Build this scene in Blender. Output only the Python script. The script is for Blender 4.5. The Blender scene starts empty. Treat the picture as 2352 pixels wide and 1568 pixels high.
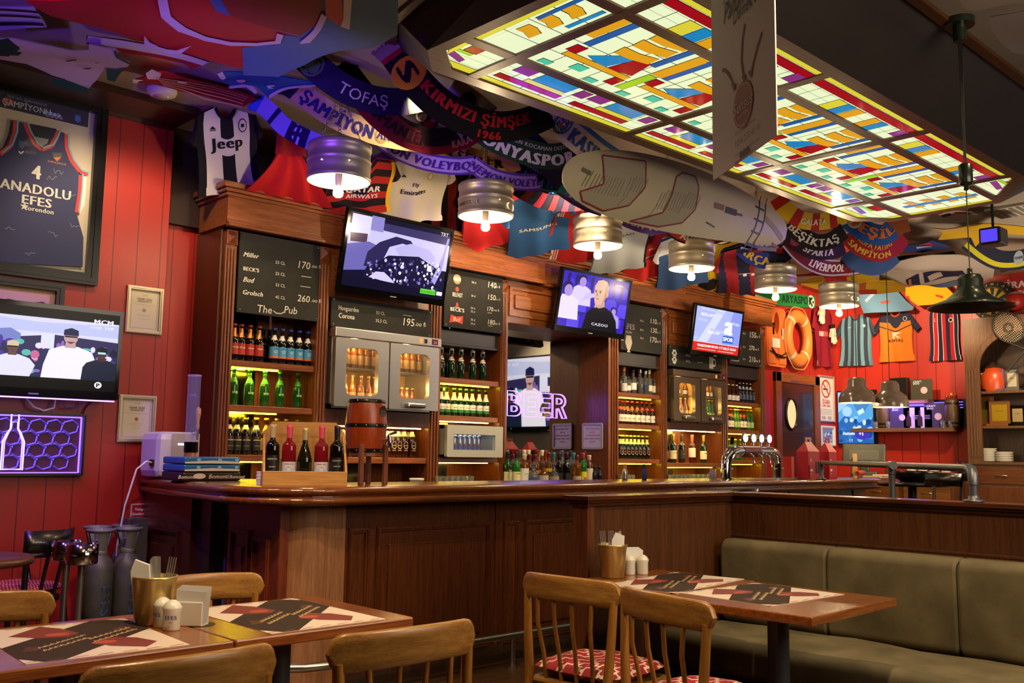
import bpy, bmesh, random
from math import *
from mathutils import Vector as V, Matrix
from mathutils.geometry import tessellate_polygon
random.seed(7)
S = bpy.context.scene; COL = S.collection
# ---------------------------------------------------------------- camera (height 1.3 m, world z up, x runs along the bar)
CAM_POS = V((0, 0, 1.3)); FPX = 2216.0
YAW, PITCH, ROLL = radians(46.5617), radians(6.6703), radians(.8016)
_fw = V((cos(YAW)*cos(PITCH), sin(YAW)*cos(PITCH), sin(PITCH))); _rt = V((sin(YAW), -cos(YAW), 0)); _up = _rt.cross(_fw)
RT = _rt*cos(ROLL) + _up*sin(ROLL); UP = -_rt*sin(ROLL) + _up*cos(ROLL); FW = _fw
cam = bpy.data.objects.new('camera', bpy.data.cameras.new('camera')); COL.objects.link(cam)
cam.matrix_world = Matrix(((RT.x, UP.x, -FW.x, 0), (RT.y, UP.y, -FW.y, 0), (RT.z, UP.z, -FW.z, 1.3), (0, 0, 0, 1)))
cam.data.sensor_width = 36; cam.data.lens = FPX/2352*36; cam.data.clip_start = .02
cam.data.dof.use_dof = True; cam.data.dof.focus_distance = 6.6; cam.data.dof.aperture_fstop = 9
S.camera = cam
# ---------------------------------------------------------------- world, exposure, light
S.view_settings.view_transform = 'Standard'; S.view_settings.look = 'None'; S.view_settings.gamma = 1
S.view_settings.exposure = 0.0
W = bpy.data.worlds.new('world'); S.world = W; W.use_nodes = True
W.node_tree.nodes['Background'].inputs[0].default_value = (.034, .028, .028, 1)
S.cycles.use_denoising = True; S.cycles.max_bounces = 7; S.cycles.diffuse_bounces = 3; S.cycles.glossy_bounces = 3
S.cycles.transmission_bounces = 5; S.cycles.transparent_max_bounces = 12; S.cycles.caustics_reflective = False; S.cycles.caustics_refractive = False
S.cycles.sample_clamp_indirect = 3.0; S.cycles.use_adaptive_sampling = True
def lamp(name, kind, pos, power, col, size=.1, to=None, spot=60, blend=.5):
    l = bpy.data.lights.new(name, kind); l.energy = power; l.color = col
    if kind == 'AREA': l.size = size
    else: l.shadow_soft_size = size
    if kind == 'SPOT': l.spot_size = radians(spot); l.spot_blend = blend
    o = bpy.data.objects.new(name, l); COL.objects.link(o); o.location = pos
    if to is not None: o.rotation_euler = (V(to)-V(pos)).to_track_quat('-Z', 'Y').to_euler()
    return o
WARM = (1, .72, .42); VIO = (.22, .06, 1)
# downlights of the room (unseen ceiling spots over tables, booth, bar front and shelves)
for (x, y, p, t, sp) in [(1.2, 2.2, 260, (1.2, 2.9, 0), 95), (2.6, 1.2, 210, (3.2, 2.4, .5), 95), (4.3, 1.2, 70, (4.1, 1.9, .5), 85),
        (2.2, 5.2, 210, (2.5, 6.45, 2.3), 80), (3.6, 4.7, 260, (3.5, 6.2, 2.3), 80), (5.4, 4.7, 240, (5.4, 6.2, 2.3), 80), (7.4, 4.7, 240, (7.4, 6.2, 2.3), 80),
        (9.6, 4.8, 200, (9.8, 6.4, 2.3), 80), (11.0, 4.9, 230, (11.9, 6.6, 2.6), 80), (10.3, 5.3, 330, (12.5, 5.6, 2.6), 80), (10.6, 3.6, 260, (12.3, 4.4, 1.6), 75),
        (1.6, 2.6, 190, (2.8, 4.7, .7), 60), (3.4, 2.6, 60, (4.6, 4.6, .5), 75), (5.2, 1.4, 35, (6, 3.6, .6), 80), (1.1, 4.3, 150, (2.72, 5.1, .6), 60), (11, 1.2, 330, (12.5, 1.2, 2.2), 90)]:  # last two added to brighten the bar return and the far wall
    lamp('downlight', 'SPOT', (x, y, 3.55), p, WARM, .06, t, sp, .7)
# violet wash lights of the room, aimed at the hung cloths, the ceiling and the bar's wall end
lamp('violet_wash', 'SPOT', (9.6, 3.3, 3.1), 40, VIO, .08, (5.5, 5.6, 3.6), 50, .6)
lamp('violet_wash', 'SPOT', (1.0, 3.7, 2.4), 150, VIO, .08, (3.3, 4.9, 3.7), 52, .9)
lamp('violet_wash', 'SPOT', (-.4, 3.6, 2.4), 300, VIO, .08, (2.0, 5.0, 3.55), 44, .8)
lamp('violet_wash', 'SPOT', (.9, 5.2, 3.2), 170, VIO, .08, (2.5, 6.2, .4), 70, .7)
lamp('violet_wash', 'SPOT', (0.6, 2.2, 3.3), 40, VIO, .08, (.4, 2.7, .75), 40, .7)
lamp('red_wash', 'SPOT', (.4, 3.0, 2.6), 18, (1, .25, .1), .1, (1.0, 3.4, 3.5), 80, .9)
lamp('ceiling_fill', 'AREA', (9.6, 2.2, 1.7), 70, (1, .8, .55), .8, (11.0, 5.0, 3.5))  # added unseen fill, brightens the cloths under the ceiling at the right
lamp('room_fill', 'AREA', (4.0, -.8, 3.3), 150, (1, .82, .62), 3.0, (4.5, 4.5, 1.4))
# ---------------------------------------------------------------- materials
def lin(c):
    if isinstance(c, str): c = [int(c[i:i+2], 16)/255 for i in (0, 2, 4)]
    return tuple(x/12.92 if x <= .04045 else ((x+.055)/1.055)**2.4 for x in c)
_mats = {}
def M(c, r=.5, m=0., e=0., t=0., bump=0., bs=60., coat=0., sp=.5, alpha=1., var=.0):
    """procedural principled material; c is the sRGB colour of the thing itself"""
    key = (c, r, m, e, t, bump, bs, coat, sp, alpha, var)
    if key in _mats: return _mats[key]
    mt = bpy.data.materials.new('m_%s_%d' % (c, len(_mats))); mt.use_nodes = True; nt = mt.node_tree; b = nt.nodes['Principled BSDF']
    b.inputs['Base Color'].default_value = tuple(x*(.12 if e else 1) for x in lin(c))+(1,); b.inputs['Roughness'].default_value = r; b.inputs['Metallic'].default_value = m
    b.inputs['Transmission Weight'].default_value = t; b.inputs['Coat Weight'].default_value = coat; b.inputs['Specular IOR Level'].default_value = sp; b.inputs['Alpha'].default_value = alpha
    if e: b.inputs['Emission Color'].default_value = lin(c)+(1,); b.inputs['Emission Strength'].default_value = e
    if bump or var:
        tc = nt.nodes.new('ShaderNodeTexCoord'); no = nt.nodes.new('ShaderNodeTexNoise'); no.inputs['Scale'].default_value = bs; no.inputs['Detail'].default_value = 3
        nt.links.new(tc.outputs['Object'], no.inputs['Vector'])
        if bump:
            bp = nt.nodes.new('ShaderNodeBump'); bp.inputs['Strength'].default_value = bump; bp.inputs['Distance'].default_value = .01
            nt.links.new(no.outputs[0], bp.inputs['Height']); nt.links.new(bp.outputs[0], b.inputs['Normal'])
        if var:
            rp = nt.nodes.new('ShaderNodeValToRGB'); l = lin(c)
            rp.color_ramp.elements[0].position = .3; rp.color_ramp.elements[1].position = .7
            rp.color_ramp.elements[0].color = tuple(x*(1-var) for x in l)+(1,); rp.color_ramp.elements[1].color = tuple(min(1, x*(1+var)) for x in l)+(1,)
            nt.links.new(no.outputs[0], rp.inputs[0]); nt.links.new(rp.outputs[0], b.inputs['Base Color'])
    _mats[key] = mt; return mt
def wood(c1, c2, ax='z', r=.35, sc=1., coat=.2):
    key = (c1, c2, ax, r, sc)
    if key in _mats: return _mats[key]
    mt = bpy.data.materials.new('wood_%s_%s' % (c1, ax)); mt.use_nodes = True; nt = mt.node_tree; b = nt.nodes['Principled BSDF']
    tc = nt.nodes.new('ShaderNodeTexCoord'); mp = nt.nodes.new('ShaderNodeMapping'); s = {'x': (1.2, 26, 26), 'y': (26, 1.2, 26), 'z': (26, 26, 1.2)}[ax]
    mp.inputs['Scale'].default_value = [k*sc for k in s]; no = nt.nodes.new('ShaderNodeTexNoise'); no.inputs['Scale'].default_value = 2.2; no.inputs['Detail'].default_value = 6; no.inputs['Distortion'].default_value = .6
    n2 = nt.nodes.new('ShaderNodeTexNoise'); n2.inputs['Scale'].default_value = 12; n2.inputs['Detail'].default_value = 4
    mx = nt.nodes.new('ShaderNodeMix'); mx.inputs[0].default_value = .45
    rp = nt.nodes.new('ShaderNodeValToRGB'); rp.color_ramp.elements[0].position = .36; rp.color_ramp.elements[1].position = .64
    rp.color_ramp.elements[0].color = lin(c1)+(1,); rp.color_ramp.elements[1].color = lin(c2)+(1,)
    L = nt.links.new
    L(tc.outputs['Object'], mp.inputs[0]); L(mp.outputs[0], no.inputs['Vector']); L(mp.outputs[0], n2.inputs['Vector']); L(no.outputs[0], mx.inputs[2]); L(n2.outputs[0], mx.inputs[3])
    L(mx.outputs[0], rp.inputs[0]); L(rp.outputs[0], b.inputs['Base Color'])
    bp = nt.nodes.new('ShaderNodeBump'); bp.inputs['Strength'].default_value = .12; bp.inputs['Distance'].default_value = .004; L(n2.outputs[0], bp.inputs['Height']); L(bp.outputs[0], b.inputs['Normal'])
    b.inputs['Roughness'].default_value = r; b.inputs['Coat Weight'].default_value = coat; b.inputs['Coat Roughness'].default_value = .25
    _mats[key] = mt; return mt
def nodemat(name, c1, c2, kind, sc=1., r=.6, bump=.3):
    """patterned paint or cloth: 'plank' (tongue and groove along x or y), 'dots', 'lattice', 'mottle', 'floor'"""
    key = (name, kind, c1)
    if key in _mats: return _mats[key]
    mt = bpy.data.materials.new(name); mt.use_nodes = True; nt = mt.node_tree; b = nt.nodes['Principled BSDF']; L = nt.links.new
    def N(t, **k):
        n = nt.nodes.new(t)
        for a, v in k.items(): setattr(n, a, v)
        return n
    def math(op, a, bb=None):
        n = N('ShaderNodeMath', operation=op)
        for i, v in enumerate((a, bb)):
            if v is None: continue
            if isinstance(v, (int, float)): n.inputs[i].default_value = v
            else: L(v, n.inputs[i])
        return n.outputs[0]
    tc = N('ShaderNodeTexCoord'); sx = N('ShaderNodeSeparateXYZ'); L(tc.outputs['Object'], sx.inputs[0])
    mx = N('ShaderNodeMix', data_type='RGBA'); mx.inputs[6].default_value = lin(c1)+(1,); mx.inputs[7].default_value = lin(c2)+(1,)
    if kind in ('plankx', 'planky'):
        f = math('FRACT', math('MULTIPLY', sx.outputs[0 if kind == 'plankx' else 1], sc)); d = math('ABSOLUTE', math('SUBTRACT', f, .5)); h = math('GREATER_THAN', d, .482)
    elif kind == 'floor':
        mp = N('ShaderNodeMapping'); mp.inputs['Scale'].default_value = (1.2, 14, 1); L(tc.outputs['Object'], mp.inputs[0]); no = N('ShaderNodeTexNoise'); no.inputs['Scale'].default_value = 1.6; no.inputs['Detail'].default_value = 6; L(mp.outputs[0], no.inputs['Vector'])
        h = no.outputs[0]
    elif kind == 'dots':
        u = math('SUBTRACT', math('FRACT', math('MULTIPLY', math('ADD', sx.outputs[0], sx.outputs[1]), sc)), .5); v = math('SUBTRACT', math('FRACT', math('MULTIPLY', math('SUBTRACT', sx.outputs[0], sx.outputs[1]), sc)), .5)
        h = math('LESS_THAN', math('ADD', math('MULTIPLY', u, u), math('MULTIPLY', v, v)), .045)
    elif kind == 'lattice':
        a = math('ADD', math('MULTIPLY', sx.outputs[0], sc), math('MULTIPLY', math('SINE', math('MULTIPLY', sx.outputs[1], sc*6.283)), .22)); c = math('ADD', math('MULTIPLY', sx.outputs[1], sc*.5), math('MULTIPLY', sx.outputs[0], sc*.5)); c2_ = math('SUBTRACT', math('MULTIPLY', sx.outputs[1], sc*.5), math('MULTIPLY', sx.outputs[0], sc*.5))
        e1 = math('LESS_THAN', math('ABSOLUTE', math('SUBTRACT', math('FRACT', math('ADD', c, math('MULTIPLY', math('SINE', math('MULTIPLY', c2_, 12.566)), .09))), .5)), .085); e2 = math('LESS_THAN', math('ABSOLUTE', math('SUBTRACT', math('FRACT', math('ADD', c2_, math('MULTIPLY', math('SINE', math('MULTIPLY', c, 12.566)), .09))), .5)), .085)
        h = math('MAXIMUM', e1, e2)
    else:
        no = N('ShaderNodeTexNoise'); no.inputs['Scale'].default_value = sc; no.inputs['Detail'].default_value = 5; L(tc.outputs['Object'], no.inputs['Vector']); h = no.outputs[0]
        if kind == 'mottle':
            rp = N('ShaderNodeValToRGB'); rp.color_ramp.elements[0].position = .35; rp.color_ramp.elements[1].position = .68; L(h, rp.inputs[0]); h = rp.outputs[0]
    L(h, mx.inputs[0]); L(mx.outputs[2], b.inputs['Base Color']); b.inputs['Roughness'].default_value = r
    if bump:
        bp = N('ShaderNodeBump'); bp.inputs['Strength'].default_value = bump; bp.inputs['Distance'].default_value = .006; bp.invert = kind.startswith('plank'); L(h, bp.inputs['Height']); L(bp.outputs[0], b.inputs['Normal'])
    _mats[key] = mt; return mt
# ---------------------------------------------------------------- places: a pixel's ray met with a plane of the room
def at(u, v, x=None, y=None, z=None, d=None):
    r = FW + RT*((u-1176)/FPX) - UP*((v-784)/FPX)
    t = x/r.x if x is not None else y/r.y if y is not None else (z-1.3)/r.z if z is not None else d
    return CAM_POS + r*t
# ---------------------------------------------------------------- text as flat glyph meshes
_gl = {}
def glyph(ch):
    if ch in _gl: return _gl[ch]
    def mk(s):
        c = bpy.data.curves.new('t', 'FONT'); c.body = s; c.size = 1; c.resolution_u = 2; c.fill_mode = 'FRONT'
        o = bpy.data.objects.new('t', c); me = o.to_mesh(); vs = [(v.co.x, v.co.y) for v in me.vertices]; fs = [tuple(p.vertices) for p in me.polygons]
        o.to_mesh_clear(); bpy.data.objects.remove(o); bpy.data.curves.remove(c); return vs, fs
    b0 = max(v[0] for v in mk('I')[0]); adv = max(v[0] for v in mk(ch+'I')[0]) - b0
    vs, fs = mk(ch) if ch != ' ' else ([], [])
    _gl[ch] = (vs, fs, adv); return _gl[ch]
def layout(s, size, align='c', shear=0., bold=0., sx=1.):
    """2d triangles of a line of text, baseline at 0"""
    out = []; x = 0.
    for ch in s:
        vs, fs, adv = glyph(ch)
        for k in ((0.,) if not bold else (-bold, 0., bold)):
            out.append(([((x+a+k+shear*b)*size*sx, b*size) for a, b in vs], fs))
        x += adv + bold*1.2
    w = x*size*sx; dx = {'l': 0, 'c': -w/2, 'r': -w}[align]
    return [([(a+dx, b) for a, b in vs], fs) for vs, fs in out]
# ---------------------------------------------------------------- mesh builder
class Fr:
    """a flat frame: origin, right, up (normal towards the viewer of the print)"""
    def __init__(s, o, r, u): s.o = V(o); s.r = V(r).normalized(); s.u = V(u).normalized(); s.n = s.r.cross(s.u)
    def __call__(s, x, y, n=0.): return s.o + s.r*x + s.u*y + s.n*n
def fy(x, y, z): return Fr((x, y, z), (1, 0, 0), (0, 0, 1))      # faces -y
def fx(x, y, z): return Fr((x, y, z), (0, -1, 0), (0, 0, 1))     # faces -x
class B:
    def __init__(s): s.v = []; s.f = []; s.mi = []; s.ms = []; s.sm = []
    def _m(s, m):
        if m not in s.ms: s.ms.append(m)
        return s.ms.index(m)
    def add(s, vs, fs, m, smooth=False):
        o = len(s.v); s.v += [V(p) for p in vs]; k = s._m(m)
        for f in fs: s.f.append(tuple(i+o for i in f)); s.mi.append(k); s.sm.append(smooth)
        return s
    def box(s, a, b, m, bev=0., fr=None):
        x0, x1 = sorted((a[0], b[0])); y0, y1 = sorted((a[1], b[1])); z0, z1 = sorted((a[2], b[2]))
        g = min(bev, (x1-x0)*.45, (y1-y0)*.45, (z1-z0)*.45)
        if g <= 0:
            vs = [(x, y, z) for x in (x0, x1) for y in (y0, y1) for z in (z0, z1)]; fs = [(0, 1, 3, 2), (4, 6, 7, 5), (0, 4, 5, 1), (2, 3, 7, 6), (0, 2, 6, 4), (1, 5, 7, 3)]
        else:
            bm = bmesh.new(); bmesh.ops.create_cube(bm, size=1)
            for v in bm.verts: v.co = V((x0+(v.co.x+.5)*(x1-x0), y0+(v.co.y+.5)*(y1-y0), z0+(v.co.z+.5)*(z1-z0)))
            bmesh.ops.bevel(bm, geom=bm.edges[:], offset=g, segments=2, affect='EDGES', profile=.5); bm.verts.ensure_lookup_table()
            vs = [v.co.copy() for v in bm.verts]; fs = [tuple(v.index for v in f.verts) for f in bm.faces]; bm.free()
        if fr: vs = [fr(*p) for p in vs]
        return s.add(vs, fs, m)
    def lathe(s, prof, c, m, n=20, ax='z', smooth=True, arc=None):
        c = V(c); vs = []; fs = []; a0, a1 = arc or (0, 2*pi); nn = n if arc is None else n+1
        for r, z in prof:
            for i in range(nn):
                a = a0+(a1-a0)*i/n; p = (r*cos(a), r*sin(a), z); p = {'z': p, 'x': (p[2], p[0], p[1]), 'y': (p[0], p[2], p[1])}[ax]; vs.append(c+V(p))
        for j in range(len(prof)-1):
            for i in range(n):
                k = (i+1) % nn; fs.append((j*nn+i, j*nn+k, (j+1)*nn+k, (j+1)*nn+i) if ax != 'y' else (j*nn+i, (j+1)*nn+i, (j+1)*nn+k, j*nn+k))
        return s.add(vs, fs, m, smooth)
    def cyl(s, c, r, h, m, n=20, ax='z', r2=None): r2 = r if r2 is None else r2; return s.lathe([(0, 0), (r, 0)], c, m, n, ax, False).lathe([(r, 0), (r2, h)], c, m, n, ax).lathe([(r2, h), (0, h)], c, m, n, ax, False)
    def tube(s, pts, r, m, n=8, closed=False, flat=1., cap=True):
        pts = [V(p) for p in pts]; N_ = len(pts); vs = []; fs = []; up = None
        for i, p in enumerate(pts):
            a = pts[(i-1) % N_] if (closed or i) else p; b = pts[(i+1) % N_] if (closed or i < N_-1) else p; t = (b-a).normalized()
            if up is None: up = V((0, 0, 1)) if abs(t.z) < .9 else V((0, 1, 0))
            sd = t.cross(up).normalized(); up = sd.cross(t).normalized(); rr = r[i] if isinstance(r, (list, tuple)) else r
            vs += [p + sd*(rr*cos(2*pi*k/n)) + up*(rr*flat*sin(2*pi*k/n)) for k in range(n)]
        for i in range(N_ if closed else N_-1):
            j = (i+1) % N_; fs += [(i*n+k, i*n+(k+1) % n, j*n+(k+1) % n, j*n+k) for k in range(n)]
        s.add(vs, fs, m, True)
        if cap and not closed: s.add(vs[:n], [tuple(range(n))[::-1]], m); s.add(vs[-n:], [tuple(range(n))], m)
        return s
    def poly(s, pts, m, fr, n0=0., th=0., smooth=False):
        """a flat outline on frame fr at height n0; th gives it thickness"""
        P3 = [fr(x, y, n0+th) for x, y in pts]; tr = tessellate_polygon([[V((x, y, 0)) for x, y in pts]]); k = len(pts)
        s.add(P3, [tuple(t) for t in tr], m)
        if th: lo = [fr(x, y, n0) for x, y in pts]; s.add(P3+lo, [(i, (i+1) % k, k+(i+1) % k, k+i) for i in range(k)], m); s.add(lo, [tuple(t) for t in tr], m)
        return s
    def rect(s, x0, y0, x1, y1, m, fr, n0=0., th=0.): return s.poly([(x0, y0), (x1, y0), (x1, y1), (x0, y1)], m, fr, n0, th)
    def disc(s, x, y, r, m, fr, n0=0., n=20, ry=None, r0=0.):
        ry = r if ry is None else ry; o = [(x+r*cos(2*pi*i/n), y+ry*sin(2*pi*i/n)) for i in range(n)]
        if not r0: return s.poly(o, m, fr, n0)
        q = [(x+(a-x)*r0, y+(b-y)*r0) for a, b in o]; return s.add([fr(a, b, n0) for a, b in o+q], [(i, (i+1) % n, n+(i+1) % n, n+i) for i in range(n)], m)
    def text(s, t, x, y, size, m, fr, n0=.0006, align='c', shear=0., bold=0., sx=1.):
        for i, (vs, fs) in enumerate(layout(t, size, align, shear, bold, sx)): s.add([fr(x+a, y+b, n0+.0002*(i % 3)) for a, b in vs], fs, m)
        return s
    def line(s, pts, w, m, fr, n0=.0006):
        """a drawn stroke"""
        for (a, b), (c, d) in zip(pts, pts[1:]):
            l = hypot(c-a, d-b) or 1; px, py = -(d-b)/l*w/2, (c-a)/l*w/2; s.add([fr(a+px, b+py, n0), fr(a-px, b-py, n0), fr(c-px, d-py, n0), fr(c+px, d+py, n0)], [(0, 1, 2, 3)], m)
        return s
    def grid(s, fn, nu, nv, m, closed=False, smooth=True):
        """fn(u, v) over 0..1; m is a material or a function of the cell centre"""
        vs = [fn(i/nu, j/nv) for j in range(nv+1) for i in range(nu+1)]; o = len(s.v); s.v += [V(p) for p in vs]
        for j in range(nv):
            for i in range(nu):
                mm = m((i+.5)/nu, (j+.5)/nv) if callable(m) else m
                s.f.append((o+j*(nu+1)+i, o+j*(nu+1)+i+1, o+(j+1)*(nu+1)+i+1, o+(j+1)*(nu+1)+i)); s.mi.append(s._m(mm)); s.sm.append(smooth)
        return s
    def build(s, name, parent=None):
        """one mesh object; the coordinates are world ones, stored in the parent's frame"""
        inv = MW[parent.name].inverted() if parent else None
        me = bpy.data.meshes.new(name); me.from_pydata([inv @ p for p in s.v] if inv else s.v, [], s.f)
        for m in s.ms: me.materials.append(m)
        me.polygons.foreach_set('material_index', s.mi); me.polygons.foreach_set('use_smooth', s.sm); me.update()
        o = bpy.data.objects.new(name, me); COL.objects.link(o)
        if parent: o.parent = parent; MW[o.name] = MW[parent.name]
        else: MW[o.name] = Matrix.Identity(4)
        return o
MW = {}
def tag(o, label, cat, group=None):
    o['label'] = label; o['category'] = cat
    if group: o['group'] = group
    return o
def thing(name, label, cat, loc=(0, 0, 0), rz=0., group=None):
    o = bpy.data.objects.new(name, None); COL.objects.link(o); o.empty_display_size = .05
    o.location = loc; o.rotation_euler = (0, 0, rz); MW[o.name] = Matrix.Translation(V(loc)) @ Matrix.Rotation(rz, 4, 'Z'); return tag(o, label, cat, group)
def solo(b, name, label, cat, loc=None, group=None):
    """a thing that is one mesh, its origin at loc"""
    if loc is not None: b.v = [p-V(loc) for p in b.v]
    o = b.build(name)
    if loc is not None: o.location = loc
    return tag(o, label, cat, group)
def struct(b, name): o = b.build(name); o['kind'] = 'structure'; return o
def dup(root, loc, rz=None, label=None, group=None):
    c = root.copy(); COL.objects.link(c); c.location = loc
    if rz is not None: c.rotation_euler = (0, 0, rz)
    if label: c['label'] = label
    if group: c['group'] = group
    def kids(a, b):
        for ch in a.children:
            k = ch.copy(); COL.objects.link(k); k.parent = b; kids(ch, k)
    kids(root, c); return c
ORD = ['first', 'second', 'third', 'fourth', 'fifth', 'sixth', 'seventh', 'eighth', 'ninth', 'tenth', 'eleventh', 'twelfth', 'thirteenth', 'fourteenth']
# shared materials
CAB_V = wood('5a2a10', '8a4a20', 'z'); CAB_H = wood('66320f', '96562a', 'x'); CAB_Y = wood('5a2a10', '8a4a20', 'y'); CAB_D = wood('3a1a0c', '54280f', 'z')
BAR_V = wood('42200f', '653519', 'z', .3); BAR_T = wood('4e260e', '84461c', 'x', .16, 1., .6); BAR_TY = wood('4e260e', '84461c', 'y', .16, 1., .6); COLW = wood('7a5036', 'a0724e', 'z', .32)
BOOTH = wood('40220f', '5e361a', 'z', .4); BOOTH_T = wood('3a1c0c', '5c3016', 'x', .25); DARKW = wood('2c1a12', '443022', 'z', .45); ARCHW = wood('4a2e18', '6a4626', 'z', .5)
CHAIRW = wood('825626', 'a67a3a', 'x', .3); TABW = wood('6e3a18', 'a05e2a', 'x', .18, 1., .5); TABWY = wood('6e3a18', 'a05e2a', 'y', .18, 1., .5)
BLACK = M('0c0c0d', .35); GLOSSB = M('070708', .1, sp=.4); STEEL = M('b8b4ac', .28, 1.); CHROME = M('d8d8dc', .08, 1.); WHITE = M('eeece6', .5); CHALK = M('d8d6cc', .8); SLATE = M('262624', .75, sp=.3, var=.25, bs=6.)
def polyh(b, outer, hole, m, fr, n0=0., th=0.):
    """an outline with one hole, optionally thick"""
    k = outer+hole; tr = tessellate_polygon([[V((x, y, 0)) for x, y in outer], [V((x, y, 0)) for x, y in hole]])
    b.add([fr(x, y, n0+th) for x, y in k], [tuple(t) for t in tr], m)
    if th:
        for lp in (outer, hole):
            n = len(lp); b.add([fr(x, y, n0+th) for x, y in lp]+[fr(x, y, n0) for x, y in lp], [(i, (i+1) % n, n+(i+1) % n, n+i) for i in range(n)], m)
    return b
def rrect(x0, y0, x1, y1, r, n=5):
    o = []
    for cx, cy, a in ((x1-r, y1-r, 0), (x0+r, y1-r, pi/2), (x0+r, y0+r, pi), (x1-r, y0+r, 1.5*pi)): o += [(cx+r*cos(a+pi/2*i/n), cy+r*sin(a+pi/2*i/n)) for i in range(n+1)]
    return o
def pt(b, s, u, v, hpx, m, Y=None, X=None, align='l', off=.0015, **k):
    """lettering on a wall plane: baseline at pixel (u, v), capitals hpx high"""
    p = at(u, v, x=X, y=Y); h = abs(at(u, v-hpx, x=X, y=Y).z-p.z)/.727
    f = fy(p.x, p.y, p.z) if Y is not None else fx(p.x, p.y, p.z); return b.text(s, 0, 0, h, m, f, off, align, **k)
def picture_frame(name, label, cat, x0, x1, z0, z1, y, w, fm, mat_m, depth=.03, group=None, mat_w=0.):
    """a framed picture on a wall that faces -y; returns thing, the frame for the print"""
    t = thing(name, label, cat, ((x0+x1)/2, y, z0), 0, group); f = fy(0, y, 0)
    b = B(); polyh(b, [(x0, z0), (x1, z0), (x1, z1), (x0, z1)], [(x0+w, z0+w), (x1-w, z0+w), (x1-w, z1-w), (x0+w, z1-w)], fm, f, 0, depth)
    polyh(b, [(x0+w*.25, z0+w*.25), (x1-w*.25, z0+w*.25), (x1-w*.25, z1-w*.25), (x0+w*.25, z1-w*.25)], [(x0+w*.6, z0+w*.6), (x1-w*.6, z0+w*.6), (x1-w*.6, z1-w*.6), (x0+w*.6, z1-w*.6)], fm, f, depth, .006); b.build('frame', t)
    return t, fy(0, y-.004, 0), f
# ---------------------------------------------------------------- soft things: drawn flat, refined, then bent into place
def ID(x, y, n=0.): return V((x, y, n))
def refine(b, L):
    bm = bmesh.new(); vs = [bm.verts.new(p) for p in b.v]; 
    for f, mi, sm in zip(b.f, b.mi, b.sm):
        try: q = bm.faces.new([vs[i] for i in f]); q.material_index = mi; q.smooth = True
        except ValueError: pass
    bmesh.ops.triangulate(bm, faces=bm.faces[:])
    for _ in range(7):
        es = [e for e in bm.edges if e.calc_length() > L]
        if not es: break
        bmesh.ops.subdivide_edges(bm, edges=es, cuts=1, use_grid_fill=False); bmesh.ops.triangulate(bm, faces=[f for f in bm.faces if len(f.verts) > 3])
    bm.verts.index_update(); b.v = [v.co.copy() for v in bm.verts]; b.f = [tuple(v.index for v in f.verts) for f in bm.faces]; b.mi = [f.material_index for f in bm.faces]; b.sm = [True]*len(b.f); bm.free(); return b
def bend(b, fn): b.v = [fn(p.x, p.y, p.z) for p in b.v]; return b
def CL(c, **k): return M(c, .85, sp=.2, bump=.12, bs=220., **k)
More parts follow.
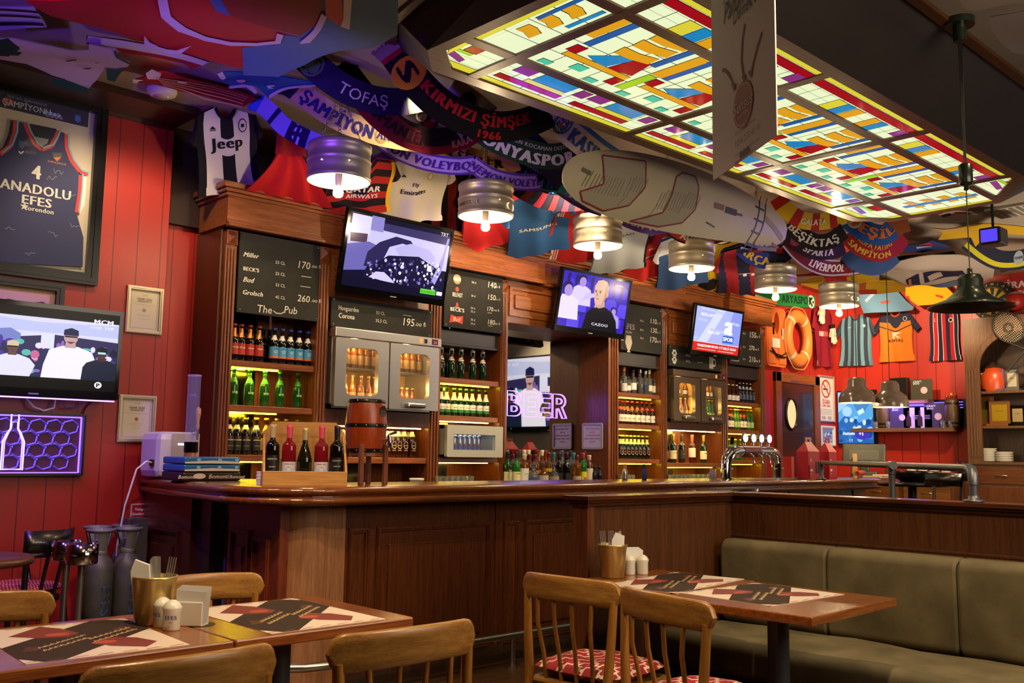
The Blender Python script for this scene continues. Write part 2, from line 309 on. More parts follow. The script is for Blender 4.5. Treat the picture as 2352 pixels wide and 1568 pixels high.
def jersey(name, label, top, bot, W, base, decals=(), sleeve=None, collar=None, pattern=None, group='club shirts', right=(1, 0, 0), neck=.1, sl=1.35, fold=.018, lean=.05, seed=0, cat='shirt', hemskew=0., nosleeve=False):
    """a shirt hung between its collar (top) and hem (bot), W is half its chest; decals draw on flat (x, y) with y up from the hem"""
    top, bot = V(top), V(bot); U = top-bot; H = U.length; U.normalize(); R = V(right).normalized(); R = (R-U*R.dot(U)).normalized(); N_ = R.cross(U); rs = random.Random(seed); ph = [rs.uniform(0, 6) for _ in range(4)]
    def D(x, y, n=0.):
        t = y/H; a = (1-t)*.9+.15; w = fold*a*(sin(x/W*5+ph[0])+.6*sin(x/W*9+ph[1]+t*2)+.5*sin(x/W*3-t*4+ph[2]))+lean*max(0, (.35-t))**2*4*(.6+.4*sin(x/W*2+ph[3])); return bot+R*(x+hemskew*(1-t))+U*y+N_*(n+w)
    hw = lambda t: W*(.98-.10*sin(pi*min(1, t*1.15))+(.03 if t < .1 else 0)-.16*max(0, (t-.62)/.38)**1.5)
    def top_(s): a = abs(s); return H*(1-.075*max(0, a-.3)/.7) - (neck*(cos(a/.34*pi/2)**.6) if a < .34 else 0)
    t = thing(name, label, cat, bot, 0, group); bm_ = base if callable(base) else CL(base)
    def surf(n): return lambda u, v: D((2*u-1)*hw(v), v*top_(2*u-1), n)
    b = B(); b.grid(surf(0), 48, 66 if pattern else 30, pattern or bm_)
    if decals: f2 = B(); [d(f2) for d in decals]; refine(f2, .05); bend(f2, D); o = len(b.v); b.v += f2.v; [b.f.append(tuple(i+o for i in f)) for f in f2.f]; b.mi += [b._m(f2.ms[i]) for i in f2.mi]; b.sm += [False]*len(f2.f)
    b.build('front', t); b = B(); b.grid(lambda u, v: surf(-.025)(1-u, v), 20, 12, bm_ if not pattern else pattern(.1, .1)); b.build('back', t)
    if not nosleeve:
        for s in (-1, 1):
            b = B(); sh = (s*hw(.95)*.97, H*.93); arm = (s*hw(.66)*1.0, H*.66); o1 = (s*W*sl, H*.64); o2 = (s*W*(sl-.24), H*.55)
            def fs(u, v, n): p = (sh[0]+(o1[0]-sh[0])*v, sh[1]+(o1[1]-sh[1])*v); q = (arm[0]+(o2[0]-arm[0])*v, arm[1]+(o2[1]-arm[1])*v); return D(p[0]+(q[0]-p[0])*u, p[1]+(q[1]-p[1])*u, n+.022*sin(pi*u)-.002)
            sm_ = sleeve if callable(sleeve) else CL(sleeve or (base if isinstance(base, str) else 'cccccc')); b.grid(lambda u, v: fs(u, v, 0), 8, 8, sm_); b.grid(lambda u, v: D(0, 0, 0)*0+fs(1-u, v, 0)-N_*(.044*sin(pi*u)), 8, 8, sm_); b.build('sleeve', t)
    if collar: b = B(); b.tube([D(x*hw(1), top_(x)-.004, .004) for x in [k/10*.36 for k in range(-10, 11)]], .011, CL(collar), 8); b.build('collar', t)
    return t
def dt(s, x, y, h, c, **k): return lambda b: b.text(s, x, y, h/.727, CL(c), ID, .004, **k)
def dp(pts, c, n=.003): return lambda b: b.poly(pts, CL(c), ID, n)
def dc(x, y, r, c, ry=None, n=.0035): return lambda b: b.disc(x, y, r, CL(c), ID, n, 16, ry)
def spline(P, n):
    P = [V(p) for p in P]; P = [P[0]*2-P[1]]+P+[P[-1]*2-P[-2]]; o = []
    for i in range(1, len(P)-2):
        for k in range(n): u = k/n; a, b_, c, d = P[i-1:i+3]; o.append(.5*((2*b_)+(c-a)*u+(2*a-5*b_+4*c-d)*u*u+(3*b_-a-3*c+d)*u**3))
    return o+[P[-2]]
NF = V((-.62, -.70, -.36)).normalized()
def scarf(label, px, w, base, items=(), fringe=None, ys=None, z0=3.55, z1=3.55, name='scarf', cat='scarf', nf=None, group='club scarves', twist=0.):
    """px: pixels of the centre line left to right; its ends meet the ceiling. items: ('t', text, s, t, size, colour, kw) and ('b', s0, s1, t0, t1, colour)"""
    if ys is None: ys = (at(*px[0], z=z0).y, at(*px[-1], z=z1).y)
    u0, u1 = px[0][0], px[-1][0]; P = spline([at(u, v, y=ys[0]+(ys[1]-ys[0])*(u-u0)/(u1-u0)) for u, v in px], 10); cum = [0.]
    for a, c in zip(P, P[1:]): cum.append(cum[-1]+(c-a).length)
    L = cum[-1]; nf = nf or NF
    def D(x, y, n=0.):
        x = min(max(x, 0), L); i = 0
        while i < len(cum)-2 and cum[i+1] < x: i += 1
        k = (x-cum[i])/(cum[i+1]-cum[i]); p = P[i].lerp(P[i+1], k); t0 = (P[min(i+1, len(P)-1)]-P[max(i-1, 0)]).normalized(); t1 = (P[min(i+2, len(P)-1)]-P[i]).normalized(); T = t0.lerp(t1, k).normalized(); Wv = nf.cross(T).normalized(); N2 = T.cross(Wv)
        return p+Wv*y+N2*(n+.02*w*10*(.12*sin(y/w*3+x*5)))
    t = thing(name, label, cat, P[0], 0, group); b = B(); f2 = B(); n = max(8, int(L/.06)); f2.grid(lambda u, v: V((u*L, (v-.5)*w, 0)), n, 4, CL(base))
    for it in items:
        if it[0] == 'b': f2.rect(it[1]*L, it[3]*w, it[2]*L, it[4]*w, CL(it[5]), ID, .002)
        elif it[0] == 'd': f2.disc(it[1]*L, it[2]*w, it[3]*w, CL(it[4]), ID, .0025, 18, it[3]*w*(it[5] if len(it) > 5 else 1))
        elif it[0] == 'p': f2.poly([(a*L, c*w) for a, c in it[1]], CL(it[2]), ID, .003)
        else: f2.text(it[1], it[2]*L, it[3]*w, it[4]*w/.727, CL(it[5]), ID, .004, **(it[6] if len(it) > 6 else {}))
    refine(f2, .06); bend(f2, D); b.v = f2.v; b.f = f2.f; b.mi = f2.mi; b.ms = f2.ms; b.sm = f2.sm; b.build('knit', t); b = B(); b.grid(lambda u, v: D(u*L, (.5-v)*w, -.006), n, 2, CL(base)); b.build('back', t)
    for e, col in zip((0, 1), fringe or (None, None)):
        if not col: continue
        b = B(); rs = random.Random(int(px[0][0]))
        for k in range(26): y = (k/25-.5)*w; p = D(e*L, y); T = (D(L, y)-D(L-.03, y)).normalized() if e else (D(0, y)-D(.03, y)).normalized(); b.tube([p, p+T*.05+V((0, 0, -.008)), p+T*.09+V((rs.uniform(-.01, .01), rs.uniform(-.01, .01), -.03))], .006, CL(col), 5)
        b.build('fringe', t)['kind'] = 'stuff'
    return t
def hung(name, label, cat, polys, z, wave=.03, group='cloths under the ceiling', tilt=0., px0=None, y=None, x=None, k=4.):
    """a cloth under the ceiling: pixel outlines (colour, points, layer) met with the level z, softly waved; the first is the cloth, the rest its print"""
    C0 = [at(*p, z=z) for p in polys[0][1]]; c = sum(C0, V())/len(C0); t = thing(name, label, cat, c, 0, group); dn = V((0, 0, -1))
    b = B()
    for i, (col, pts) in enumerate(polys): q = [at(*p, z=z) for p in pts]; b.poly([(a.x-c.x, a.y-c.y) for a in q], CL(col), ID, .0018*i)
    refine(b, .07); W_ = lambda x_, y_, n: V((c.x+x_, c.y+y_, z-n-.004+wave*(sin(x_*k+1)*cos(y_*k*1.3)-1)+wave*.5*sin(y_*k*2.2+x_*3)+tilt*(y_))); lo = [p.copy() for p, _ in zip(b.v, b.v)]; bend(b, W_); b.build('cloth', t)
    b = B(); b.poly([(a.x-c.x, a.y-c.y) for a in C0], CL(polys[0][0]), ID, -.006); refine(b, .07); bend(b, W_); b.build('back', t); return t
# ================================================================ the room
RED = nodemat('red_plank_paint', 'a5231c', '4c0c0a', 'plankx', 6.2, .42, .25); REDY = nodemat('red_plank_paint_side', 'a8281c', '4c0c0a', 'planky', 4.2, .42, .25)
CEILM = M('8f8478', .8, var=.08, bs=3.); FLOORM = nodemat('floor_boards', '2a1a10', '5a3c24', 'floor', 1., .35, .05)
b = B(); b.box((-4, -4, -.1), (13, 7, 0), FLOORM); struct(b, 'floor')
b = B(); b.box((-4, -4, 3.6), (13, 7, 3.7), CEILM); struct(b, 'ceiling')
b = B(); b.box((-4, 6.45, 0), (2.79, 6.62, 3.6), RED); struct(b, 'wall_left')
b = B(); b.box((-4, 6.62, 0), (12.6, 6.75, 3.6), RED); struct(b, 'wall_back')
b = B(); b.box((12.5, 3.2, 0), (12.65, 6.7, 3.6), REDY); struct(b, 'wall_right')
b = B(); b.box((12.5, -4, 0), (12.65, 3.2, 3.6), M('a09e98', .7)); struct(b, 'wall_far')
b = B(); b.box((-4, -4.1, 0), (13, -4, 3.6), M('4a3a30', .8)); struct(b, 'wall_front')
b = B(); b.box((-4.1, -4, 0), (-4, 7, 3.6), M('4a2a22', .8)); struct(b, 'wall_near')
b = B(); b.box((-4, 6.06, 3.55), (2.79, 6.46, 3.61), wood('2a170d', '43250f', 'x')); b.box((-4, 6.42, 3.53), (2.79, 6.46, 3.56), CAB_D); struct(b, 'trim_1')
b = B(); b.box((2.82, 6.56, 2.9), (10.35, 6.63, 3.6), M('2a1610', .6)); struct(b, 'trim_2')
b = B(); b.box((10.3, 6.58, 0), (10.86, 6.63, .14), CAB_D); struct(b, 'baseboard_back')
# door in the back wall
b = B(); b.box((10.86, 6.57, 0), (10.99, 6.63, 2.4), CAB_V, .01); b.box((11.83, 6.57, 0), (11.96, 6.63, 2.4), CAB_V, .01); b.box((10.86, 6.57, 2.27), (11.96, 6.63, 2.4), CAB_H, .01)
dr = struct(b, 'door_1')
b = B(); f = fy(0, 6.6, 0); hole = [(11.24+.135*cos(2*pi*i/32), 1.87+.2*sin(2*pi*i/32)) for i in range(32)]
b.box((10.99, 6.595, 0), (11.83, 6.625, 2.27), M('33201c', .22, coat=.4)); b.build('door_leaf', dr)
b = B(); b.poly(hole, M('ffe2a0', .4, e=.9), f, .008); b.build('lit_pane', dr)
b = B(); b.tube([(x, 6.585, z) for x, z in hole], .018, M('2a1a14', .3, .3), 8, True); b.build('window_rim', dr)
b = B(); b.box((11.2, 6.56, 2.29), (11.4, 6.6, 2.33), STEEL, .006); b.build('door_closer', dr)
# ================================================================ stained glass ceiling light
ZP = 3.34; FRM = wood('5a3d2c', '7a5640', 'x', .4); SIDE = M('2c2422', .7, var=.1, bs=4.)
LW = 'eaf5c6'; GE = 1.0
GW = M(LW, .1, e=GE, sp=.6); GY = M('e8dc3a', .1, e=.85, sp=.6); GR = M('b30c1e', .08, e=.75, sp=.8); GO = M('eda81a', .1, e=.85, sp=.6); GB = M('1a90cc', .08, e=.8, sp=.8); GB2 = M('2466b4', .08, e=.7, sp=.8); GM = M('9c3a90', .08, e=.7, sp=.8); GT = M('4fd0a8', .1, e=.85, sp=.6); GG = M('a6d626', .1, e=.85, sp=.6); LEAD = M('2e3020', .5)
glass = thing('stained_glass_light', 'long backlit stained glass ceiling panel in a brown frame above the bar front', 'ceiling light', (5.4, 3.1, ZP))
bot = [(2.90, 2.45), (2.98, 2.352), (7.3, 2.36), (7.88, 2.75), (7.9, 3.65), (7.66, 3.875), (3.07, 3.89), (2.885, 3.70)]
top = [(2.6, 2.1), (2.7, 1.99), (7.5, 1.99), (8.3, 2.4), (8.3, 3.9), (7.9, 4.25), (3.13, 4.30), (2.93, 4.02)]
b = B(); nb = len(bot); b.add([(x, y, ZP-.02) for x, y in bot]+[(x, y, 3.6) for x, y in top], [(i, (i+1) % nb, nb+(i+1) % nb, nb+i) for i in range(nb)], SIDE); b.build('box_side', glass)
b = B(); t2 = [(5.4+(x-5.4)*1.02, 3.1+(y-3.1)*1.05) for x, y in top]
b.add([(x, y, 3.575) for x, y in top]+[(x, y, 3.575) for x, y in t2]+[(x, y, 3.6) for x, y in t2], [(i, (i+1) % nb, nb+(i+1) % nb, nb+i) for i in range(nb)]+[(nb+i, nb+(i+1) % nb, 2*nb+(i+1) % nb, 2*nb+i) for i in range(nb)], wood('3a2010', '54300f', 'x')); b.build('ceiling_trim', glass)
XS = [2.90, 3.28, 4.59, 5.84, 7.18, 7.89]; YS = [2.36, 2.74, 3.465, 3.88]
b = B(); inn = [(5.4+(x-5.4)*.973, 3.11+(y-3.11)*.89) for x, y in bot]
b.add([(x, y, ZP-.02) for x, y in bot]+[(x, y, ZP-.02) for x, y in inn]+[(x, y, ZP+.03) for x, y in inn], [(i, nb+i, nb+(i+1) % nb, (i+1) % nb) for i in range(nb)]+[(nb+i, 2*nb+i, 2*nb+(i+1) % nb, nb+(i+1) % nb) for i in range(nb)], FRM)
for x in XS[1:-1]: b.box((x-.032, 2.4, ZP-.019), (x+.032, 3.85, ZP+.03), FRM)
for y in YS[1:-1]: b.box((2.95, y-.032, ZP-.018), (7.85, y+.032, ZP+.03), FRM)
b.build('frame', glass)
def inside(poly, x, y): return all((poly[(i+1) % nb][0]-poly[i][0])*(y-poly[i][1])-(poly[(i+1) % nb][1]-poly[i][1])*(x-poly[i][0]) > 0 for i in range(nb))
def clip(q, poly):
    for i in range(nb):
        a, c = poly[i], poly[(i+1) % nb]; d = lambda p: (c[0]-a[0])*(p[1]-a[1])-(c[1]-a[1])*(p[0]-a[0]); o = []
        for j in range(len(q)):
            p, r = q[j], q[(j+1) % len(q)]; dp, dr_ = d(p), d(r)
            if dp >= 0: o.append(p)
            if dp*dr_ < 0: k = dp/(dp-dr_); o.append((p[0]+(r[0]-p[0])*k, p[1]+(r[1]-p[1])*k))
        q = o
        if len(q) < 3: return []
    return q
GF = Fr((0, 0, ZP-.006), (1, 0, 0), (0, -1, 0))   # its normal looks down
def chev(a, q, s, sy): return [[(a, q), (a+s, q), (a+s*.9, q+sy), (a-s*.1, q+sy)], [(a+s, q), (a+2*s, q+sy*.35), (a+1.9*s, q+sy*1.35), (a+s*.9, q+sy)]]
R_ = lambda a0, b0, a1, b1: [(a0, b0), (a1, b0), (a1, b1), (a0, b1)]
def patM():
    P = [(GO, R_(.0, .62, .06, 1)), (GB2, R_(.07, .5, .11, .98)), (GB, [(.17, .38), (.27, .56), (.34, .56), (.3, .3)]), (GR, [(.34, .56), (.42, .62), (.46, .36), (.32, .32)]), (GO, R_(.08, .26, .47, .33)), (GR, R_(.06, .34, .12, .46)), (GR, R_(.42, .12, .48, .25)), (GB2, R_(.42, .6, .46, .98)),
         (GT, R_(.06, .03, .12, .1)), (GT, R_(.2, .12, .27, .22)), (GT, R_(.34, .03, .4, .1)), (GO, R_(.5, .5, .57, .95)), (GG, R_(.5, .12, .55, .48))]
    P += [(GO, c) for q in (.56, .74, .9) for c in chev(.22, q, .095, .12)]
    return P
def patF():
    return [(GR, R_(.04, .58, .44, .76)), (GY, R_(.18, .42, .42, .56)), (GB, R_(.2, .04, .42, .4)), (GM, R_(.06, .04, .16, .34)), (GM, R_(.46, .1, .53, .4)), (GY, R_(.0, .86, 1, 1.05))]
def patN(k):
    return [(GY, R_(0, -.05, 1, .17)), (GR, R_(0, .21, 1, .44)), (GY, R_(.10+.1*k, .5, .18+.1*k, .98)), (GB, R_(.19+.1*k, .5, .27+.1*k, .98)), (GO, R_(.28+.1*k, .5, .36+.1*k, .98)), (GO, R_(.66, .5, .73, .98)), (GB, R_(.74, .5, .81, .98)), (GM, R_(.93, .4, 1, .75))]
for i in range(5):
    for j in range(3):
        x0, x1, y0, y1 = max(2.975, XS[i]+.03), min(7.825, XS[i+1]-.03), max(2.437, YS[j]+.03), min(3.795, YS[j+1]-.03); b = B(); cut = inn
        q = clip([(x0, y0), (x1, y0), (x1, y1), (x0, y1)], cut); flip = lambda ps, n: b.poly([(x, -y) for x, y in ps][::-1], n[0], GF, n[1])
        if not q: continue
        flip(q, (GW, 0))
        X = lambda a: x0+(x1-x0)*a; Y = lambda c: y0+(y1-y0)*c; items = []
        if j == 0: items = patN(i % 3)
        elif j == 2: items = [(m, [(a*.96+k, c) for a, c in ps] if m is not GY or c_ else ps) for k in (0, .47) for m, ps in patF() for c_ in [ps[0][1] < .8]]
        else:
            for k in (0, .5): items += [(m, [(a+k if k+.57 < 1.2 else a, 1-c) for a, c in ps]) for m, ps in patM() if max(p[0] for p in ps)+k <= 1.02]
        if i == 4 and j == 1: items = [(GY, R_(.92, 0, 1, 1))]+[(GO, c) for qq in (.1, .3, .5, .7) for c in [[(1-p[0]*.9, p[1]) for p in ch] for ch in chev(.35, qq, .2, .1)]]+[(GB, R_(.5, .05, .6, .9))]
        if i == 0 and j == 1: items = [(GY, R_(0, 0, .12, 1))]+[(GO, c) for qq in (.12, .34, .56) for c in [[(p[0], p[1]) for p in ch] for ch in chev(.3, qq, .2, .12)]]+[(GB, R_(.8, .05, .9, .4)), (GB2, R_(.2, .02, .3, .45))]
        if i in (0, 4) and j != 1: items = [(GR, R_(.2, .02, .5, .3)), (GM, [(.1, .45), (.5, .6), (.5, .75), (.1, .62)]), (GG, R_(.1, .32, .45, .42)), (GY, R_(-.1, .8, 1.1, 1.1) if j == 2 else R_(-.1, -.1, 1.1, .15)), (GY, R_(-.1, 0, .1, 1) if i == 0 else R_(.9, 0, 1.1, 1))]
        for kk in range(1, 9 if i in (1, 2, 3) else 3): items.append((LEAD, R_(kk/9-.0022, 0, kk/9+.0022, 1)))
        for kk in range(1, 4): items.append((LEAD, R_(0, kk/4-.004, 1, kk/4+.004)))
        lead = [it for it in items if it[0] is LEAD]; items = lead+[it for it in items if it[0] is not LEAD]
        for n_, (m, ps) in enumerate(items):
            ar = sum(ps[k][0]*ps[(k+1) % 4][1]-ps[(k+1) % 4][0]*ps[k][1] for k in range(4)); ps = ps if ar > 0 else ps[::-1]
            c = clip([(X(a), Y(c_)) for a, c_ in ps], cut); c = [(min(max(x, x0), x1), min(max(y, y0), y1)) for x, y in c]
            if len(c) >= 3:
                cxm = sum(p[0] for p in c)/len(c); cym = sum(p[1] for p in c)/len(c)
                if m is not LEAD: flip([(cxm+(x-cxm)*(1+.004/max(.02, abs(x-cxm))), cym+(y-cym)*(1+.004/max(.02, abs(y-cym)))) for x, y in c], (LEAD, .0011+.00005*n_))
                flip(c, (m, .0008+.00005*n_ if m is LEAD else .0022+.00008*n_))
        b.build('glass_pane', glass)
# ================================================================ back bar
FY = 6.2
POSTS = [(3.10, 3.185), (3.86, 3.957), (4.945, 5.06), (5.735, 5.80), (7.2, 7.335), (8.01, 8.115), (9.09, 9.225), (9.89, 10.0)]
MIRR = M('d8d8d4', .015, 1.); DMIRR = M('8a886c', .12, 1.); LED = M('ffe02a', .3, e=26.); LEDW = M('ffd06a', .3, e=22.); SHUT = M('26262a', .4)
def pilaster(b, x0, x1, zt=2.84):
    w = x1-x0; b.box((x0, FY, 1.03), (x1, 6.56, zt), CAB_V)
    for k in range(3): b.box((x0+w*(.16+.27*k), FY-.014, 1.05), (x0+w*(.30+.27*k), FY, zt-.13), CAB_V, .006)
    b.box((x0, FY-.012, zt-.105), (x1, FY, zt), CAB_V, .003)
    c = ((x0+x1)/2, FY-.045, zt-.052); q = w*.38; b.add([(x0+w*.1, FY-.012, zt-.1), (x1-w*.1, FY-.012, zt-.1), (x1-w*.1, FY-.012, zt-.008), (x0+w*.1, FY-.012, zt-.008), c], [(0, 1, 4), (1, 2, 4), (2, 3, 4), (3, 0, 4)], CAB_V)
NEAR = ['leftmost bay, next to the red wall', 'bay with the large steel bottle cooler', 'bay with the small white drinks fridge', 'wide mirror bay with the neon sign', 'bay right of the mirror', 'bay with the dark bottle cooler', 'rightmost bay, next to the door']
units = []
def raised(b, x0, x1, z0, z1, y):
    f = fy(0, y, 0); o = [(x0, z0), (x1, z0), (x1, z1), (x0, z1)]; w = .03
    polyh(b, o, [(x0+w, z0+w), (x1-w, z0+w), (x1-w, z1-w), (x0+w, z1-w)], CAB_H, f, 0, .018); b.box((x0+.07, y-.02, z0+.07), (x1-.07, y, z1-.07), CAB_H, .012)
for i in range(7):
    xa = POSTS[i][0] if i in (0, 2, 4, 6) else POSTS[i][1]; xb = POSTS[i+1][1] if i in (0, 2, 4, 6) else POSTS[i+1][0]; L, Rr = POSTS[i][1], POSTS[i+1][0]
    t = thing('bar_shelving', 'orange-brown wooden back bar shelving, %s' % NEAR[i], 'shelving', ((xa+xb)/2, 6.4, 0), 0, 'bays of the wooden back bar'); units.append(t)
    if i in (0, 2, 4, 6):
        for x0, x1 in (POSTS[i], POSTS[i+1]): b = B(); pilaster(b, x0, x1); b.build('pilaster', t)
    b = B()
    if i == 3: b.box((L+.02, 6.60, 1.03), (Rr-.02, 6.615, 2.47), MIRR); b.build('mirror', t); b = B(); b.box((Rr-.02, 6.2, 1.03), (Rr, 6.615, 2.47), CAB_V); b.build('side_panel', t); b = B(); b.box((L, 6.2, 1.03), (L+.02, 6.615, 2.47), CAB_V); b.build('side_panel', t)
    else:
        mid = L+(Rr-L)*.55; b.box((L, 6.54, 1.0), (mid, 6.56, 2.6), DMIRR); b.box((mid, 6.54, 1.0), (Rr, 6.56, 2.6), CAB_V); b.build('back_panel', t)
    if i in (1, 3, 5): b = B(); b.box((L, 6.22, 2.47), (Rr, 6.6, 2.86), CAB_H); raised(b, L+.04, L+(Rr-L)*.5-.03, 2.53, 2.8, 6.22); raised(b, L+(Rr-L)*.5+.03, Rr-.04, 2.53, 2.8, 6.22); b.build('upper_panel', t)
    zs = [1.93, 1.615, 1.27] if i in (0, 2, 4, 6) else ([1.26] if i == 1 else [1.235] if i == 5 else [])
    for z in zs:
        b = B(); b.box((L, 6.215, z-.045), (Rr, 6.55, z), CAB_H, .003); sh = b.build('shelf', t)
        led = B(); w = Rr-L
        if i in (0,): led.box((L+.02, 6.29, z-.053), (L+w*.62, 6.31, z-.046), LED); led.box((L+.02, 6.38, z-.053), (L+w*.3, 6.4, z-.046), LED)
        elif i != 1: led.box((L+.03, 6.29, z-.052), (Rr-.05, 6.302, z-.046), LED if i != 2 or z > 1.7 else LEDW)
        if led.f: led.build('led_strip', sh); lamp('shelf_led', 'AREA', ((L+Rr)/2-.08, 6.36, z-.06), 2.6 if z > 1.4 else .5, (1, .8, .08), .35, ((L+Rr)/2, 6.42, z-.5))
    if i == 1: b = B(); b.box((L, 6.2, 1.5), (Rr, 6.56, 1.62), CAB_D); b.build('cooler_ledge', t); b = B(); b.box((L+.02, 6.26, 1.492), (Rr-.03, 6.275, 1.5), LEDW); b.build('led_strip', t); lamp('shelf_led', 'AREA', ((L+Rr)/2, 6.33, 1.48), 4, (1, .7, .25), .5, ((L+Rr)/2, 6.42, 1))
    if i == 5: b = B(); b.box((L, 6.2, 1.58), (Rr, 6.56, 1.66), CAB_D); b.build('cooler_ledge', t); b = B(); b.box((L+.02, 6.26, 1.572), (Rr-.03, 6.275, 1.58), LEDW); b.build('led_strip', t); lamp('shelf_led', 'AREA', ((L+Rr)/2, 6.33, 1.55), 4, (1, .7, .25), .5, ((L+Rr)/2, 6.42, 1))
    b = B(); b.box((xa, 6.205, 0), (xb, 6.56, 1.029), CAB_V); b.build('base', t)
    if i in (2, 4, 6): b = B(); b.box((L, 6.24, 2.2), (Rr, 6.4, 2.345), SHUT, .01); b.box((L, 6.225, 2.2), (Rr, 6.24, 2.225), SHUT, .005); b.build('shutter_box', t)
b = B(); b.box((3.21, 5.98, .97), (9.99, 6.2, 1.03), M('4a4640', .3), .01); b.box((3.21, 6.0, 0), (9.99, 6.2, .97), CAB_D); solo(b, 'back_counter', 'low dark back counter running under the bottle shelves', 'counter', (6.5, 6.1, 0))
b = B(); b.box((3.08, 6.24, 0), (3.10, 6.61, 2.86), CAB_D); b.box((3.09, 6.56, 2.86), (3.10, 6.61, 3.05), CAB_D); struct(b, 'trim_3')
# stepped cornice pieces
for n, (x0, x1, y, l) in enumerate([(3.06, 4.0, 6.12, 'over the leftmost bay of the back bar'), (4.0, 4.92, 6.2, 'set back behind the first television'), (4.92, 6.2, 6.12, 'between the first and the second television'), (6.2, 7.08, 6.2, 'set back behind the second television'), (7.08, 8.34, 6.12, 'between the second and the third television'), (8.34, 9.16, 6.2, 'set back behind the third television'), (9.16, 10.04, 6.12, 'at the right end of the back bar, by the door')]):
    t = thing('cornice', 'brown wooden cornice piece %s' % l, 'cornice', ((x0+x1)/2, 6.3, 2.85), 0, 'cornice pieces of the back bar')
    b = B(); b.box((x0, y, 2.86), (x1, 6.55, 3.1), CAB_H); b.build('frieze', t)
    b = B()
    for a, (z0, z1) in ((.02, (3.06, 3.085)), (.04, (3.085, 3.11)), (.06, (3.11, 3.15))): b.box((x0-(.0 if y > 6.15 else a), y-a, z0), (x1+(.0 if y > 6.15 else a*.5), 6.55, z1), CAB_H, .006)
    b.build('crown_moulding', t)
    b = B(); b.box((x0, y-.03, 2.845), (x1, y+.02, 2.868), CAB_H, .006); b.box((x0, y-.015, 2.868), (x1, y+.02, 2.885), CAB_H, .005); b.build('lower_moulding', t)
# ---------------------------------------------------------------- chalk boards
PB = {}
def board(x0, x1, z0, z1, label):
    t = thing('menu_board', label, 'menu board', ((x0+x1)/2, 6.19, z0), 0, 'menu boards of the back bar'); b = B(); b.box((x0+.003, 6.178, z0), (x1-.003, 6.198, z1), SLATE, .003)
    for x in (x0+.025, x1-.025):
        for z in (z0+.02, z1-.02): b.lathe([(0, -.005), (.006, -.004), (.007, 0)], (x, 6.177, z), STEEL, 8, 'y')
    PB[t.name] = b; return t
BY = 6.1765
def write(t, items):
    b = PB[t.name]
    for it in items: s, u, v, h, m = it[:5]; k = it[5] if len(it) > 5 else {}; pt(b, s, u, v, h, m, Y=BY, **k)
    return b
GREYT = M('a8a298', .8); REDT = M('c8402e', .7); ORT = M('d8a070', .7); LIL = M('8d80a0', .8)
hand = dict(shear=.12, bold=.0); bb = dict(bold=.03)
t = board(3.19, 3.857, 2.262, 2.838, 'largest chalk menu board, with a handwritten line across its foot')
b = write(t, [('Miller', 558, 588, 11, CHALK, dict(shear=.35, bold=.03)), ("BECK'S", 558, 620, 9, CHALK, bb), ('Bud', 557, 646, 12, CHALK, dict(shear=.35, bold=.02)), ('Grolsch', 556, 675, 11, CHALK, dict(shear=.2, bold=.03))] + [(s, 632, v, 7.5, CHALK) for s, v in (('33 CL', 605), ('33 CL', 631), ('33 CL', 657), ('45 CL', 685))] + [('170', 681, 614, 17, CHALK, hand), ('.₀₀ ₺'.replace('₀', 'o'), 714, 614, 9, CHALK, hand), ('260', 682, 691, 16, CHALK, hand), ('.oo ₺', 714, 693, 9, CHALK, hand), ('The', 589, 716, 18, CHALK, dict(shear=.1)), ('Pub', 651, 718, 17, CHALK, hand)])
f = fy(0, BY, 0); P_ = lambda u, v: (at(u, v, y=BY).x, at(u, v, y=BY).z)
b.line([P_(692, 634), P_(715, 637)], .004, CHALK, f); b.line([P_(690, 657), P_(713, 660)], .004, CHALK, f); b.line([P_(628, 713), P_(634, 719), P_(646, 720), P_(652, 716)], .006, CHALK, f); b.build('panel', t)
t = board(3.962, 4.94, 2.24, 2.468, 'wide low chalk menu board above the steel bottle cooler')
b = write(t, [('Hoegaarden', 777, 711, 11, CHALK, dict(bold=.02, sx=.72)), ('Corona', 777, 729, 12, CHALK, dict(shear=.1, bold=.03, sx=.8)), ('33 CL', 863, 721, 7.5, CHALK), ('35,5 CL', 862, 739, 7.5, CHALK), ('195', 922, 746, 18, CHALK, hand), ('.oo ₺', 952, 748, 11, CHALK, hand)]); b.line([P_(926, 723), P_(945, 726)], .003, CHALK, f); b.build('panel', t)
t = board(5.063, 5.733, 2.35, 2.848, 'square chalk menu board above the small white drinks fridge')
b = write(t, [('50 cl', 1083, 650, 5, CHALK), ('50 cl', 1082, 681, 5, CHALK), ('50 cl', 1081, 709, 5, CHALK), ('33 cl', 1081, 717, 5, CHALK), ('50 cl', 1081, 736, 5, CHALK), ('33 cl', 1081, 745, 5, CHALK), ('140', 1118, 659, 14, CHALK, hand), ('.oo ₺', 1135, 660, 6, CHALK, hand), ('150', 1118, 687, 13, CHALK, hand), ('oo ₺', 1137, 689, 6, GREYT, hand), ('170', 1117, 713, 10, CHALK, hand), ('.oo ₺', 1133, 714, 6, CHALK, hand), ('180', 1118, 744, 12, CHALK, hand), ('.oo ₺', 1135, 745, 6, CHALK, hand), ('BELFAST', 1039, 680, 10, CHALK, dict(bold=.03, sx=.55)), ("BECK'S", 1034, 713, 9, CHALK, dict(bold=.05))])
q = P_(1050, 641); b.disc(q[0], q[1], .042, ORT, f, .0006); b.disc(q[0], q[1], .034, SLATE, f, .0009, r0=.9); b.rect(q[0]-.04, q[1]-.012, q[0]+.04, q[1]+.012, CHALK, f, .001); b.text('Bomonti', q[0], q[1]-.007, .018, ORT, f, .0014, shear=.2)
